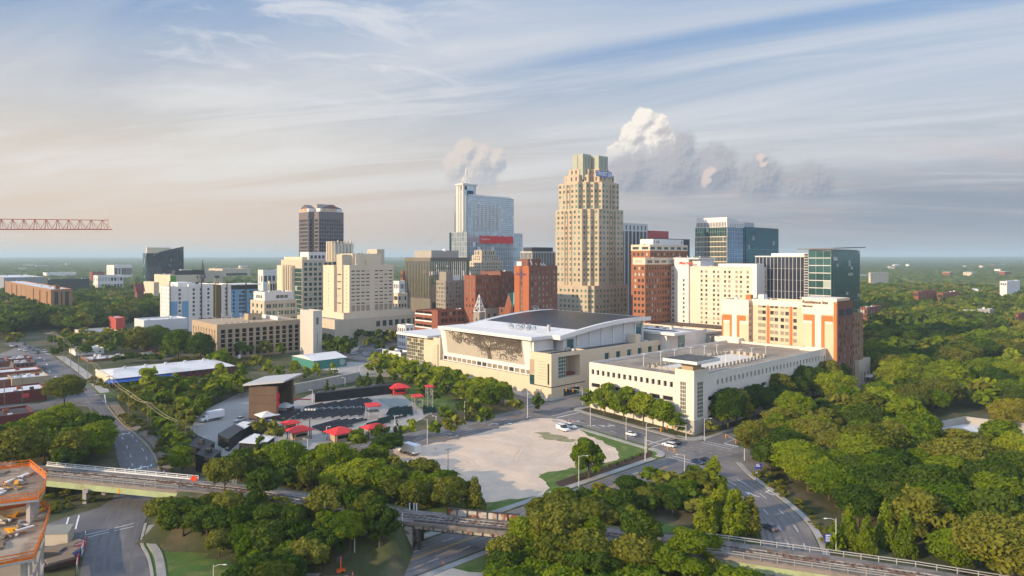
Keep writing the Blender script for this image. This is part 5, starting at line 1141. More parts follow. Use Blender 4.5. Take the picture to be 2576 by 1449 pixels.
def far(name, label, cat, pc, d, pl, pr, py, m, rows_n=0, wcol='window_glass', roof=roofg, ht=None, nL=0, nR=0, w=2., hf=.5, extra=None, grp=None, base=None):
    b = B(name, label, cat, pc, d, pl, pr, grp, base); zt = b.z(py); z0 = max(0, zt-(ht or 99))
    b.mass((0, b.R, 0, b.L), 0, zt, m, rows=rows(z0+.5, zt-.9, rows_n, hf, .25) if rows_n else [], L=(lambda a, c: cols(a+.5, c-.5, nL, w)) if nL else [], R=(lambda a, c: cols(a+.5, c-.5, nR, w)) if nR else [], rd=.3, wm=wcol, roof=roof)
    if extra: extra(b, zt)
    b.done(); return b
def xt_black(b, zt):
    p = MB(); x0 = b.R*.35; p.prism([(x0, .3), (b.R, .3), (b.R, b.L*.6), (x0, b.L*.6)], zt-.1, lambda x, y: zt+2+(b.z(620, b.R, 0)-zt-2)*max(0, (x-x0)/(b.R-x0))); p.build('roof_wedge', g_black, b.root); b.box('penthouse', 3, b.R*.7, 8, b.L*.8, zt-.1, zt+9, cream)
    b.curtain('R', -.1, 0, b.R, 4, zt, 22, 14, g_black, charcoal, .05, .5, .5); b.curtain('L', -.1, 0, b.L, 4, zt, 6, 14, g_green, charcoal, .05, .5, .5)
far('black_glass_building', 'black glass office building with a wedge shaped roof, alone among far trees', 'office building', 368, 1050, 360, 462, 637, charcoal, extra=xt_black)
def xt_poster(b, zt):
    b.bars('poster', mat('green_poster', (.10, .34, .03), .7, .3, .4), Rs=[(0, .5, 6.5, zt-16, zt-1, .1)]); b.mass((6, 40, 3, 14), zt-.1, zt+5.5, charcoal, rows=[]); b.box('roof_box', 14, 26, 4, 14, zt, zt+6, pale)
far('museum_block', 'windowless cream block with a bright green poster on its corner', 'museum', 428, 800, 388, 495, 692, cream, extra=xt_poster); far('museum_block', 'lower cream annex beside the block with the green poster', 'museum', 387, 770, 361, 400, 710, cream)
far('office_building', 'far white office building with dark vertical columns', 'office building', 287, 1250, 268, 333, 667, whitew, 1, nL=4, nR=12, w=2.2, hf=.55, ht=24)
far('office_building', 'long pale grey building below the far white columned office', 'office building', 246, 1000, 235, 310, 693, pale, 3, nL=2, nR=8, w=3)
far('brick_building', 'small far brick building beside the pale grey one', 'office building', 232, 1150, 225, 262, 684, brick, 2, nL=1, nR=4)
far('warehouse', 'long far grey warehouse with a white band, near the crane', 'warehouse', 10, 950, -30, 112, 698, mat('blue_grey', (.25, .27, .30), .8, .1, .2), 1, nR=1, w=60, hf=.3, roof=roofw)
far('warehouse', 'far white windowless hall with a red end', 'warehouse', 117, 1300, 108, 192, 686, whitew, roof=roofw); far('warehouse', 'low far dark shed left of the white windowless hall', 'warehouse', 120, 900, 112, 225, 703, charcoal, roof=roofw)
def xt_brown(b, zt):
    b.box('roof_box', b.R*.25, b.R*.45, 3, 9, zt, zt+3.5, brick2)
far('brown_office', 'long brown brick office with tall dark windows behind trees', 'office building', 128, 600, 13, 182, 728, mat('tan_brick_wall', (.30, .17, .09), .9, .1, .4), 1, nL=8, nR=5, w=5., hf=.7, roof=roofw, extra=xt_brown)
far('office_building', 'far stepped tan office with long ribbon windows', 'office building', 560, 1300, 525, 630, 676, beige, 2, nL=1, nR=1, w=40, hf=.3); far('office_building', 'far tan block on the skyline behind the spire', 'office building', 478, 1150, 460, 560, 682, beige, 2, nL=1, nR=3, w=8, hf=.3)
far('courthouse', 'small cream building with pilasters left of the beige office block', 'office building', 678, 640, 674, 706, 707, beige, 1, nL=1, nR=4, w=1.8, hf=.6, ht=14)
far('office_building', 'far white block between trees left of the beige office', 'office building', 662, 900, 649, 705, 679, whitew, 2, nL=2, nR=4, w=4, hf=.4)
far('office_building', 'cream building with a grey mansard roof between the justice tower and the dark office', 'office building', 1001, 520, 988, 1025, 738, cream, 5, nL=4, nR=3, w=1.5); far('office_building', 'white building above the mansard roofed one', 'office building', 1004, 640, 990, 1024, 707, whitew, 4, nL=3, nR=4, w=1.6)
far('brick_building', 'orange brick building edge behind the dark finned office', 'office building', 1014, 700, 1008, 1030, 682, brick, 5, nL=3, nR=3, w=1.6); far('brick_building', 'thin orange brick tower slice between two hotels', 'office building', 1286, 470, 1281, 1296, 689, brick2, 8, nL=1, nR=1, w=1.2)
def xt_spire(b, zt):
    MB().lathe([(3.6, 0), (2.5, 6), (.1, b.z(653)-zt)], 4, (b.R/2, b.L/2, zt)).build('spire', charcoal, b.root)
far('church', 'dark church spire rising behind the white apartment block', 'church', 509, 850, 506, 514, 700, brick2, extra=xt_spire)
def xt_church(b, zt):
    p = MB(); p.add([(-1, -1, zt), (b.R+1, -1, zt), (b.R+1, b.L+1, zt), (-1, b.L+1, zt), (-1, b.L/2, zt+8), (b.R+1, b.L/2, zt+8)], [(0, 1, 5, 4), (2, 3, 4, 5), (0, 4, 3), (1, 2, 5)]); p.build('gable_roof', mat('maroon_roof', (.16, .035, .035), .8, .15, .3), b.root)
far('church', 'low church with a maroon gabled roof among trees', 'church', 345, 700, 339, 362, 734, brick2, extra=xt_church)
for k, (pc, d, pl, pr, py, m, l) in enumerate(((2190, 1100, 2185, 2235, 686, cream, 'far cream house with low roof in the wooded suburb'), (2400, 1300, 2300, 2450, 740, brick, ''), (2310, 760, 2298, 2356, 733, brick, 'row house block of red brick with white parapets, nearer end'), (2372, 780, 2358, 2412, 737, brick, 'row house block of red brick with white parapets, farther end'), (2182, 560, 2162, 2216, 773, brick2, 'low brown brick building with a white parapet behind the striped hotel'), (2533, 900, 2515, 2566, 708, whitew, 'far white building with pale gable among suburban trees'), (2490, 620, 2458, 2500, 778, mat('grey_shed', (.3, .3, .3)), 'small grey roofed house hidden by trees'), (2562, 560, 2555, 2590, 790, brick, 'small brick house at the right edge of the picture'))):
    if l: far('brick_building' if m in (brick, brick2) else 'suburban_house', l, 'house', pc, d, pl, pr, py, m, 1, nL=3, nR=5, w=1.5, ht=7, roof=roofw, base=2)
# --- brick garage, lattice pyramids, teal gable behind the hall
def rear_brick():
    b = B('brick_garage', 'red brick parking garage with white railings on its open end, behind the hall', 'parking garage', 1101, 440, 1040, 1192)
    zt, L, R = b.z(781), b.L, b.R; fl = rows(1, zt-.5, 5, .55, .25)
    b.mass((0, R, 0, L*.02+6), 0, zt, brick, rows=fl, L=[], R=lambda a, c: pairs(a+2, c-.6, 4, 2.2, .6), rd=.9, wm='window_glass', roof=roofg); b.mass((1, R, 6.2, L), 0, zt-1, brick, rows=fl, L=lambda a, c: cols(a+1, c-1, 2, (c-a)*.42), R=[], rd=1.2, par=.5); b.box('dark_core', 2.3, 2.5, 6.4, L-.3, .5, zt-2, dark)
    b.bars('white_railing', whitew, Ls=[(1.02, 6.6, L-.4, z0-.1, z0+.8, .1) for z0, z1 in fl]); b.done()
    for i, (pc, d, py, l) in enumerate(((1206, 428, 785, 'white lattice pyramid on a square brick stair tower beside the brick garage'), (1343, 430, 785, 'white lattice pyramid on a square tower in front of the tallest tower'))):
        b = B('pyramid_tower', l, 'tower', pc, d, pc-15, pc+14); zt = b.z(py if i == 0 else 783); S_ = max(b.R, b.L); b.mass((0, b.R, 0, b.L), 0, zt, greyb, rows=[(zt-6, zt-4)], pitch=3, w=1.3, rd=.3, wm='window_glass'); b.done()
        t = MB(); c_ = (b.R/2, b.L/2); za = b.z(742)
        cs = [(0, 0), (b.R, 0), (b.R, b.L), (0, b.L)]
        for q in range(4):
            a, c = cs[q], cs[(q+1) % 4]; A = lambda p, k: (p[0]+(c_[0]-p[0])*k, p[1]+(c_[1]-p[1])*k, zt+(za-zt)*k)
            t.tube([A(a, 0), A(a, 1)], .28, 4)
            for k in (0, .33, .62): t.tube([A(a, k), A(c, k)], .18, 4); 
            t.tube([A(a, 0), A(c, .33)], .13, 4); t.tube([A(c, 0), A(a, .33)], .13, 4); t.tube([A(a, .33), A(c, .62)], .13, 4); t.tube([A(c, .33), A(a, .62)], .13, 4)
        t.build('lattice_pyramid', white, b.root)
    b = B('gabled_brick_building', 'brick building with steep teal gables between the two lattice pyramids', 'building', 1290, 445, 1255, 1335); zt = b.z(775)
    b.mass((0, b.R, 0, b.L), 0, zt, brick2, rows=rows(3, zt, 5, .5), pitch=4, w=1.4, rd=.3, wm='curtained_window', roof=teal)
    zg = b.z(737); w_ = 8.; x0, y0 = -1, -1
    p = MB(); p.add([(x0, y0+w_, zt-8), (x0, y0, zt-8), (x0+w_, y0, zt-8), (x0+w_, y0+w_, zt-8), (x0, y0+w_, zt), (x0, y0, zt), (x0+w_, y0, zt), (x0+w_, y0+w_, zt), (x0, y0+w_/2, zg), (x0+w_/2, y0, zg), (x0+w_/2, y0+w_/2, zg)], [(0, 1, 5, 8, 4), (1, 2, 6, 9, 5)]); p.build('gable_wall', brick, b.root)
    p = MB(); p.add([(x0, y0+w_, zt), (x0, y0, zt), (x0+w_, y0, zt), (x0, y0+w_/2, zg), (x0+w_/2, y0, zg), (x0+w_/2, y0+w_/2, zg), (x0+w_, y0+w_, zt)], [(1, 5, 3), (3, 5, 6, 0), (1, 4, 5), (4, 2, 6, 5)]); p.build('gable_roof', teal, b.root); b.done()
    far('brick_building', 'low grey brick building running behind the hall roof', 'building', 1222, 450, 1210, 1345, 776, greyb, 2, nR=9, w=2, hf=.5)
rear_brick()
# ================================================================== LEFT: SHOPS AND SHEDS
def white_roof_shop():
    b = B('brick_shop', 'long brick shop with a white roof and a blue awning on the street corner', 'shop', 284, 305, 241, 590)
    zt, L, R = b.z(950), b.L, b.R
    b.mass((0, R, 0, L), 0, zt-.6, brickd, rows=[(1.6, 3.2)], L=[], R=lambda a, c: cols(a+30, c-3, 7, 1.2), rd=.25, wm='window_glass', par=0); b.bars('end_wall', cream, Ls=[(0, 0, L, 0, zt+.1, .1)])
    r = MB(); r.add([(-.6, -.6, zt-.6), (R+.5, -.6, zt-.6), (R+.5, L+.5, zt-.6), (-.6, L+.5, zt-.6), (4, L*.5, zt+1.3), (R-4, L*.5, zt+1.3)], [(0, 1, 5, 4), (1, 2, 5), (2, 3, 4, 5), (3, 0, 4), (3, 2, 1, 0)]); r.build('roof', roofw, b.root)
    a = MB(); a.add([(-.2, -.05, zt-.9), (26, -.05, zt-.9), (26, -2.2, zt-2.1), (-.2, -2.2, zt-2.1), (-2.1, -2.2, zt-2.1), (-2.1, 5, zt-2.1), (-.2, 5, zt-.9)], [(0, 1, 2, 3), (0, 3, 4, 5, 6)]); a.v += [(x, y, z-.12) for x, y, z in a.v[:7]]; a.f += [(10, 9, 8, 7), (13, 12, 11, 10, 7), (2, 1, 8, 9), (3, 2, 9, 10), (4, 3, 10, 11), (5, 4, 11, 12)]; a.build('awning', bluep, b.root)
    b.bars('shop_window', MATS['window_glass'], Rs=[(0, 1+k*5, 5.2+k*5, .6, zt-2.4, .06) for k in range(5)])
    sg = b.bars('sign_band', navy, Rs=[(0, R*.55, R*.60, zt-2.2, zt-1.3, .1)])
    for k in range(7): b.box('roof_vent', 8+k*9, 9.1+k*9, L*.5-.5, L*.5+.5, zt+.6, zt+2.3, roofw)
    b.done()
white_roof_shop()
def xt_roofbits(b, zt):
    for k in range(3): b.box('roof_unit', 3+k*6, 4.6+k*6, 3, 4.4, zt-.5, zt+1.0, metal)
far('brick_warehouse', 'low brick warehouse with white roof behind the blue awning shop', 'warehouse', 222, 375, 203, 403, 905, brick2, 1, nR=4, w=2.2, hf=.5, roof=roofw, extra=xt_roofbits)
far('blue_container', 'dark blue container wedged behind the brick warehouse', 'container', 404, 392, 399, 436, 893, mat('container_blue', (.02, .045, .2), .6, .1, .5))
far('office_trailer', 'white site trailer with small square windows near the street', 'trailer', 190, 400, 174, 262, 880, whitew, 1, nR=4, w=1.3, hf=.35, roof=roofw)
far('storage_shed', 'long grey roofed storage shed with white doors', 'shed', 214, 470, 188, 300, 838, cream, 1, nL=8, w=2.2, hf=.6, wcol='curtained_window', roof=mat('blue_grey_roof', (.25, .28, .33), .8, .15, .2)); far('brick_box', 'tall square red brick building among dark trees', 'building', 292, 520, 274, 315, 800, mat('bright_brick', (.40, .07, .055), .9, .1, .4), roof=roofw)
def shop(label, pl, pr, yb, yt, L, m, roof=roofw, wins=0, extra=None, cat='shop', name='brick_shop'):
    """shop row: long wall along U; right end at (pr, yb), left end at pl"""
    e = at(pr, yb); k = (pl-CX)/F; R = (e.x-k*e.y)/(UX-k*UY); c = e-Vector((UX*R, UY*R, 0)); z = g(c.x, c.y)
    b = B(name, label, cat, CX+F*c.x/c.y, c.y, CX+F*c.x/c.y-1, pr, 'shops on the left side of the street'); b.L = L; zt = (yb-yt)/F*e.y
    b.mass((0, b.R, 0, L), -1, zt, m, rows=[(1.2, min(3., zt-.6))] if wins else [], L=[], R=(lambda a, q: cols(a+1, q-1, wins, 1.4)) if wins else [], rd=.3, wm='window_glass', roof=roof, par=.7)
    for i in range(3): b.box('roof_unit', b.R*(.2+.25*i), b.R*(.2+.25*i)+1.6, L*.4+i, L*.4+i+1.4, zt-.69, zt+.6, (metal, whitew, brick)[i])
    if extra: extra(b, zt)
    b.done()
shop('dark red shop with a white roof and a small pink sign at the left edge', -120, 118, 1006, 976, 16, brickd, extra=lambda b, z: b.bars('sign_panel', mat('pink_sign', (.7, .07, .09), .5), Rs=[(0, b.R-8, b.R-6, 2, 3.6, .1)]))
shop('brown brick shop with a white roof behind the dark red one', 30, 123, 965, 944, 14, tanb); shop('shop with a white roof left of the brown one', -120, 30, 972, 953, 12, brick2)
shop('long shop with a pale roof and a red end, third row on the left', -100, 103, 942, 928, 14, brick); shop('two storey grey shop with small windows, fourth row on the left', 34, 91, 928, 910, 12, mat('grey_brown', (.14, .10, .09)), roofg, 4); shop('low brown shop with a cream roof nearest the street queue', 22, 82, 911, 899, 12, brick2); shop('shop with a dark blue roof at the left edge', -90, 22, 922, 908, 16, brick2, mat('dark_blue_roof', (.06, .075, .12), .8, .2, .3))
shop('long dark red brick building with one window at the left edge, nearest the railway', -160, 86, 1078, 1036, 15, brickd, mat('dark_roof', (.06, .05, .055), .9, .2, .3), 5, cat='warehouse', name='brick_warehouse')
def teal_shed():
    b = B('teal_shed', 'teal green workshop with a white roof and a round mural on its wall', 'workshop', 790, 352, 735, 872)
    zt = b.z(908); tw = mat('teal_wall', (.05, .20, .17), .8, .12, .3); b.mass((0, b.R, 0, b.L), 0, zt, tw, rows=[], roof=roofw, par=.3)
    r = MB(); r.add([(-.4, -.4, zt), (b.R+.4, -.4, zt), (b.R+.4, b.L+.4, zt), (-.4, b.L+.4, zt), (-.4, b.L/2, zt+2), (b.R+.4, b.L/2, zt+2)], [(0, 1, 5, 4), (2, 3, 4, 5), (0, 4, 3), (1, 2, 5), (3, 2, 1, 0)]); r.build('roof', roofw, b.root)
    MB().lathe([(.05, 0), (1.7, 0), (1.7, .12), (.05, .14)], 18).build('round_mural', mat('mural_grey', (.30, .36, .36), .8, .3, .8), b.root, (b.R*.86, -.02, zt-2.2)).rotation_euler = (math.pi/2, 0, 0)
teal_shed()
far('white_garage_shop', 'small white flat roofed garage shop beside the junction', 'shop', 1008, 395, 962, 1036, 887, whitew, 1, nL=3, nR=2, w=3, hf=.6, wcol='curtained_window', roof=roofw); far('white_house', 'small white building behind trees in front of the brick garage', 'building', 1020, 430, 1000, 1042, 818, whitew, 3, nL=4, nR=2, w=1.2, hf=.5)
# ================================================================== TREES
def leafmat(key, col, col2, tr=.25):
    m = bpy.data.materials.new(key); m.use_nodes = True; t = NT(m.node_tree); MATS[key] = m
    oi = t.n('ShaderNodeObjectInfo').outputs['Random']; isl = t.n('ShaderNodeNewGeometry').outputs['Random Per Island']
    o = t.n('ShaderNodeTexCoord').outputs['Object']
    f = t.m('ADD', t.m('MULTIPLY', oi, .45), t.m('ADD', t.m('MULTIPLY', t.noise(o, .55, 2.), .55), t.m('MULTIPLY', isl, .25)))
    c = t.mix(t.ss(f, .25, .95), (*col, 1), (*col2, 1))
    d = t.n('ShaderNodeBsdfDiffuse', i={'Color': c}); tl = t.n('ShaderNodeBsdfTranslucent', i={'Color': c})
    mx = t.n('ShaderNodeMixShader', i={0: tr, 1: d, 2: tl}); t.n('ShaderNodeOutputMaterial', i={0: mx}); return m
TONES = {'dark green': leafmat('leaf_dark', (.034, .074, .010), (.084, .122, .016)), 'green': leafmat('leaf_green', (.066, .124, .008), (.148, .198, .013)),
         'bright green': leafmat('leaf_bright', (.135, .205, .012), (.27, .31, .022), .36), 'olive green': leafmat('leaf_olive', (.092, .116, .014), (.195, .195, .03)),
         'yellow green': leafmat('leaf_yellow', (.20, .20, .022), (.36, .31, .05), .34)}
barkm = mat('bark', (.10, .075, .055), .95, .3, 2.)
def crown_mesh(kind, seed, ncl=40, per=105, leaf=.5, name='crown'):
    r = np.random.default_rng(seed); V = []
    for c in range(ncl):
        for _ in range(60):
            d = r.normal(size=3); d /= np.linalg.norm(d)
            if d[2] > -.7: break
        rad = r.uniform(.50, .84)
        if kind == 'round': cen = np.array([0, 0, 5.9])+d*rad*np.array([4.0, 4.0, 4.0]); cr = r.uniform(.75, 1.6)
        elif kind == 'oval': cen = np.array([0, 0, 5.5])+d*rad*np.array([3.8, 3.8, 4.8])*np.array([1-.35*max(d[2], 0), 1-.35*max(d[2], 0), 1]); cr = r.uniform(.75, 1.4)
        elif kind == 'spread': cen = np.array([0, 0, 6.6])+d*rad*np.array([5.2, 5.2, 3.0]); cr = r.uniform(.85, 1.65)
        else:
            z = 10*(1-math.sqrt(r.uniform(.01, .96))); z = min(z, 9.4); a = r.uniform(0, 6.283); w = 3.4*(1-z/10.3)**.8*r.uniform(.6, .95)
            cen = np.array([w*math.cos(a), w*math.sin(a), z+.5]); cr = r.uniform(.7, 1.1)
        n = int(per*(cr/1.3)**2); q = r.normal(size=(n, 3)); q[:, 2] += .35; q /= np.linalg.norm(q, axis=1)[:, None]
        sc = np.array([1, 1, .8]) if kind != 'cone' else np.array([.8, .8, 1.6])
        p = cen+q*sc*cr*r.uniform(.62, 1.08, size=(n, 1))*np.where(r.random((n, 1)) < .12, 1.22, 1.)
        nn = q+r.normal(size=(n, 3))*.55; nn /= np.linalg.norm(nn, axis=1)[:, None]
        t = np.cross(nn, r.normal(size=(n, 3))); t /= np.linalg.norm(t, axis=1)[:, None]; b = np.cross(nn, t)
        s = leaf*r.uniform(.55, 1.25, size=(n, 1)); s2 = s*r.uniform(.5, .9, size=(n, 1))
        V.append(np.stack([p-t*s-b*s2*.6, p+t*s*.2-b*s2, p+t*s, p-t*s*.1+b*s2], axis=1))
    return np.concatenate(V)      # n,4,3
def quads_mesh(name, Q, m):
    n = len(Q); me = bpy.data.meshes.new(name); me.vertices.add(n*4); me.loops.add(n*4); me.polygons.add(n)
    me.vertices.foreach_set('co', Q.reshape(-1).astype(np.float32)); me.loops.foreach_set('vertex_index', np.arange(n*4, dtype=np.int32))
    me.polygons.foreach_set('loop_start', np.arange(0, n*4, 4, dtype=np.int32)); me.polygons.foreach_set('loop_total', np.full(n, 4, dtype=np.int32))
    if m: me.materials.append(m)
    me.update(calc_edges=True); return me
def trunk_mesh(seed, hz=6.5):
    r = random.Random(seed); mb = MB(); mb.tube([(0, 0, -.6), (.05, 0, 1.5), (.1, .05, 3.2), (0, .1, hz)], .26, 6, .1)
    for k in range(5):
        a = k*1.26+r.random(); z = r.uniform(2.2, 4.2); mb.tube([(0, 0, z), (math.cos(a)*1.1, math.sin(a)*1.1, z+1.4), (math.cos(a)*2.2, math.sin(a)*2.2, z+2.9)], .12, 5, .04)
    return mb.mesh('trunk', barkm)
KINDS = {'round': [], 'oval': [], 'spread': [], 'cone': []}
for k_, n_, ncl in (('round', 4, 56), ('oval', 3, 50), ('spread', 3, 54), ('cone', 2, 90)):
    for s_ in range(n_): KINDS[k_].append(quads_mesh('crown', crown_mesh(k_, 40+s_*7+len(k_), ncl, 180 if k_ != 'cone' else 110, .37 if k_ != 'cone' else .31), TONES['green']))
BIG = [quads_mesh('crown', crown_mesh('round', 300+i, 105, 210, .24), TONES['green']) for i in range(3)]
LOD = {k: [crown_mesh(k, 90+i, 13 if k != 'cone' else 22, 15, 1.35) for i in range(3)] for k in KINDS}
TRUNKS = [trunk_mesh(i) for i in range(3)]
TREES = []      # (x, y, h, r, kind, tone, zone)
TR = random.Random(3)
def inpoly(p, poly):
    x, y = p; c = False; j = len(poly)-1
    for i in range(len(poly)):
        a, b = poly[i], poly[j]
        if (a[1] > y) != (b[1] > y) and x < (b[0]-a[0])*(y-a[1])/(b[1]-a[1])+a[0]: c = not c
        j = i
    return c
PAL = {'wood': ['dark green']*4+['green']*4+['olive green']*3+['bright green']*3, 'dark': ['dark green']*5+['green']*2+['olive green']*2, 'bright': ['bright green']*5+['green']*2, 'mix': ['green']*3+['olive green']*2+['dark green']*2+['bright green'], 'far': ['dark green', 'green', 'green', 'olive green']}
def zone(name, poly, sp, h, ratio=(.36, .52), pal='wood', kinds=('round', 'round', 'spread', 'oval'), ex=(), world=False, top=True):
    poly = poly if world else [tuple(at(a, b)[:2]) for a, b in poly]; ex = [e if world else [tuple(at(a, b)[:2]) for a, b in e] for e in ex]
    x0, x1 = min(p[0] for p in poly), max(p[0] for p in poly); y0, y1 = min(p[1] for p in poly), max(p[1] for p in poly); got = []
    for _ in range(int((x1-x0)*(y1-y0)/sp/sp*14)+60):
        p = (TR.uniform(x0, x1), TR.uniform(y0, y1))
        if not inpoly(p, poly) or any(inpoly(p, e) for e in ex): continue
        hh = TR.uniform(*h); s_ = sp*(.75+.5*(hh-h[0])/(h[1]-h[0]+.01))
        if any((p[0]-q[0])**2+(p[1]-q[1])**2 < s_*s_ for q in got): continue
        got.append(p); TREES.append((p[0], p[1], hh, hh*TR.uniform(*ratio), TR.choice(kinds), TR.choice(PAL[pal]), name))
def tree(name, px, py, h, r, kind='round', tone='green', top=False):
    """one tree: (px, py) is the foot, or with top the tip of its crown"""
    if top:
        z = 0.
        for _ in range(30): d = F*(H-z-h)/max(py-HZ, 1); x = X(px, d); z = .5*z+.5*gh(x, d) if d < 260 else .5*z+.5*g(x, d)
        p = (x, d)
    else: q = at(px, py); p = (q.x, q.y)
    TREES.append((*p, h, r, kind, tone, name))
ez = [(1620, 1305), (1760, 1300), (1800, 1345), (1600, 1350)]
zone('the thicket below the railway', [(388, 1342), (470, 1345), (700, 1362), (900, 1376), (950, 1385), (880, 1408), (800, 1437), (700, 1520), (600, 1500), (575, 1418), (520, 1385), (420, 1362)], 4.6, (6, 9), (.42, .56), 'dark')
zone('the trees between railway and stage yard', [(545, 1215), (600, 1185), (700, 1178), (800, 1170), (900, 1168), (985, 1185), (1050, 1212), (1150, 1252), (1232, 1276), (1100, 1287), (950, 1268), (760, 1243), (600, 1226)], 5.4, (6, 9), (.42, .55), 'mix')
for px, py, h, r, k, c in ((716, 1106, 12, 5.4, 'round', 'bright green'), (835, 1112, 11.5, 6.2, 'round', 'bright green'), (905, 1148, 11, 5.8, 'round', 'bright green'), (965, 1170, 9, 4.8, 'round', 'bright green'), (605, 1128, 11, 4.8, 'round', 'dark green'), (1195, 1203, 9, 3.4, 'cone', 'olive green'), (1130, 1218, 7.5, 3.6, 'spread', 'olive green'), (1050, 1204, 8.5, 3.8, 'round', 'olive green'), (565, 1150, 9, 4, 'spread', 'olive green'), (660, 1175, 8, 4, 'round', 'dark green'), (780, 1130, 10, 4, 'round', 'green')):
    tree('the bright clump beside the gravel lot', px, py, h, r, k, c, True)
tree('the railway thicket edge', 955, 1252, 10.5, 4.6, 'oval', 'dark green', True); tree('the railway thicket edge', 880, 1285, 8.5, 3.6, 'spread', 'bright green', True)
zone('the dense trees at the left edge', [(-60, 1160), (40, 1120), (140, 1110), (222, 1112), (240, 1140), (252, 1192), (190, 1199), (110, 1192), (-80, 1215)], 6.5, (8, 11.5), (.42, .52), 'mix')
for px, py, h, r, c in ((150, 1016, 13, 6.2, 'bright green'), (222, 1036, 11, 4.6, 'bright green'), (105, 1032, 12, 5.4, 'bright green'), (50, 1072, 14, 6.5, 'olive green'), (178, 1080, 12, 5.2, 'olive green'), (162, 940, 12.5, 6.8, 'olive green')): tree('the trees beside the curving street', px, py, h, r, 'round', c, True)
zone('the green belt between street and stage', [(318, 1024), (325, 1003), (420, 988), (520, 978), (600, 978), (636, 992), (590, 1003), (524, 1026), (484, 1070), (472, 1130), (462, 1195), (436, 1192), (432, 1150), (398, 1088), (348, 1048)], 5.2, (6, 9), (.42, .54), 'mix')
for px, py, h, r, c in ((372, 917, 12, 5, 'bright green'), (415, 945, 10, 5.5, 'dark green'), (455, 960, 10, 5, 'dark green'), (555, 912, 9, 3.6, 'bright green'), (605, 915, 9, 3.6, 'green'), (585, 940, 9, 4, 'green'), (675, 905, 8.5, 3.2, 'bright green'), (740, 905, 8.5, 3, 'bright green'), (795, 912, 8, 2.8, 'bright green'), (708, 918, 8, 3, 'green'), (770, 922, 7, 2.8, 'green'), (838, 912, 7.5, 2.4, 'bright green'), (645, 890, 8, 4.5, 'olive green')):
    tree('the row behind the stage', px, py, h, r, 'oval', c, True)
for px, py, h, r, c in ((352, 817, 18, 8, 'olive green'), (395, 815, 17.5, 7.5, 'green'), (302, 836, 14, 6.5, 'dark green'), (448, 828, 17.5, 7.5, 'green'), (505, 837, 16.5, 7, 'dark green'), (425, 850, 14, 5.5, 'green'), (150, 838, 9, 7, 'dark green'), (170, 826, 9, 4, 'olive green'), (35, 836, 10, 5.5, 'olive green'), (240, 850, 6, 5, 'green')): tree('the trees in front of the tan garage', px, py, h, r, 'round', c, True)
for i, (px, py, h) in enumerate(((300, 892, 5), (330, 886, 6), (362, 890, 5), (390, 888, 6))): tree('the bushes against the brick warehouse', px, py, h, 3.5, 'spread', 'dark green', True)
# street trees in front of the hall
for i in range(13): TREES.append((*uv(193.5+TR.uniform(-.6, .6), 213+i*8.2), TR.uniform(9.5, 11), TR.uniform(4.7, 5.4), 'oval', 'bright green', 'the street row in front of the hall'))
for i in range(11): TREES.append((*uv(185+TR.uniform(-1, 1), 212+i*8.9), TR.uniform(8.5, 10.5), TR.uniform(4.4, 5.2), 'oval', 'bright green' if i % 3 else 'green', 'the second row in front of the hall'))
for px, py, h, r, k, c in ((1190, 1000, 8, 3.6, 'round', 'dark green'), (1165, 1005, 6, 3, 'round', 'dark green'), (1145, 968, 6, 2.6, 'spread', 'dark green'), (1115, 970, 5, 2.4, 'spread', 'dark green'), (1062, 955, 7.5, 3.4, 'cone', 'dark green'), (1030, 948, 5, 2.4, 'round', 'dark green'), (1092, 985, 5, 2.4, 'spread', 'dark green'), (1185, 1012, 7, 2.6, 'cone', 'olive green'), (955, 935, 6, 2.4, 'cone', 'dark green'), (925, 940, 6, 2.4, 'cone', 'dark green'), (905, 945, 5, 2.3, 'cone', 'dark green'), (990, 940, 5, 2.2, 'round', 'dark green'), (985, 912, 4, 1.8, 'round', 'green'), (822, 958, 5, 1.5, 'cone', 'dark green'), (838, 968, 4, 1.4, 'cone', 'dark green')):
    tree('the dark planting behind the seating', px, py, h, r, k, c, True)
for px, py, h, r, k, c in ((1220, 1018, 8, 3.3, 'oval', 'green'), (1297, 1003, 7.2, 3.2, 'spread', 'olive green'), (1353, 988, 8, 3., 'oval', 'dark green'), (1140, 1042, 8, 3.6, 'round', 'olive green'), (1128, 1018, 7, 3.4, 'round', 'green'), (1198, 1002, 7, 3.4, 'round', 'bright green'), (1030, 1055, 6.5, 2.8, 'round', 'bright green'), (975, 1090, 7.5, 4.4, 'spread', 'dark green'), (905, 1075, 7.5, 3.4, 'round', 'green'), (960, 1064, 6.5, 3.2, 'round', 'dark green'), (1000, 1062, 6, 2.2, 'cone', 'dark green'), (690, 1060, 8, 3, 'spread', 'olive green'), (655, 1050, 6.5, 2.6, 'round', 'olive green'), (655, 1098, 6.5, 3.6, 'cone', 'dark green'), (1481, 1100, 12.3, 5.2, 'oval', 'green'), (1095, 1058, 6, 2.6, 'round', 'green')):
    tree('the trees along the cross street', px, py, h, r, k, c, True)
for i, v in enumerate((186, 177, 167.5, 158, 149, 143)): TREES.append((*uv(216.8, v), (9.2, 13.5, 13.5, 13, 12, 8)[i], (3.8, 5.8, 6.2, 6.2, 5.4, 3.6)[i], 'oval', ('green', 'bright green', 'bright green', 'bright green', 'bright green', 'green')[i], 'the row in front of the white garage'))
tree('the white garage corner', 1818, 985, 14.5, 5.2, 'oval', 'bright green', True); tree('the white garage corner', 1790, 1060, 5, 2.6, 'spread', 'olive green', True)
zone('the dark row along the garage side', UV([(236, 133.2), (345, 133.2), (345, 137), (236, 137)]), 6.5, (13, 18), (.36, .46), 'dark', world=True)
zone('the dark row along the garage side', UV([(222, 108), (345, 108), (345, 117), (222, 117)]), 7, (8, 12), (.40, .55), 'wood', world=True)
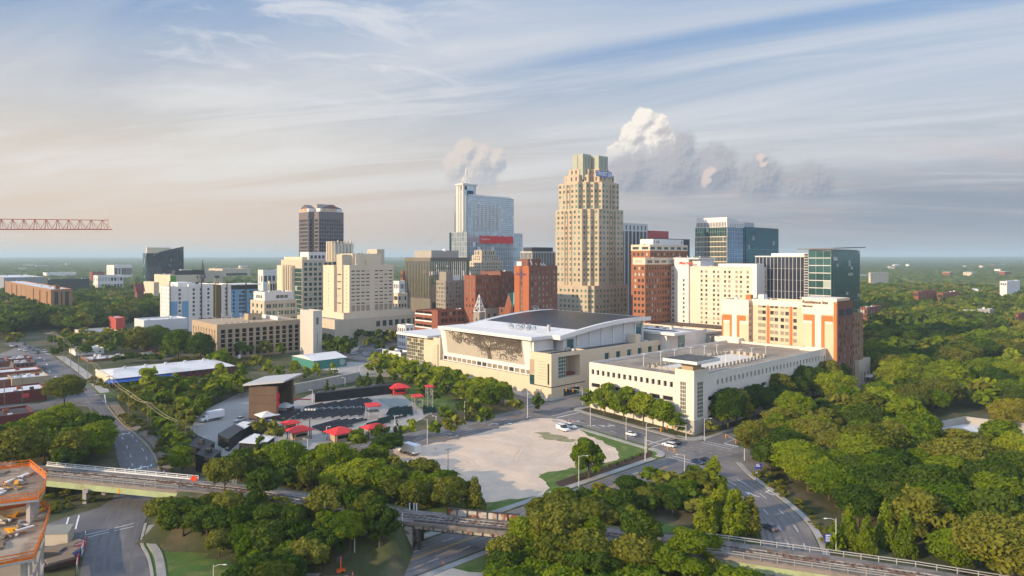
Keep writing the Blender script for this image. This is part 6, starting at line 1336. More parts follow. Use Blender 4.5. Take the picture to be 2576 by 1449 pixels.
zone('the planting beside the low hall wing', UV([(285, 203.3), (345, 203.3), (345, 206.5), (285, 206.5)]), 5.5, (6, 8), (.36, .46), 'mix', world=True)
clear = [(2290, 1060), (2420, 1025), (2700, 1070), (2700, 1130), (2560, 1150), (2440, 1165), (2330, 1125)]
zone('the wood beside the curved road', [(1925, 1178), (1990, 1130), (2080, 1085), (2235, 1014), (2420, 950), (2700, 905), (2900, 1000), (2900, 1620), (2560, 1530), (2420, 1475), (2290, 1425), (2150, 1400), (2122, 1360), (2095, 1315), (2040, 1255), (1985, 1212)], 9.3, (9, 15), (.50, .66), 'wood', ex=[clear, [(2070, 1325), (2300, 1325), (2345, 1460), (2090, 1425)]])
for px, py, h, r, k, c in ((2135, 1278, 9, 3.2, 'cone', 'bright green'), (2228, 1266, 10, 3.2, 'cone', 'bright green'), (2180, 1302, 8, 2.8, 'cone', 'green'), (2278, 1300, 9, 3., 'cone', 'green'), (2100, 1318, 6, 2.4, 'cone', 'green'), (2260, 1216, 10, 5, 'round', 'yellow green'), (2330, 1190, 9, 4.4, 'round', 'yellow green'), (2085, 1195, 7, 3.4, 'round', 'dark green'), (2290, 885, 15, 9, 'round', 'bright green'), (2260, 905, 16, 9, 'round', 'bright green'), (2100, 935, 15, 8.5, 'round', 'bright green'), (2400, 840, 17, 9, 'round', 'olive green'), (2540, 905, 15, 8, 'round', 'bright green'), (2545, 1000, 13, 7, 'round', 'yellow green'), (2000, 985, 14, 7, 'round', 'bright green'), (1960, 1020, 12, 6, 'round', 'olive green'), (2170, 1085, 13, 7, 'round', 'bright green'), (2420, 1115, 12, 5.5, 'round', 'olive green'), (2560, 1090, 13, 6, 'round', 'bright green')):
    tree('the sunlit crowns above the curved road', px, py, h, r, k, c, True)
tree('the left end of the curved road wood', 1895, 1055, 13, 5.5, 'round', 'olive green', True)
zone('the island between the two roads', [(1350, 1304), (1420, 1285), (1500, 1262), (1600, 1234), (1740, 1205), (1790, 1222), (1820, 1255), (1760, 1300), (1620, 1300), (1560, 1345), (1400, 1330)], 5.2, (4.8, 7.4), (.46, .62), 'dark', ('round', 'spread'), ex=[ez])
for px, py, h, r, k, c in ((1795, 1152, 10.5, 4.8, 'cone', 'bright green'), (1850, 1235, 10, 4.6, 'cone', 'bright green'), (1808, 1225, 9.5, 4.6, 'cone', 'bright green'), (1885, 1250, 8.5, 3.6, 'cone', 'olive green'), (1775, 1255, 8, 4, 'cone', 'bright green'), (1590, 1272, 5.5, 3, 'oval', 'bright green'), (1400, 1240, 7.5, 4.6, 'spread', 'olive green'), (1475, 1255, 7, 4.4, 'spread', 'olive green'), (1355, 1262, 5.5, 3.0, 'spread', 'olive green')):
    tree('the tall evergreens at the road fork' if k == 'cone' else 'the shrubs at the fork island edge', px, py, h, r, k, c, True)
zone('the front belt below the railway bridge', [(1275, 1425), (1340, 1420), (1500, 1440), (1700, 1462), (1830, 1485), (1880, 1560), (1250, 1560), (1262, 1450)], 5., (6, 8.5), (.45, .6), 'mix', ('round', 'spread', 'round'))
for px, py, h, r, c in ((1335, 1302, 9.5, 5.4, 'bright green'), (1270, 1345, 8, 4, 'olive green'), (1480, 1332, 8.5, 4.6, 'olive green'), (1600, 1346, 8, 4.4, 'olive green'), (1400, 1335, 8.5, 4.4, 'olive green'), (1770, 1340, 8.5, 4.4, 'green')): tree('the front crowns beside the plate girder bridge', px, py, h, r, 'round', c, True)
# middle distance
zone('the trees on the bare ground by the sheds', [(140, 905), (165, 868), (190, 852), (330, 850), (470, 905), (560, 930), (600, 900), (730, 905), (700, 890), (560, 912), (470, 880)], 11, (7, 11), (.42, .55), 'mix')
zone('the dark wood behind the shops', [(-80, 866), (20, 845), (140, 822), (200, 838), (270, 822), (330, 812), (398, 800), (396, 775), (330, 765), (180, 770), (-80, 772)], 8.5, (13, 19), (.45, .6), 'dark')
zone('the trees around the justice tower car park', [(812, 905), (830, 850), (900, 835), (990, 845), (1000, 870), (890, 880), (870, 905)], 8, (6, 11), (.36, .5), 'dark')
for px, py, h, r in ((918, 795, 12, 5), (905, 815, 9, 4), (845, 845, 12, 7.5), (1060, 822, 9, 4.6), (955, 858, 7, 3.4), (985, 870, 5, 2), (1015, 845, 6, 2.6)): tree('the trees around the justice tower car park', px, py, h, r, 'round', 'dark green', True)
zone('the leafy suburb behind the striped hotel', [(2195, 945), (2180, 880), (2172, 815), (2168, 760), (2190, 738), (2420, 725), (2760, 722), (2760, 880), (2560, 905), (2430, 935), (2290, 978), (2235, 985)], 9.5, (10, 18), (.46, .66), 'dark', ('round', 'spread', 'round'))
def ordw(n): return ('first', 'second', 'third', 'fourth', 'fifth', 'sixth', 'seventh', 'eighth', 'ninth', 'tenth', 'eleventh', 'twelfth', 'thirteenth', 'fourteenth', 'fifteenth', 'sixteenth')[n]
def plant():
    show = lambda t: t[2]*t[3]/(t[1]**2+t[0]**2)
    def hidden(t):
        px = CX+F*t[0]/t[1]; py = HZ+F*(H-g(t[0], t[1])-t[2])/t[1]
        return not (-70 < px < 2650) or py > 1475 or t[1] < 60
    live = [t for t in TREES if not hidden(t)]; live.sort(key=show, reverse=True)
    own, rest = live[:296], live[296:]
    zs = {}
    for t in own: zs.setdefault(t[6], []).append(t)
    rr = random.Random(8); first = True; proto = {}
    for zn, ts in zs.items():
        ts.sort(key=lambda t: t[1]); nrow = max(1, math.ceil(len(ts)/14)); k = math.ceil(len(ts)/nrow)
        for ri in range(nrow):
            row = sorted(ts[ri*k:(ri+1)*k], key=lambda t: t[0]/t[1])
            for ci, (x, y, h, r, kind, tone, _) in enumerate(row):
                size = 'tall' if h > 12.5 else 'small' if h < 6.5 else 'broad' if r > 5 else 'medium'
                form = {'cone': 'evergreen', 'oval': 'oval tree', 'round': 'tree', 'spread': 'spreading tree'}[kind]
                lab = f"{size} {tone} {form}"
                if nrow > 1: lab += f", {ordw(ci)} from left, {'front' if ri == 0 else ordw(ri)} row, {zn[4:]}"
                elif len(row) > 1: lab += f", {ordw(ci)} from left, {zn[4:]}"
                else: lab += f", {zn[4:]}"
                z = gh(x, y) if y < 260 else g(x, y)
                e = empty('evergreen_tree' if kind == 'cone' else 'tree', (x, y, z-.1), rr.uniform(0, 6.28), label=lab, cat='tree', group='trees of '+zn); s_ = (r/4., r/4., h/10.); e.scale = s_
                tm = rr.choice(TRUNKS); to = bpy.data.objects.new('trunk', tm); COL.objects.link(to); to.parent = e
                cm = rr.choice(BIG if r > 5.3 and kind in ('round', 'spread') else KINDS[kind]); c_ = bpy.data.objects.new('crown', cm); COL.objects.link(c_); c_.parent = e
                c_.material_slots[0].link = 'OBJECT'; c_.material_slots[0].material = TONES[tone]
    return rest
REST = plant()
def scatter(region, sp, h, reject=None):
    x0, x1, y0, y1 = region; n = int((x1-x0)*(y1-y0)/sp/sp)
    P_ = np.stack([RNG.uniform(x0, x1, n), RNG.uniform(y0, y1, n)], 1); out = []
    for x, y in P_:
        if abs(x) > y*.80+30 or (reject and reject(x, y)): continue
        hh = RNG.uniform(*h); out.append((x, y, hh, hh*RNG.uniform(.45, .65), 'round', TR.choice(PAL['far']), ''))
    return out
def city(x, y):
    u, v = UX*x+UY*y, -UY*x+UX*y
    return (205 < u < 640 and 118 < v < 700) or (x < -10 and 640 < y < 700 and x > -380 and u > 330) or (u < 640 and v > 300 and x > -330 and y < 640)
def midclear(x, y): return y < 520 and x < 140 or city(x, y) or (-460 < x < 60 and 760 < y < 1400 and math.sin(x*.013)+math.sin(y*.017+x*.007) > .15)
def woods(name, ts, tone, label=None):
    Q = []
    for t in ts:
        q = LOD[t[4]][RNG.integers(3)]; a = RNG.uniform(0, 6.283); c, s_ = math.cos(a), math.sin(a); M_ = np.array([[c, -s_, 0], [s_, c, 0], [0, 0, 1]])*np.array([[t[3]/4.], [t[3]/4.], [t[2]/10.]])
        Q.append(q@M_.T+np.array([t[0], t[1], g(t[0], t[1])]))
    if not Q: return
    o = bpy.data.objects.new(name, quads_mesh(name, np.concatenate(Q), TONES[tone])); COL.objects.link(o); tag(o, label, 'woods', kind='stuff')
allfar = REST+[t for t in scatter((100, 1300, 420, 1500), 12.5, (11, 17), lambda x, y: city(x, y) or y < 460 and x < 200)]+scatter((-1300, 60, 480, 1500), 13.5, (11, 17), midclear)
for tone in TONES:
    ts = [t for t in allfar if t[5] == tone]; woods('woods', ts, tone, f'distant mass of {tone} tree crowns too many to count')
def undergrowth():
    Q = []; polys = [[(372, 1318), (470, 1316), (700, 1330), (985, 1352), (1000, 1385), (890, 1412), (800, 1440), (720, 1500), (560, 1380), (430, 1345)], [(300, 1050), (330, 1040), (400, 1100), (430, 1150), (440, 1200), (412, 1205), (405, 1160), (380, 1118)], [(1890, 1190), (1925, 1180), (2010, 1260), (2090, 1340), (2110, 1390), (2085, 1400), (2068, 1350), (2010, 1285), (1940, 1230)], [(1360, 1310), (1560, 1300), (1620, 1345), (1400, 1345)], [(545, 1215), (900, 1190), (1230, 1270), (1000, 1285), (760, 1250)], [(110, 1225), (290, 1205), (300, 1240), (160, 1290), (60, 1300)], [(200, 960), (470, 900), (700, 905), (480, 960), (330, 1000)]]
    for pl_ in polys:
        pw = [tuple(at(a, b)[:2]) for a, b in pl_]; x0, x1 = min(p[0] for p in pw), max(p[0] for p in pw); y0, y1 = min(p[1] for p in pw), max(p[1] for p in pw)
        for _ in range(int((x1-x0)*(y1-y0)/5.5)):
            x, y = TR.uniform(x0, x1), TR.uniform(y0, y1)
            if not inpoly((x, y), pw): continue
            q = LOD['round'][TR.randrange(3)]; r_ = TR.uniform(.5, 1.5); a = TR.uniform(0, 6.28); c, s_ = math.cos(a), math.sin(a); Q.append(q@(np.array([[c, -s_, 0], [s_, c, 0], [0, 0, 1]])*np.array([[r_/4.], [r_/4.], [r_*1.3/10.]])).T+np.array([x, y, (gh(x, y) if y < 260 else g(x, y))-.25]))
    o = bpy.data.objects.new('undergrowth', quads_mesh('undergrowth', np.concatenate(Q), TONES['olive green'])); COL.objects.link(o); tag(o, 'low scrub and weeds on the banks and verges', 'undergrowth', kind='stuff')
undergrowth()
# ------------------------------------------------------------------ woods to the horizon
def hash2(i, j, k): return np.mod(np.sin(i*127.1+j*311.7+k*74.7)*43758.5453, 1.)
def vnoise(x, y, k=0):
    i, j = np.floor(x), np.floor(y); fx, fy = x-i, y-j; fx = fx*fx*(3-2*fx); fy = fy*fy*(3-2*fy)
    return (hash2(i, j, k)*(1-fx)+hash2(i+1, j, k)*fx)*(1-fy)+(hash2(i, j+1, k)*(1-fx)+hash2(i+1, j+1, k)*fx)*fy
def domes(x, y, c):
    i, j = np.floor(x/c), np.floor(y/c); best = np.full(x.shape, 9.); hh = np.zeros(x.shape)
    for a in (-1, 0, 1):
        for b in (-1, 0, 1):
            px, py = (i+a+.15+.7*hash2(i+a, j+b, 1))*c, (j+b+.15+.7*hash2(i+a, j+b, 2))*c; d = ((x-px)**2+(y-py)**2)/(c*c*.55); m = d < best
            best = np.where(m, d, best); hh = np.where(m, hash2(i+a, j+b, 3), hh)
    return np.sqrt(np.clip(1-best, 0, 1))*(.6+.6*hh)
def far_woods():
    na = 900; rs = [1300.]
    while rs[-1] < 15500: rs.append(rs[-1]+max(3.2, (rs[-1]/1000)**1.7*1.6))
    rs = np.array(rs); th = np.linspace(-.72, .72, na); R_, T_ = np.meshgrid(rs, th, indexing='ij'); x, y = R_*np.sin(T_), R_*np.cos(T_)
    k = np.clip((R_-2000)/9000, 0, 1)
    hill = (vnoise(x/2600, y/2600, 5)*.65+vnoise(x/900, y/900, 6)*.25+vnoise(x/340, y/340, 7)*.10)
    z = 8+11+domes(x, y, 14.)*8*(1-.5*k)+(hill-.35)*34*k+k*k*33+vnoise(x/60, y/60, 9)*5*(1-k)+8*k*np.clip(x/6000, -1, 1)
    edge = np.clip((R_-1300)/60, 0, 1); z = z*edge+6*(1-edge)
    n0, n1 = R_.shape; V = np.stack([x, y, z], -1).reshape(-1, 3); idx = np.arange(n0*n1).reshape(n0, n1)
    Fq = np.stack([idx[:-1, :-1], idx[:-1, 1:], idx[1:, 1:], idx[1:, :-1]], -1).reshape(-1, 4)[:, ::-1]
    me = bpy.data.meshes.new('far_woods'); me.vertices.add(len(V)); me.vertices.foreach_set('co', V.astype(np.float32).ravel()); me.loops.add(Fq.size); me.loops.foreach_set('vertex_index', Fq.astype(np.int32).ravel())
    me.polygons.add(len(Fq)); me.polygons.foreach_set('loop_start', np.arange(0, Fq.size, 4, dtype=np.int32)); me.polygons.foreach_set('loop_total', np.full(len(Fq), 4, dtype=np.int32)); me.update(calc_edges=True)
    me.materials.append(mat('canopy', (.045, .075, .018), .95, .45, .07, col2=(.10, .12, .03), c2=(.42, .6), bump=.5, bsc=.6))
    o = bpy.data.objects.new('far_woods', me); COL.objects.link(o); tag(o, 'unbroken wooded hills reaching to the hazy horizon', 'woods', kind='stuff')
far_woods()
def far_houses():
    r = random.Random(17); wm_ = [MATS[k] for k in ('white_wall', 'cream_panel', 'pale_panel', 'red_brick', 'beige_stone', 'grey_stone')]; n = 0
    while n < 78:
        y = 620+2600*r.random()**1.6; x = y*r.uniform(-.74, .78)
        if city(x, y) or (-.42*y < x < .62*y and y < 1300) or (x < 0 and y < 760): continue
        n += 1; w, l = r.uniform(8, 34)*(1 if x > 0 else 1.5), r.uniform(8, 16); h = r.uniform(9, 15) if y < 1290 else r.uniform(23, 29)
        o = empty('far_building', (x, y, g(x, y)), A_U+r.choice((0, 0, .3, -.2)), label='tiny low building showing between distant tree crowns', cat='building', group='tiny distant buildings'); m_ = wm_[r.randrange(6)]
        MB().box(-w/2, w/2, -l/2, l/2, 0, h).build('wall', m_, o); MB().box(-w/2-.3, w/2+.3, -l/2-.3, l/2+.3, h, h+.6).build('roof', r.choice((roofw, roofg, MATS['white_wall'])), o)
        if w > 14: MB().box(-w/2+1, w/2-1, -l/2-.06, -l/2+.02, h*.55, h*.8).build('window_strip', MATS['window_glass'], o)
far_houses()
# ================================================================== AIR AND CLOUDS
def haze():
    o = MB().box(-24000, 24000, -3000, 24000, -2, 178).build('haze', mat('x_unused', (1, 1, 1)), kind='stuff', label='thin blue evening haze over the whole city', cat='haze')
    m = bpy.data.materials.new('haze'); m.use_nodes = True; t = NT(m.node_tree); o.data.materials.clear(); o.data.materials.append(m)
    v = t.n('ShaderNodeVolumePrincipled', i={'Color': (.70, .90, 1.), 'Density': 1.25e-4, 'Anisotropy': .1}); ou = t.n('ShaderNodeOutputMaterial'); t.t.links.new(v.outputs[0], ou.inputs['Volume'])
    m.cycles.homogeneous_volume = True if hasattr(m.cycles, 'homogeneous_volume') else None
haze()
# ================================================================== OPEN AIR THEATRE
def at_z(px, py, z): d = F*(H-z)/(py-HZ); return Vector((X(px, d), d, z))
def hatch(poly, ang, sp):
    """parallel segments that fill a polygon"""
    d = Vector((math.cos(ang), math.sin(ang))); n = Vector((-d.y, d.x)); ts = [p.dot(n) for p in poly]; out = []; t = min(ts)+sp/2
    while t < max(ts):
        xs = []
        for a, b in zip(poly, poly[1:]+poly[:1]):
            ta, tb = a.dot(n), b.dot(n)
            if (ta-t)*(tb-t) < 0: xs.append((a+(b-a)*((t-ta)/(tb-ta))).dot(d))
        xs.sort()
        for u0, u1 in zip(xs[::2], xs[1::2]):
            if u1-u0 > 1: out.append((d*u0+n*t, d*u1+n*t))
        t += sp
    return out
seatk = mat('black_seat', (.06, .065, .078), .45, .2, .6); seatg = mat('dark_green_seat', (.02, .055, .05), .45, .2, .6); benchp = mat('pale_green_bench', (.30, .40, .36), .5, .15, .5)
def seating(label, pts, ang, sp, m, back=True):
    P2 = [at(a, b).xy for a, b in pts]; c = sum(P2, Vector((0, 0)))/len(P2); r = empty('seating_section', (c.x, c.y, g(*c)), label=label, cat='seating', group='bench sections of the open air theatre')
    sheet('terrace', [p-c for p in P2], MATS['paving'], .0, kind=None, parent=r).location = (0, 0, 0)
    o = [o for o in COL.objects if o.parent == r][0]
    for v in o.data.vertices: v.co.z = g(v.co.x+c.x, v.co.y+c.y)-g(*c)+L1+.06
    for a, b in hatch(P2, ang, sp):
        mid = (a+b)/2; d = (b-a); L_ = d.length; d.normalize(); mb = MB(); z = g(mid.x, mid.y)+L1-g(*c); mb.obox((0, 0), d, .42, L_, .38, .46)
        if back: mb.obox((-d.y*.26, d.x*.26), d, .06, L_, .46, .92)
        for k in (-.45, 0, .45): mb.obox((d.x*k*L_, d.y*k*L_), d, .3, .08, 0, .38)
        mb.build('bench', m, r, (mid.x-c.x, mid.y-c.y, z))
A1 = math.radians(58); A2 = math.radians(52)
seating('upper black bench section nearest the long black wall', [(760, 1029), (800, 1020), (925, 1003), (940, 1012), (920, 1026), (775, 1031)], A1, 2.0, seatk)
seating('middle black bench section facing the stage', [(733, 1058), (768, 1034), (923, 1028), (914, 1048), (757, 1060)], A1, 2.0, seatk)
seating('lower black bench section beside the red roofed stands', [(784, 1078), (845, 1059), (931, 1055), (872, 1081), (821, 1097)], A1, 1.9, seatk)
seating('dark green bench section in front, right of the black ones', [(906, 1078), (974, 1051), (1027, 1049), (957, 1073)], A2, 1.7, seatg); seating('dark green bench section beside the scaffold towers', [(971, 1049), (982, 1029), (1037, 1025), (1040, 1047)], A2, 1.7, seatg)
seating('pale green backless bench rows behind the dark green ones', [(950, 1004), (986, 997), (1043, 1021), (981, 1024)], math.radians(20), 1.5, benchp, False); seating('dark green bench section behind the tall scaffold tower', [(1063, 1030), (1066, 1022), (1098, 1030), (1100, 1042), (1066, 1045)], A2, 1.7, seatg)
def stage():
    c = at(695, 1060); r = empty('stage_house', c, math.radians(84), label='tall brown stage house with a slanted grey roof, open towards the seats', cat='stage')
    bw = mat('stage_brown', (.125, .078, .05), .75, .22, .25, streak=True); rf = mat('stage_roof_grey', (.46, .45, .44), .5, .1, .2); Lx, Ly, h = 15.5, 10.8, 13.
    MB().box(0, Lx, Ly-.3, Ly, 0, h).build('rear_wall', bw, r); MB().box(0, .4, 0, Ly-.31, 0, h).build('side_wall', bw, r); MB().box(Lx-.4, Lx, 0, Ly-.31, 0, h).build('side_wall', bw, r)
    for x in (.9, Lx-1.2): MB().box(x-.45, x+.45, -.1, .8, 0, h).build('column', MATS['orange_brick'] if x < 5 else bw, r)
    MB().box(.5, Lx-.5, -3, Ly-.4, .3, 1.5).build('stage_floor', charcoal, r); MB().box(.45, Lx-.45, 3, 3.3, 9.6, h).build('valance', blackp, r)
    m_ = MB(); m_.prism([(-1.4, -3.5), (Lx+1, -3.5), (Lx+1, Ly+1.6), (-1.4, Ly+1.6)], lambda x, y: h+.3+(Ly-y)*.10-(abs(x-Lx*.5))*.06+.6, lambda x, y: h+.9+(Ly-y)*.10-(abs(x-Lx*.5))*.06+.6); m_.build('roof', rf, r)
    for z in (3.2, 6.4, 9.6): MB().box(-.06, -.002, .4, Ly-.4, z, z+.12).build('wall_seam', charcoal, r)
    for zc, rr_ in ((9.2, 1.5), (6.4, 1.3)): o = MB().lathe([(.05, 0), (rr_, 0), (rr_, .1), (.05, .12)], 16).build('red_disc', redp, r, (1.0, -.12, zc)); o.rotation_euler = (math.pi/2, 0, 0)
    c2 = at(741, 1012); b = MB().box(-.3, .3, -4, 4, 3.2, 3.5).build('red_canopy', redp, r, (Lx-1, -3.5, 2.0))
stage()
def hip(name, label, px, py, w, l, h, rise, rz, roof, wall, cat='pavilion', group=None, body=True, dz=0.):
    c = at(px, py); r = empty(name, c, rz, label=label, cat=cat, group=group); o = .9
    m_ = MB(); x, y = w/2+o, l/2+o; k = max(0., (w-l)/2); m_.add([(-x, -y, h), (x, -y, h), (x, y, h), (-x, y, h), (-k, 0, h+rise), (k, 0, h+rise), (-x, -y, h-.15), (x, -y, h-.15), (x, y, h-.15), (-x, y, h-.15)], [(0, 1, 5, 4), (1, 2, 5), (2, 3, 4, 5), (3, 0, 4), (9, 8, 7, 6), (0, 6, 7, 1), (1, 7, 8, 2), (2, 8, 9, 3), (3, 9, 6, 0)]); m_.build('roof', roof, r)
    for sx in (-1, 1):
        for sy in (-1, 1): MB().box(sx*w/2-.12, sx*w/2+.12, sy*l/2-.12, sy*l/2+.12, 0, h-.14).build('post', charcoal, r)
    if body: MB().box(-w*.38, w*.38, -l*.36, l*.36, 0, h*.78).build('kiosk', wall, r); MB().box(-w*.30, w*.30, -l*.36-.05, -l*.36+.02, h*.36, h*.66).build('serving_hatch', dark, r)
    return r
tentr = mat('red_canvas', (.62, .035, .035), .6, .1, .4); tentw = mat('white_canvas', (.70, .70, .70), .7, .08, .4); gy = 'red roofed stands of the theatre'
hip('pavilion', 'red pyramid roofed stand at the far end of the seating, beside the lawn', 1003, 990, 7, 6.5, 3.1, 1.7, .4, tentr, MATS['red_paint'], group=gy); hip('pavilion', 'red hip roofed stand with brick walls nearest the black sheds', 753, 1104, 6.4, 4.6, 3.2, 1.5, A_U, tentr, tanb, group=gy)
hip('pavilion', 'wide red pyramid roofed stand between two lamp posts', 855, 1108, 6.6, 6.2, 3.2, 1.7, A_U, tentr, tanb, group=gy); hip('pavilion', 'red roofed stand half hidden by a round green tree', 940, 1094, 6.2, 3.6, 3.0, 1.1, A_U, tentr, tanb, group=gy); hip('pavilion', 'red roofed stand hard against the stage side, behind the brick one', 731, 1084, 4.2, 3.2, 3., 1.0, A_U, tentr, tanb, group=gy)
hip('tent', 'white pyramid tent at the foot of the stage wall', 672, 1058, 5.4, 5, 2.3, 1.5, A_U, tentw, tentw, 'tent', body=True); hip('tent', 'white tent standing on the stage', 716, 1037, 5, 5, 2.6, 1.4, 1.4, tentw, tentw, 'tent')
def scaffold(label, px, py, w, h, roof):
    c = at(px, py); r = empty('scaffold_tower', c, .5, label=label, cat='scaffold tower'); m_ = MB(); k = w/2; n = max(2, int(h/2))
    for sx in (-k, k):
        for sy in (-k, k): m_.tube([(sx, sy, 0), (sx, sy, h)], .09, 4)
    for i in range(n+1):
        z = h*i/n; cs = [(-k, -k), (k, -k), (k, k), (-k, k)]
        for a, b in zip(cs, cs[1:]+cs[:1]):
            m_.tube([(*a, z), (*b, z)], .06, 4)
            if i < n: m_.tube([(*a, z), (*b, z+h/n)], .05, 4)
    m_.build('lattice', galv, r); MB().box(-k, k, -k, k, h*.55, h*.55+.1).build('platform', charcoal, r)
    if roof: q = k+.5; MB().add([(-q, -q, h), (q, -q, h), (q, q, h+.4), (-q, q, h+.4), (-q, -q, h+.25), (q, -q, h+.25), (q, q, h+.65), (-q, q, h+.65)], [(3, 2, 1, 0), (4, 5, 6, 7), (0, 1, 5, 4), (1, 2, 6, 5), (2, 3, 7, 6), (3, 0, 4, 7)]).build('roof', tentr, r)
scaffold('tall lattice scaffold tower with a narrow red cap in the seating', 1080, 1026, 2.2, 8.6, True); scaffold('lower scaffold tower with a square red roof beside the lawn', 1050, 1027, 3.4, 4.8, True); scaffold('mixing platform under a flat red roof amid the black benches', 938, 1050, 4.4, 4.6, True)
def simple(name, label, cat, pts, z0, z1, m, parts=(), group=None):
    """block on a four cornered ground plan given in the picture"""
    p = [at(a, b) for a, b in pts]; c = sum(p, Vector())/len(p); z = min(q.z for q in p); r = empty(name, (c.x, c.y, z), label=label, cat=cat, group=group)
    MB().prism([(q.x-c.x, q.y-c.y) for q in p], z0, z1).build('wall', m, r)
    q = [((a.x-c.x)*1.03, (a.y-c.y)*1.03) for a in p]; MB().prism(q, z1, z1+.18).build('roof', parts[0] if parts else m, r); return r
simple('black_wall', 'long low black service building behind the seating', 'building', [(792, 1013), (794, 1008), (982, 985), (990, 990)], 0, 3.8, blackp)
rw_ = simple('retaining_wall', 'long grey retaining wall behind the stage and the black building', 'wall', [(742, 992), (742, 990), (840, 968), (905, 955), (905, 957)], 0, 4.2, conc)
for l, pts, h, rf in (('black shed with a dark gabled roof in the stage yard', [(548, 1120), (590, 1092), (612, 1105), (575, 1137)], 4, charcoal), ('black shed with a wide white roof in the stage yard', [(602, 1143), (640, 1118), (690, 1128), (664, 1150)], 4., roofw), ('narrow black shed with a white edged roof behind the white roofed one', [(578, 1100), (612, 1080), (640, 1086), (612, 1104)], 3.2, pale), ('black shed between the white tent and the white roofed shed', [(622, 1092), (655, 1072), (680, 1082), (650, 1100)], 3.4, charcoal)): simple('black_shed', l, 'shed', pts, 0, h, blackp, (rf,), 'black sheds of the stage yard')
for l, pts, h in (('black container office with three white windows, nearest the railway', [(492, 1185), (520, 1160), (556, 1178), (532, 1200)], 5.2), ('black container office behind the one with white windows', [(474, 1158), (500, 1130), (540, 1150), (515, 1172)], 4.8), ('black fenced container at the top of the container row', [(470, 1130), (484, 1112), (505, 1122), (494, 1140)], 3.2)):
    r = simple('container_office', l, 'container', pts, 0, h, blackp, (blackp,), 'black containers of the stage yard'); MB().box(-.7, .7, -.7, .7, h+.2, h+1.3).build('roof_unit', charcoal, r)
# ================================================================== VEHICLES
paints = {k: mat('paint_'+k, c, .25, .04, 1., spec=.6) for k, c in dict(white=(.75, .75, .74), black=(.012, .012, .014), silver=(.42, .43, .45), grey=(.10, .105, .115), blue=(.012, .035, .11), red=(.32, .02, .02), dark=(.03, .035, .045)).items()}
cglass = mat('car_glass', (.012, .016, .02), .06, .1, 1., spec=.8); tyre = mat('tyre', (.015, .015, .016), .85, .2, 3.); rimm = mat('wheel_rim', (.38, .38, .39), .4, .1, 3., metal=.6); lampm = mat('headlight', (.7, .7, .68), .2, .05, 3.); tailm = mat('tail_light', (.4, .015, .012), .3, .05, 3.); vanw = mat('van_box', (.74, .74, .74), .5, .06, .5)
PROTO = {}
def loft(mb, secs, n=None):
    """cross sections (x, half width, z bottom, z top, top inset)"""
    k = len(mb.v)
    for x, w, z0, z1, ins in secs: mb.v += [(x, -w, z0), (x, -w, z0+(z1-z0)*.55), (x, -w+ins, z1), (x, w-ins, z1), (x, w, z0+(z1-z0)*.55), (x, w, z0)]
    m_ = len(secs)
    for i in range(m_-1):
        for j in range(6): mb.f.append((k+i*6+j, k+i*6+(j+1) % 6, k+i*6+6+(j+1) % 6, k+i*6+6+j))
    mb.f += [tuple(k+5-j for j in range(6)), tuple(k+6*(m_-1)+j for j in range(6))]; return mb
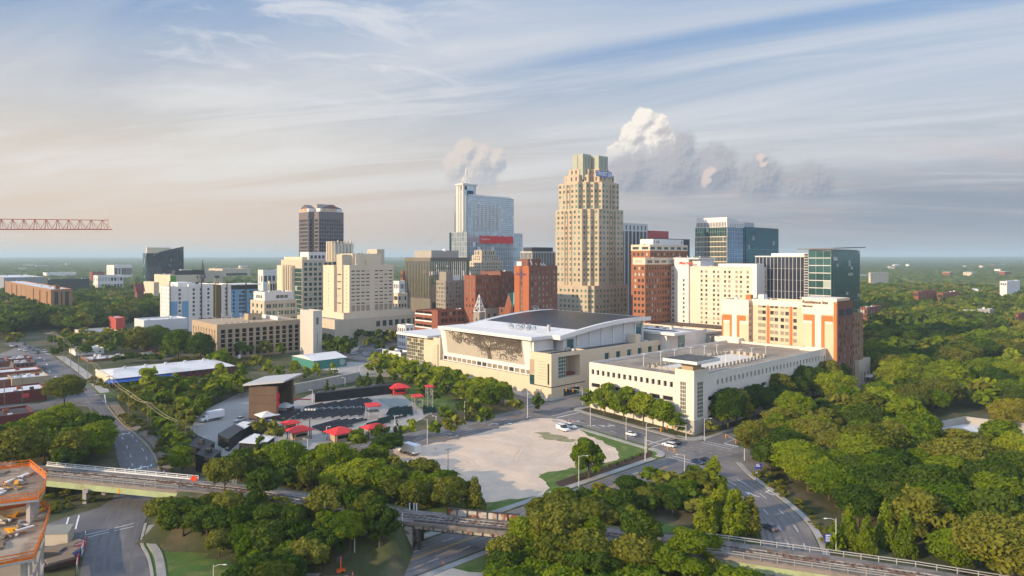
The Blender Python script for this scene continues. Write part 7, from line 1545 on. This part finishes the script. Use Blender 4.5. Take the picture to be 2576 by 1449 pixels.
def vehicle_proto(kind):
    r = empty(kind, (0, 0, -500)); L_, W_ = dict(sedan=(4.7, .91), hatchback=(4.3, .9), suv=(4.9, .97), van=(5.9, 1.02), pickup=(5.5, .98), box_truck=(8.6, 1.2))[kind]; h = L_/2
    if kind in ('sedan', 'hatchback'):
        loft(MB(), [(-h, W_*.82, .42, .82, .12), (-h+.25, W_, .30, .95, .12), (-h*.3, W_, .28, .98, .10), (h*.38, W_, .28, .93, .12), (h-.35, W_*.95, .30, .78, .15), (h, W_*.75, .40, .66, .1)]).build('body', paints['white'], r)
        b = -h+.35 if kind == 'hatchback' else -h*.62
        loft(MB(), [(b-.15, W_*.86, .9, .97, .06), (b+.45, W_*.86, .9, 1.40, .16), (h*.10, W_*.86, .9, 1.44, .17), (h*.46, W_*.85, .88, .95, .05)]).build('window_band', cglass, r)
        loft(MB(), [(b+.38, W_*.70, 1.37, 1.42, .06), (b+.7, W_*.72, 1.41, 1.47, .06), (h*.08, W_*.70, 1.40, 1.465, .06)]).build('roof', paints['white'], r)
    elif kind in ('suv', 'van', 'pickup'):
        zt = {'suv': 1.75, 'van': 2.35, 'pickup': 1.8}[kind]; zb = 1.08 if kind != 'van' else 1.2; nose = h*.42 if kind != 'van' else h*.62
        back = -h+.2 if kind != 'pickup' else -h*.12
        loft(MB(), [(-h, W_*.92, .45, zb-.05, .06), (-h+.15, W_, .36, zb, .06), (nose, W_, .34, zb-.02, .10), (h-.25, W_*.95, .36, zb-.16, .14), (h, W_*.80, .48, zb-.34, .1)]).build('body', paints['white'], r)
        loft(MB(), [(back, W_*.93, zb-.06, zt-.22, .1), (back+.15, W_*.93, zb-.06, zt-.06, .13), (nose-.85, W_*.92, zb-.06, zt-.08, .15), (nose-.02, W_*.9, zb-.08, zb+.02, .05)]).build('window_band', cglass, r)
        loft(MB(), [(back+.04, W_*.83, zt-.16, zt-.05, .07), (back+.3, W_*.84, zt-.12, zt, .07), (nose-.95, W_*.82, zt-.14, zt-.02, .07)]).build('roof', paints['white'], r)
        if kind == 'pickup': MB().box(-h+.2, back-.2, -W_*.8, W_*.8, .7, zb+.02).build('load_bed', charcoal, r)
        if kind == 'van': MB().box(-h+.1, -h*.1, -W_-.01, W_+.01, 1.22, 1.9).build('side_panel', paints['white'], r)
    else:
        loft(MB(), [(h-2.5, 1.05, .5, 2.3, .1), (h-1.5, 1.05, .5, 2.2, .2), (h-1.1, 1.05, .5, 1.45, .15), (h, .95, .5, 1.25, .15)]).build('body', paints['white'], r); MB().box(h-1.62, h-1.2, -.9, .9, 1.42, 2.05).build('window_band', cglass, r)
        MB().box(-h, h-2.6, -W_, W_, .95, 3.5).build('cargo_box', vanw, r); MB().box(-h, h-1.2, -.5, .5, .5, .94).build('chassis', charcoal, r); MB().box(-h-.04, -h+.01, -W_*.85, W_*.85, 1.05, 3.3).build('rear_door', pale, r)
    xr, xf = (-h*.62, h*.62) if kind != 'box_truck' else (-h*.55, h*.68); R_ = .34 if kind in ('sedan', 'hatchback') else .40 if kind != 'box_truck' else .5
    for x in (xr, xf):
        for s_ in (-1, 1):
            w = MB().lathe([(R_*.55, -.11), (R_, -.10), (R_, .10), (R_*.55, .11)], 14).build('wheel', tyre, r, (x, s_*(W_-.12), R_)); w.rotation_euler = (math.pi/2, 0, 0); MB().lathe([(.02, -.115), (R_*.55, -.115), (R_*.55, .115), (.02, .115)], 10).build('rim', rimm, w)
    zl = .62 if kind in ('sedan', 'hatchback') else .78
    for s_ in (-1, 1): MB().box(h-.16, h-.02, s_*W_*.66-.16, s_*W_*.66+.16, zl-.02, zl+.12).build('headlight', lampm, r); MB().box(-h-.02, -h+.1, s_*W_*.72-.12, s_*W_*.72+.12, zl+.1, zl+.3).build('tail_light', tailm, r)
    return r
def car(kind, col, px, py, heading, label, z=None, group=None):
    fresh = kind not in PROTO
    if fresh: PROTO[kind] = vehicle_proto(kind)
    o = PROTO[kind] if fresh else copy_tree(PROTO[kind])
    for k in [c for c in (kids(o) if fresh else [c for c in COL.objects if c.parent == o])]:
        if k.name.split('.')[0] in ('body', 'roof', 'side_panel'): k.material_slots[0].link = 'OBJECT'; k.material_slots[0].material = paints[col]
    p = at(px, py) if z is None else at_z(px, py, z); hd = Vector(heading[:2]).normalized(); o.location = (p.x, p.y, p.z+(L1+.035 if z is None else .02)); o.rotation_euler = (0, 0, math.atan2(hd.y, hd.x))
    tag(o, label, {'suv': 'car', 'sedan': 'car', 'hatchback': 'car', 'van': 'van', 'pickup': 'pickup truck', 'box_truck': 'truck'}[kind], group); return o
dU, dV = uv(1, 0), uv(0, 1)
car('van', 'white', 1416, 1083, (.55, -.8), 'white passenger van parked on the gravel lot beside a white car'); car('suv', 'white', 1437, 1077, (.55, -.8), 'white car parked on the gravel lot behind the van')
car('box_truck', 'white', 1029, 1142, (-.75, .66), 'white box truck parked at the edge of the gravel lot near the trees'); car('hatchback', 'white', 1588, 1096, -dV, 'white hatchback driving towards the junction, alone in its lane')
car('suv', 'white', 1683, 1124, dV, 'white car with dark roof windows waiting at the junction beside a black one'); car('sedan', 'black', 1699, 1116, dV, 'black car at the junction beside the white one'); car('sedan', 'blue', 1756, 1166, (.55, -.85), 'dark blue car turning in the junction, half behind a tree'); car('sedan', 'dark', 1778, 1163, (.55, -.85), 'dark car behind the blue one in the junction')
car('sedan', 'grey', 1937, 1332, (-.35, .94), 'dark grey sedan alone on the curved road'); car('box_truck', 'white', 533, 1058, (-.62, -.78), 'white box truck parked in the stage yard'); car('pickup', 'silver', 604, 1060, (-.35, -.93), 'pale pickup parked near the stage wall')
for i, (px, py, k, c) in enumerate(((95, 889, 'suv', 'dark'), (113, 887.5, 'suv', 'silver'), (85, 882, 'sedan', 'grey'), (64, 884, 'suv', 'silver'), (75, 876, 'sedan', 'blue'), (63, 868, 'sedan', 'dark'), (51, 881, 'sedan', 'white'), (42, 875, 'sedan', 'grey'), (30, 872, 'sedan', 'white'))): car(k, c, px, py, (20, -24), f'{c} car in the street queue, {ordw(i)} counted from the shops', group='cars queuing on the far street')
car('sedan', 'black', 111, 929, (20, -26), 'black car parked at the kerb beside the shops')
for i, (px, py, k, c) in enumerate(((953, 881, 'suv', 'white'), (921, 890, 'sedan', 'silver'), (924, 895, 'sedan', 'silver'), (891, 891, 'sedan', 'silver'), (948, 894, 'sedan', 'white'), (936, 893, 'sedan', 'black'))): car(k, c, px, py, dU, f'{c} car in the small car park, {ordw(i)} counted from the far row', group='cars in the small car park')
zt_ = TG.g+TGZ
for i, (px, c) in enumerate(zip((504, 514, 526, 537, 547, 559, 569, 578, 589, 599), ('black', 'silver', 'dark', 'white', 'grey', 'black', 'white', 'black', 'grey', 'black'))): car('sedan' if i % 2 else 'suv', c, px, 806.5-i*.45, dV, f'{c} car on the tan garage roof, {ordw(i)} from left in its row', zt_, 'cars on the tan garage roof')
for i, (px, py, k, c) in enumerate(((612, 801, 'suv', 'white'), (622, 800, 'suv', 'silver'), (617, 806.5, 'sedan', 'blue'), (628, 807, 'sedan', 'white'), (637, 807, 'sedan', 'silver'), (655, 808, 'pickup', 'white'))): car(k, c, px, py, dV if k != 'pickup' else dU, f'{c} {"pickup" if k == "pickup" else "car"} near the roof stair of the tan garage, {ordw(i)} counted', zt_, 'cars on the tan garage roof')
# ================================================================== STREET FURNITURE
polem = mat('painted_pole', (.52, .50, .47), .5, .08, 1.); wood = mat('pole_wood', (.20, .15, .105), .9, .2, 2.); sigy = mat('signal_yellow', (.75, .33, .015), .5, .08, 1.); sgreen = mat('sign_green', (.01, .20, .10), .5, .05, 1.); sblue = mat('sign_blue', (.01, .035, .42), .5, .05, 1.)
def lamp(px, py, ytop, dx, label, m=None, arm=2.2, base=None, double=False):
    p = at(px, py) if base is None else at_z(px, py, base); h = (py-ytop)/F*p.y; m = m or polem; r = empty('street_lamp', p, label=label, cat='street lamp'); MB().tube([(0, 0, 0), (0, 0, h*.5), (0, 0, h)], .13, 6, .08).build('pole', m, r)
    for s_ in ((1, -1) if double else (1,)):
        MB().tube([(0, 0, h-.5), (s_*dx*arm*.5, 0, h-.02), (s_*dx*arm, 0, h)], .06, 5).build('arm', m, r); MB().lathe([(.05, -.12), (.24, -.08), (.26, 0), (.1, .09)], 8).build('lamp_head', MATS['white_wall'], r, (s_*dx*(arm+.15), 0, h)).scale = (1.7, .9, 1)
    return r
for a in ((1456, 1225, 1146, 1, 'white street lamp with a short arm by the mulch bed'), (1722, 1186, 1143, -1, 'white lamp post at the fork island facing the junction'), (1485, 1073, 1016, 1, 'street lamp at the lot edge nearest the parked white van'), (1575, 1107, 1049, 1, 'street lamp at the lot edge beside the driving hatchback'), (1772, 1110, 1052, 1, 'street lamp at the garage corner tower'), (1075, 1118, 1054, -1, 'street lamp at the lot edge right of the box truck'), (1169, 1054, 1009, 1, 'street lamp on the far kerb of the cross street'), (2103, 1390, 1304, -1, 'tall street lamp beside the blue sign on the curved road'), (892, 1421, 1338, 1, 'street lamp rising out of the dark thicket'), (537, 1452, 1420, 1, 'lamp on the lawn at the bottom edge'), (1475, 1452, 1373, -1, 'lamp with a long arm among the front trees')): lamp(*a)
for i, (px, py, yt, l) in enumerate(((488, 1075, 1048, 'white yard lamp by the box truck'), (490, 1098, 1076, 'white yard lamp above the black containers'), (522, 1120, 1099, 'white yard lamp behind the window container'), (563, 1146, 1127, 'white yard lamp nearest the railway trees'), (699, 1113, 1080, 'white lamp behind the white roofed shed'), (774, 1140, 1104, 'white lamp on the theatre path, nearest the camera'), (821, 1107, 1073, 'white lamp left of the wide red stand'), (868, 971, 950, 'white lamp behind the long black wall'), (786, 1013, 981, 'white lamp at the end of the black wall'), (993, 1098, 1046, 'white lamp by the round tree at the seating corner'), (1240, 998, 982, 'white lamp between the hall street trees'), (1097, 1085, 1046, 'lamp on the theatre fence'))): lamp(px, py, yt, -1 if i % 3 else 1, l, MATS['white_wall'], 1.0)
def flood(px, py, yt, label):
    p = at(px, py); h = (py-yt)/F*p.y; r = empty('floodlight_mast', p, label=label, cat='floodlight mast'); MB().tube([(0, 0, 0), (0, 0, h)], .18, 6, .1).build('pole', MATS['dark_steel'], r); MB().box(-2, 2, -.08, .08, h-.2, h).build('cross_bar', MATS['dark_steel'], r)
    for k in (-1.6, -.6, .4, 1.4): MB().box(k, k+.6, -.35, .2, h, h+.5).build('floodlight', white, r)
flood(779, 1100, 1032, 'floodlight mast standing in front of the middle black benches'); flood(841, 967, 930, 'floodlight mast behind the grey retaining wall')
def signal(px, py, yt, ex, ey, heads, label, sign=None, lampdx=0):
    """mast-arm traffic signal: foot, pole top row, arm tip in the picture"""
    p = at(px, py); k = p.y/F; h = (py-yt)*k; r = empty('traffic_signal', p, label=label, cat='traffic signal'); MB().tube([(0, 0, 0), (0, 0, h*.6), (0, 0, h)], .17, 7, .11).build('pole', polem, r)
    tx, tz = (ex-px)*k, (py-ey)*k; z0 = h*.86 if abs(tz-h) > .2 else h-.3; MB().tube([(0, 0, z0), (tx*.5, 0, (z0+tz)/2+.25), (tx, 0, tz)], .11, 6, .06).build('mast_arm', polem, r)
    for f in heads:
        zz = z0+(tz-z0)*f+.1; hd = MB(); hd.box(-.22, .22, -.18, .18, -1.25, 0); o = hd.build('signal_head', sigy, r, (tx*f, -.1, zz+.2))
        for j, c in enumerate((MATS['dull_red'], MATS['dark_interior'], MATS['dark_interior'])): MB().lathe([(.02, 0), (.13, 0), (.14, .1), (.02, .04)], 8).build('lens', c, o, (0, -.18, -.25-j*.38)).rotation_euler = (math.pi/2, 0, 0)
    if sign: MB().box(tx*.25-.6, tx*.25+.6, -.14, -.1, z0-.6, z0-.3).build('street_sign', sgreen, r)
    if lampdx: MB().tube([(0, 0, h-.2), (lampdx*1.2, 0, h+.8), (lampdx*2.4, 0, h+.9)], .06, 5).build('lamp_arm', polem, r); MB().lathe([(.05, -.1), (.24, -.06), (.1, .08)], 8).build('lamp_head', white, r, (lampdx*2.5, 0, h+.9))
signal(1623, 1159, 1098, 1697, 1131, (.78, 1.), 'traffic signal with a long curved arm over the junction, at the mulch bed corner', lampdx=0); signal(1626, 1140, 1066, 1664, 1078, (.96,), 'lamp and signal pole behind the curved arm signal', True, 1)
signal(1726, 1107, 1068, 1678, 1072, (.6, 1.), 'traffic signal at the garage corner, its arm towards the lot'); signal(1873, 1159, 1112, 1826, 1095, (.45, 1.), 'traffic signal at the wood corner with a slanted arm', True); signal(1465, 1023, 976, 1422, 978, (.55, .95), 'traffic signal at the left corner of the white garage', True, -1)
signal(1327, 1054, 982, 1361, 980, (.5, 1.), 'traffic signal on the lot corner facing the convention hall', True); signal(905, 947, 918, 952, 902, (.75, 1.), 'far traffic signal left of the white garage shop'); signal(1023, 945, 918, 996, 906, (.6, 1.), 'far traffic signal at the hall entrance', True)
for px, py, l in ((297, 1306, 'yellow traffic signal hanging under the green railway bridge, left one'), (316, 1306, 'yellow traffic signal hanging under the green railway bridge, right one')):
    x = X(px, 172); r = MB().box(-.25, .25, -.2, .2, -1.2, 0).build('traffic_signal', sigy, None, (x, 172.5, rail_at(x)[1]-1.2)); tag(r, l, 'traffic signal'); MB().tube([(0, 0, 0), (0, 0, .7)], .06, 4).build('bracket', galv, r)
# garage roof lamps
za = GAR.g+GZD
for i, (px, py, yt) in enumerate(((1619, 922, 890), (1662, 909, 884), (1697, 903, 879), (1738, 899, 874), (1772, 894, 870), (1803, 889, 866), (1826, 914, 884), (1861, 904, 879), (1891, 898, 875), (1926, 894, 870), (1750, 905, 893), (1784, 903, 890))): lamp(px, py, yt, 1, f'white double headed lamp on the white garage roof, {ordw(i)} counted', MATS['white_wall'], .5, base=za, double=True)
for i, (px, py, yt) in enumerate(((558, 810, 790), (583, 809, 787), (606, 808, 788), (659, 806, 783), (701, 806, 786))): lamp(px, py, yt, 1, f'lamp on the tan garage roof, {ordw(i)} from left', MATS['white_wall'], .5, base=zt_, double=True)
# utility poles and wires along the street
def upole(px, py, yt, label, arms=1):
    p = at(px, py); h = (py-yt)/F*p.y; r = empty('utility_pole', p, A_U, label=label, cat='utility pole', group='wooden poles along the far street'); MB().tube([(0, 0, 0), (0, 0, h)], .17, 6, .11).build('pole', wood, r)
    for k in range(arms): MB().box(-1.3, 1.3, -.07, .07, h-.5-k*1.1, h-.36-k*1.1).build('cross_arm', wood, r)
    return p+Vector((0, 0, h))
tops = []
for i, (px, py, yt, a) in enumerate(((467, 1142, 1065, 3), (446, 1125, 1057, 2), (372, 1094, 1010, 1), (323, 1056, 984, 1), (275, 994, 944, 1), (237, 980, 912, 1), (221, 964, 901, 1), (198, 942, 880, 1), (178, 924, 865, 1), (161, 912, 848, 1), (135, 894, 833, 1), (116, 880, 836, 1))): tops.append(upole(px, py, yt, f'wooden utility pole on the street, {ordw(i)} counted from the stage yard end', a))
for i, (px, py, yt) in enumerate(((11, 1020, 957), (56, 1014, 951))): upole(px, py, yt, f'pale wooden pole beside the dark red shop, {"nearer the picture edge" if i == 0 else "nearer the tree"}')
upole(1127, 1195, 1127, 'lone wooden pole standing on the gravel lot')
wirem = mat('wire', (.34, .31, .20), .6, .1, 1.); wr = empty('power_line', tops[2], label='bundle of sagging overhead wires strung along the far street', cat='power line')
for j in range(4):
    m_ = MB(); off = Vector((.8*(j-1.5), 0, -.3*(j % 2)-.15)); chain = [tops[1]]+tops[2:]
    for a, b in zip(chain, chain[1:]): m_.tube([a.lerp(b, t/6)+off-Vector((0, 0, 4*(t/6)*(1-t/6)*.9)) for t in range(7)], .05, 3)
    under(m_.build('wire', wirem), wr)
# signs, cones, small things
def sign(px, py, yt, w, h, m, label, name='road_sign', cat='sign', rows_=0, txt=None):
    p = at(px, py); z = (py-yt)/F*p.y; r = empty(name, p, label=label, cat=cat)
    for s_ in ((-w*.4, w*.4) if w > 1.6 else (0,)): MB().tube([(s_, .05, 0), (s_, .05, z)], .06, 5).build('post', charcoal, r)
    q = MB().box(-w/2, w/2, -.06, .0, z-h, z).build('panel', m, r)
    for k in range(rows_): text('Downtown,Parking,Theatre,Hospital'.split(',')[k] if False else '\u2190 '+'=-='[k % 3]*1, h*.2, whitel, q, (0, -.08, z-h*(.16+.22*k)), ROT_R) if False else MB().box(-w*.42, w*(.12+.08*(k % 3)), -.075, -.06, z-h*(.2+.22*k), z-h*(.10+.22*k)).build('lettering', whitel, q)
    if txt: text(txt, h*.24, whitel, q, (0, -.08, z-h/2), ROT_R, bold=.01)
    return r
sign(2089, 1388, 1343, 2.6, 1.9, sblue, 'large blue direction sign beside the tall lamp on the curved road', rows_=4); sign(1908, 1194, 1166, 1.9, 1.5, sblue, 'smaller blue direction sign in front of the wood at the junction', rows_=3); sign(413, 1206, 1182, .8, .8, redp, 'red and white no entry sign beside the street under the bridge', txt='DO NOT\nENTER')
sign(1903, 1215, 1187, .7, .5, whitel, 'small white sign below the blue one at the junction'); sign(2038/1.0, 1158, 1145, .9, 1.6, pale, 'pale cabinet at the wood corner') if False else None
def diamond(px, py, label):
    p = at_z(px, py, 8.0); r = empty('warning_sign', p, label=label, cat='sign'); MB().tube([(0, 0, -3), (0, 0, 2.4)], .06, 5).build('post', charcoal, r); MB().add([(0, -.08, 0), (1.0, -.08, 1), (0, -.08, 2), (-1.0, -.08, 1), (0, -.03, 0), (1.0, -.03, 1), (0, -.03, 2), (-1.0, -.03, 1)], [(0, 1, 2, 3), (7, 6, 5, 4), (0, 4, 5, 1), (1, 5, 6, 2), (2, 6, 7, 3), (3, 7, 4, 0)]).build('panel', mat('warning_red', (.75, .06, .015), .6, .05, 1.), r)
diamond(488, 1214, 'bright red diamond warning sign at the end of the bridge')
conem = mat('cone_orange', (.75, .12, .02), .6, .05, 1.)
def cone(px, py, label): p = at(px, py); r = MB().lathe([(.30, 0), (.30, .06), (.17, .07), (.05, .85)], 8).build('traffic_cone', conem, None, (p.x, p.y, p.z+L1+.02)); tag(r, label, 'traffic cone', 'orange traffic cones'); MB().lathe([(.135, .3), (.105, .5)], 8).build('reflective_band', white, r)
for a in ((924, 1426, 'orange cone on the road beside the trailer, farther one'), (887, 1448, 'orange cone at the bottom edge nearest the trailer'), (1115, 1420, 'dark red cone at the pavement by the gravel patch'), (1162, 1096, 'orange cone at the lot edge by the cross street'), (1096, 1130, 'orange cone at the lot edge near the street lamp'), (1431, 1060, 'orange cone at the lot corner, left of a pair'), (1442, 1062, 'orange cone at the lot corner, right of a pair')): cone(*a)
def msgtrailer():
    p = at(857, 1443); r = empty('message_trailer', p, .5, label='orange signal board trailer parked at the road edge', cat='trailer'); MB().box(-.9, .9, -.5, .5, .5, .9).build('frame', conem, r); MB().box(-.12, .12, -.12, .12, .9, 3.6).build('mast', conem, r); MB().box(-1.0, 1.0, -.1, .1, 2.6, 3.7).build('board', charcoal, r)
    for s_ in (-.62, .62): MB().lathe([(.02, -.1), (.32, -.1), (.32, .1), (.02, .1)], 12).build('wheel', tyre, r, (.3, s_, .32)).rotation_euler = (math.pi/2, 0, 0)
msgtrailer()
simple('signal_cabinet', 'rusty grey signal cabinet beside the track', 'cabinet', [(649, 1240), (651, 1238), (668, 1238), (666, 1240)], 0, .1, metal)
def cabinet():
    x = X(657, 176); y = rail_at(x)[0]+5.5; z = rail_at(x)[1]-.3; o = bpy.data.objects
    r = [q for q in COL.objects if q.name.startswith('signal_cabinet')][0]; r.location = (x, y, z)
    for c in [q for q in COL.objects if q.parent == r]: COL.objects.unlink(c)
    MB().box(-.9, .9, -.6, .6, 0, 2.4).build('cabinet_body', metal, r); MB().box(-1, 1, -.7, .7, 2.4, 2.55).build('lid', pale, r); MB().box(-.5, .5, -.63, -.6, .3, 2.1).build('door', rust, r)
    x = X(590, 174); y = rail_at(x)[0]; z = rail_at(x)[1]; r = empty('signal_gantry', (x, y+3.8, z-.4), label='lattice railway signal mast beside the track', cat='signal mast'); m_ = MB()
    for sx in (-.4, .4):
        for sy in (-.4, .4): m_.tube([(sx, sy, 0), (sx, sy, 6.5)], .06, 4)
    for i in range(8):
        z0 = i*.8
        for a, b in (((-.4, -.4), (.4, -.4)), ((.4, -.4), (.4, .4)), ((.4, .4), (-.4, .4)), ((-.4, .4), (-.4, -.4))): m_.tube([(*a, z0), (*b, z0+.8)], .04, 4)
    m_.build('lattice', galv, r); MB().box(-.7, .7, -.75, -.45, 5.2, 6.6).build('signal_head', charcoal, r)
cabinet()
for i, (px, py) in enumerate(((1030, 1276), (1041, 1278), (1048, 1279), (1013, 1296), (1023, 1294))): x = X(px, 160); o = MB().tube([(0, 0, -1.5), (0, 0, 1.6)], .14, 6).build('marker_post', white, None, (x, rail_at(x)[0]+(3.4 if i < 3 else -3.4), rail_at(x)[1])); tag(o, f'white post beside the track at the girder bridge, {ordw(i)} counted', 'post', 'white trackside posts'); MB().lathe([(.17, 0), (.17, .12)], 6).build('cap', pale, o, (0, 0, 1.5))
for i in range(9): q = uv(108+i*9.5 if i < 4 else 140+i*5, 133+i % 2) if False else at(1455+i*19, 1206-i*7.4); o = MB().lathe([(.1, 0), (.55, .15), (.7, .55), (.45, .95), (.05, 1.1)], 9).build('clipped_bush', TONES['dark green'], None, q, smooth=True); tag(o, 'small round bush in the mulch bed row', 'bush', 'bushes in the mulch bed')
# concrete foundation in the clearing
def foundation():
    p = [at(a, b) for a, b in ((2378, 1120), (2370, 1080), (2430, 1068), (2520, 1080), (2640, 1092), (2640, 1140), (2500, 1135))]; c = sum(p, Vector())/len(p); r = empty('concrete_foundation', c, label='pale bare concrete foundation with low walls in a clearing of the wood', cat='foundation')
    MB().prism([(q.x-c.x, q.y-c.y) for q in p], .0, .5).build('slab', mat('pale_slab', (.62, .60, .58), .8, .1, .1), r)
    for a, b in ((1, 2), (2, 3), (3, 4)):
        a, b = p[a]-c, p[b]-c; d = (b-a).xy; L_ = d.length; MB().obox(((a+b)/2).xy, d.normalized(), .4, L_, .3, 3.2).build('wall', conc, r)
foundation()
# ================================================================== BUILDING SITE, CRANE
def site():
    zu, zl = 29.0, 25.4; up = [at_z(a, b, zu) for a, b in ((-90, 1192), (75, 1172), (117, 1206), (113, 1236), (97, 1256), (-90, 1279))]; lo = [at_z(a, b, zl) for a, b in ((-90, 1300), (97, 1266), (126, 1288), (108, 1352), (86, 1406), (-90, 1440))]
    c = Vector((-92, 104, g(-92, 104))); r = empty('unfinished_building', c, label='unfinished concrete building with orange edge netting at the lower left', cat='building site'); W_ = lambda q: (q.x-c.x, q.y-c.y)
    dkm = mat('raw_deck', (.20, .145, .10), .95, .35, .25, col2=(.34, .27, .20), c2=(.45, .6), bump=.5); net = mat('orange_netting', (.72, .16, .02), .8, .25, .8); sl_m = mat('slab_edge', (.42, .38, .34), .85, .15, .4)
    for nm, pl_, z in (('deck', up, zu), ('deck', lo, zl)):
        pz = z-c.z; o = MB().prism([W_(q) for q in pl_], pz-.35, pz).build(nm, sl_m, r); MB().prism([((q.x-c.x)*.985, (q.y-c.y)*.985) for q in pl_], pz+.003, pz+.05).build('deck_surface', dkm, o)
        m_ = MB(); ps = MB()
        for a, b in zip(pl_, pl_[1:]):
            d = (b-a).xy; L_ = d.length; u = d.normalized(); mid = ((a+b)/2-c).xy
            for zz in (.55, 1.0): m_.obox(mid, u, .06, L_, pz+zz, pz+zz+.13)
            m_.obox(mid, u, .05, L_, pz+.05, pz+.42)
            for k in range(int(L_/1.6)+1): q = (a-c).xy+u*k*1.6; ps.obox(q, u, .07, .07, pz, pz+1.25)
        m_.build('edge_netting', net, o); ps.build('guard_rail_frame', sigy, o)
        for q in [a.lerp(b, .5) for a, b in zip(pl_[:-1], pl_[1:])]+pl_[1:-1]: x, y = (q.x-c.x)*.93, (q.y-c.y)*.93; MB().box(x-.3, x+.3, y-.3, y+.3, 0 if z == zl else zl-c.z+.06, pz-.36).build('column', sl_m, o)
    rr = random.Random(2)
    for k in range(64):
        zz, pl_ = (zu, up) if k % 2 else (zl, lo); q = pl_[1].lerp(pl_[rr.choice((0, 2, 3, 4))], rr.uniform(.15, .6)).lerp(pl_[5], rr.uniform(.1, .6)); s_ = rr.uniform(.4, 1.6)
        MB().obox((0, 0), Vector((rr.gauss(0, 1), rr.gauss(0, 1))).normalized(), s_*.4, s_*1.8, 0, rr.uniform(.12, .4)).build('timber_bundle', rr.choice((sigy, sl_m, MATS['tan_brown_brick'], wood, pale)), r, (q.x-c.x, q.y-c.y, zz-c.z+.06))
    for k in range(5):   # lower storeys
        z = zl-c.z-4.0*(k+1)
        if z > .5: MB().prism([((q.x-c.x)*.96, (q.y-c.y)*.96) for q in lo], z-.3, z).build('deck', sl_m, r)
site()
def site_yard():
    r = simple('site_hut', 'beige flat roofed site hut at the road corner beside the building site', 'hut', [(113, 1378), (118, 1352), (186, 1350), (170, 1378)], 0, 3.0, beige, (mat('hut_roof', (.25, .24, .2), .9, .15, .3),)); 
    for i, (px, py, s_, m_, l) in enumerate(((135, 1400, 2.6, charcoal, 'dark skip full of rubble behind the striped fence'), (165, 1392, 2.2, MATS['paint_red'], 'dull red skip behind the striped fence'), (150, 1425, 3., MATS['dark_steel'], 'dark stack of steel behind the striped fence'), (185, 1385, 1.8, pale, 'pale pallet stack behind the striped fence'), (180, 1405, 2., bluep, 'small blue bin behind the striped fence'))):
        p = at(px, py); o = MB().add([(-s_, -s_*.6, .2), (s_, -s_*.6, .2), (s_, s_*.6, .2), (-s_, s_*.6, .2), (-s_*1.15, -s_*.7, 1.5), (s_*1.15, -s_*.7, 1.5), (s_*1.15, s_*.7, 1.5), (-s_*1.15, s_*.7, 1.5)], [(3, 2, 1, 0), (4, 5, 6, 7), (0, 1, 5, 4), (1, 2, 6, 5), (2, 3, 7, 6), (3, 0, 4, 7)]).build('site_skip', m_, None, p, .4*i); tag(o, l, 'skip', 'skips and stacks of the site yard'); MB().box(-s_*.8, s_*.8, -s_*.5, s_*.5, 1.5, 1.8).build('load', wood, o)
    pl_ = smooth_line(P([(213, 1353), (218, 1372), (205, 1405), (195, 1430), (190, 1470)])); r = empty('site_fence', (*pl_[0], g(*pl_[0])), label='red white and blue sheeted fence around the site yard', cat='fence')
    for k, (a, b) in enumerate(zip(pl_[::2], pl_[2::2])):
        d = b-a; L_ = d.length; mid = (a+b)/2; o = MB().obox((0, 0), d.normalized(), .08, L_*.98, .1, 2.0).build('fence_panel', (redp, whitew, navy)[k % 3], r, (mid.x-pl_[0].x, mid.y-pl_[0].y, 0))
site_yard()
def crane():
    z0 = Z(577, 118); a, b = Vector((X(-260, 118), 118, z0)), Vector((X(277, 118), 118, z0)); ht = 1.75; r = empty('tower_crane', (a.x, a.y, g(a.x, a.y)), label='red lattice crane jib reaching in from the left above the horizon', cat='crane'); rd = mat('crane_red', (.30, .04, .03), .5, .1, 1.); o = Vector(r.location)
    m_ = MB(); n = 19; L_ = b.x-a.x
    tp = lambda t: Vector((a.x+L_*t, 118, z0+ht*(1.12-.22*t)))-o; bt = lambda t, s_: Vector((a.x+L_*t, 118+s_*.6, z0))-o
    m_.tube([tp(0), tp(.985)], .06, 5)
    for s_ in (-1, 1): m_.tube([bt(0, s_), bt(1, s_)], .065, 5)
    for i in range(n):
        t, t2 = i/n, (i+1)/n
        for s_ in (-1, 1):
            m_.tube([tp(t+.3/n), bt(t, s_)], .035, 4)
            for k in (.35, .7, 1.): m_.tube([tp(t+.3/n), bt(t+k/n, s_)], .022, 3)
        m_.tube([bt(t, -1), bt(t, 1)], .04, 4)
    m_.build('jib', rd, r); MB().tube([bt(.99, -1)+Vector((0, .6, 0)), bt(.99, -1)+Vector((0, .6, 1.9))], .06, 4).build('tip_mast', sigy, r)
    MB().tube([bt(.98, 0), Vector((X(200, 118), 118, Z(592, 118)))-o, Vector((X(110, 118), 118, Z(599, 118)))-o, Vector((X(-10, 118), 118, Z(603, 118)))-o, bt(0, 0)-Vector((0, 0, 2))], .02, 3).build('hoist_rope', galv, r)
    ms = MB()
    for sx in (-.9, .9):
        for sy in (-.9, .9): ms.tube([(sx, sy, 0), (sx, sy, z0-o.z)], .12, 4)
    for i in range(32):
        z = i*(z0-o.z)/32
        for p, q in (((-.9, -.9), (.9, -.9)), ((.9, -.9), (.9, .9)), ((.9, .9), (-.9, .9)), ((-.9, .9), (-.9, -.9))): ms.tube([(*p, z), (*q, z+(z0-o.z)/32)], .06, 3)
    ms.build('mast', rd, r)
crane()
